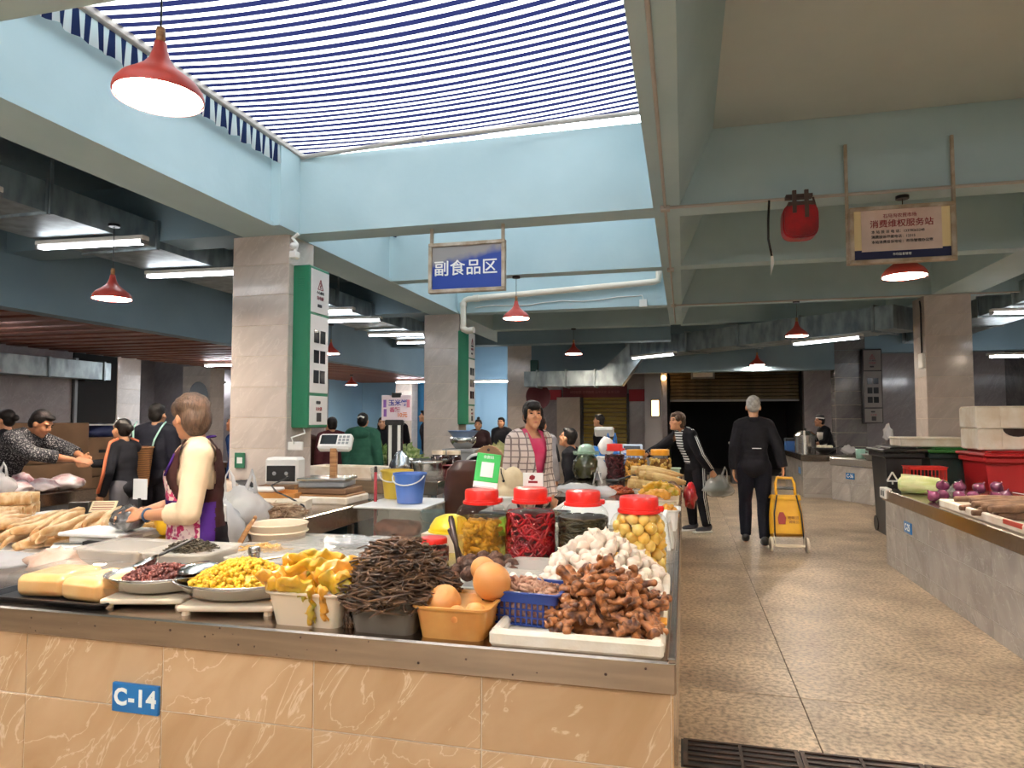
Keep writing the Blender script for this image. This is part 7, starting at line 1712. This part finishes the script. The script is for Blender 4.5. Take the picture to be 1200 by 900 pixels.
# ---- 6 the woman with orange striped sleeves
o, J, ML, MH, torso, arm, hp, s = person('short woman in black jacket with orange sleeve stripes paying the stall man', (-5.42, 5.72, 0), R(88), 1.46, dict(elR=(.16, .30, 1.14), wrR=(.0, .50, 1.13), elL=(-.25, -.02, 1.06), wrL=(-.24, .08, .80)), lean=.10, hyaw=R(0), hpitch=-.1, hairstyle='bun', top=BLKC, ease=.018, trousers=GREYC, vox=.010, hem=.05, wide=.88)
ORS = mat('orange_stripe', '#d0704a', .7); sx = -1
for c in 'LR':
    sx = -1 if c == 'L' else 1; a, e_, w_ = J['sh'+c], J['el'+c], J['wr'+c]; ofs = V3((sx*.075, 0, .0))*s
    MB().tube([a*.6+J['neck']*.4+V3((0, 0, .075*s)), a+V3((sx*.045*s, 0, .062*s)), a+(e_-a)*.4+ofs, e_+ofs*.92, e_+(w_-e_)*.85+ofs*.8], .024*s, 8, True, .5).build('sleeve_stripe', ORS, o, True)
MB().tube([hp(-.074, .03, .06), hp(-.05, .0, .125), hp(.05, .0, .125), hp(.074, .03, .06)], .008*s, 6).build('hair_band', WHITEP, o, True)
# ---- 7 the man with a woven basket on his back
o, J, ML, MH, torso, arm, hp, s = person('man in a dark jacket carrying a woven basket on his back', (-5.62, 6.34, 0), R(10), 1.62, hair=HAIR, top=cloth('navy_jacket', '#15161e'), ease=.045, trousers=DARKT_, vox=.011, wide=1.08, hem=.06)
WEAV, ntw, bw = _nt('woven_bamboo'); Nw, Lw = ntw.nodes, ntw.links; tcw = Nw.new('ShaderNodeTexCoord'); wv = Nw.new('ShaderNodeTexWave'); wv.bands_direction = 'Z'; wv.inputs['Scale'].default_value = 14; wv.inputs['Distortion'].default_value = 1.2; wv.inputs['Detail Scale'].default_value = 4
Lw.new(tcw.outputs['Object'], wv.inputs['Vector']); mxw = Nw.new('ShaderNodeMix'); mxw.data_type = 'RGBA'; mxw.inputs['A'].default_value = c4('#6e4526'); mxw.inputs['B'].default_value = c4('#a8743f'); Lw.new(wv.outputs['Fac'], mxw.inputs['Factor']); Lw.new(mxw.outputs['Result'], bw.inputs['Base Color']); bw.inputs['Roughness'].default_value = .6
t = thing('back_basket', 'woven bamboo back basket hung on teal straps', 'basket', (-5.60, 6.02, .74), R(10))
b = MB(); n = 40; hh = .42; prof = []
for i in range(23):
    z = hh*i/22; r = .135+.045*i/22; prof.append((r, z))
vs = []
for i, (r, z) in enumerate(prof):
    for k in range(n): q = r+.004*(1 if (k+i) % 2 else -1); a = 2*math.pi*k/n; vs.append((q*math.cos(a), q*math.sin(a)*.85, z))
b.add(vs, [(i*n+k, i*n+(k+1) % n, (i+1)*n+(k+1) % n, (i+1)*n+k) for i in range(22) for k in range(n)]); b.lathe([(.135, 0), (0, .001)], 20, sy=.85); b.shell([(.17, hh), (.13, .02)], 24, sy=.85)
b.build('basket_wall', WEAV, t, True)
MB().tube([(.183*math.cos(a), .155*math.sin(a), hh) for a in [2*math.pi*k/24 for k in range(25)]], .010, 6).build('basket_rim', WEAV, t, True)
TEAL = mat('teal_strap', '#9cc3b4', .7)
for sx in (-1, 1): MB().tube([(sx*.10, .12, .36), (sx*.12, .15, .50), (sx*.155, .20, .62), (sx*.165, .28, .69)], .012, 6, True, .5).build('strap', TEAL, t, True)
# ---- 8.. people farther off
person('dark haired seller in blue at the edge of the near column', (-5.12, 7.15, 0), R(95), 1.52, lean=.15, hpitch=-.3, top=cloth('blue_jacket', '#1d3058', '#28406e'), trousers=DARKT_, vox=.012, skin=SKIN2)
person('dark haired woman whose head shows at the far left edge', (-7.36, 6.05, 0), R(105), 1.56, top=BLKC, hairstyle='bun', trousers=DARKT_, vox=.013)
o, J, ML, MH, torso, arm, hp, s = person('cook in dark shirt, white apron and cap at the tiled counter', (2.86, 15.05, 0), R(100), 1.56, dict(elL=(-.22, .16, 1.08), wrL=(-.12, .38, 1.0), elR=(.22, .2, 1.08), wrR=(.12, .4, 1.0)), lean=.28, hpitch=-.2, top=BLKC, sleeve=.75, trousers=DARKT_, vox=.012, skin=SKIN2)
b = MB(); torso(b, .04); link('apron', cut_mesh(fuse(b, 'apron', cloth('white_apron', '#cfcac4'), .014, 2), lambda p: p.y < .10*s or p.z > 1.28*s), o)
MB().lathe([(.088*s, 0), (.09*s, .03*s), (.07*s, .075*s), (0, .085*s)], 18, at=hp(0, -.01, .06), m=MH).build('cap', mat('pale_cap', '#3a3a3e', .7), o, True)
MB().lathe([(.091*s, .0), (.092*s, .022*s), (.09*s, .022*s)], 18, at=hp(0, -.01, .055), m=MH).build('cap_band', WHITEP, o)
person('young man in black looking down, seated left of the crock', (-1.36, 8.75, 0), R(78), 1.72, sit=True, lean=.12, hpitch=-.35, top=BLKC, trousers=DARKT_, vox=.010)
t = thing('stool', 'low dark stool under the seated young man', 'stool', (-1.34, 8.75, 0)); MB().box(-.15, .15, -.15, .15, .36, .41, .01).build('seat', BLACK, t); lg = MB().box(-.012, .012, -.012, .012, 0, .36).mesh('leg', BLACK)
for i in (-1, 1):
    for j in (-1, 1): link('leg', lg, t, (i*.13, j*.13, 0))
o, J, ML, MH, torso, arm, hp, s = person('person in a grey hooded jacket with back turned behind the blazer woman', (-1.63, 7.70, 0), R(-12), 1.50, lean=.1, hpitch=-.2, top=cloth('grey_hoodie', '#a9a4a4', '#8f8b8c'), trousers=BLKC, vox=.012, ease=.04)
b = MB(); b.ball(J['neck']+V3((0, -.07, .0)), (.13*s, .09*s, .085*s), 3).ball(J['neck']+V3((0, -.03, .05)), (.10*s, .09*s, .05*s), 2); link('hood', fuse(b, 'hood', cloth('grey_hoodie', '#a9a4a4'), .012, 2), o)
for sx in (-1, 1): MB().tube([J['sh'+('L' if sx < 0 else 'R')]+V3((sx*.02, 0, .085*s)), J['sh'+('L' if sx < 0 else 'R')]*.5+J['el'+('L' if sx < 0 else 'R')]*.5+V3((sx*.085*s, -.02, 0)), J['el'+('L' if sx < 0 else 'R')]+V3((sx*.08*s, 0, 0))], .02*s, 6, True, .5).build('sleeve_stripe', BLACK, o, True)
person('dark haired man in black before the closed olive shutter', (-1.45, 12.2, 0), R(85), 1.54, hpitch=-.1, top=BLKC, trousers=DARKT_, vox=.012)
o, J, ML, MH, torso, arm, hp, s = person('woman in a green hooded jacket seen from behind', (-4.42, 8.9, 0), R(8), 1.54, top=cloth('green_hoodie', '#234a3c', '#2d5a49'), trousers=DARKT_, vox=.011, ease=.05, hairstyle='bun', wide=1.1)
b = MB(); b.ball(J['neck']+V3((0, -.09, -.02)), (.15*s, .08*s, .10*s), 3); link('hood', fuse(b, 'hood', cloth('green_hoodie', '#234a3c'), .012, 2), o)
MB().tube([hp(-.05, -.11, .05), hp(0, -.128, .07), hp(.05, -.11, .05)], .014*s, 6).build('hair_clip', WHITEP, o, True)
FAR = (('shopper in a dark red coat left of the green hooded woman', (-4.93, 8.98), 40, 1.49, '#4a2428', 'short'), ('shopper in a brown coat beside the green cabinet foot', (-5.36, 8.95), 20, 1.42, '#3a231c', 'bun'),
       ('dark clothed shopper between red coat and green hood', (-5.42, 9.95), 150, 1.46, '#17171c', 'short'), ('dark clothed woman left of the price board', (-5.06, 10.95), 200, 1.50, '#1b1a20', 'long'),
       ('shopper in a bright red coat below the price board', (-5.2, 11.65), 170, 1.44, '#9c1f28', 'short'), ('dark man standing right of the price board', (-5.45, 12.4), 190, 1.62, '#16161b', 'short'),
       ('second dark man at the left of the second column', (-5.02, 13.05), 120, 1.64, '#1d1d24', 'short'), ('woman with a topknot in dark brown behind the second column', (-3.78, 12.45), 190, 1.46, '#3a2a2c', 'topknot'),
       ('dark haired woman in grey beside the dim column', (-3.62, 13.6), 175, 1.50, '#2b2a2e', 'bun'))
for lb, (x, y), a, h, c, hs_ in FAR:
    person(lb, (x, y, 0), R(a), h, lean=.12, hpitch=-.15, top=cloth('coat_'+c[1:], c), trousers=DARKT_, vox=.014, hairstyle=hs_, ease=.04)
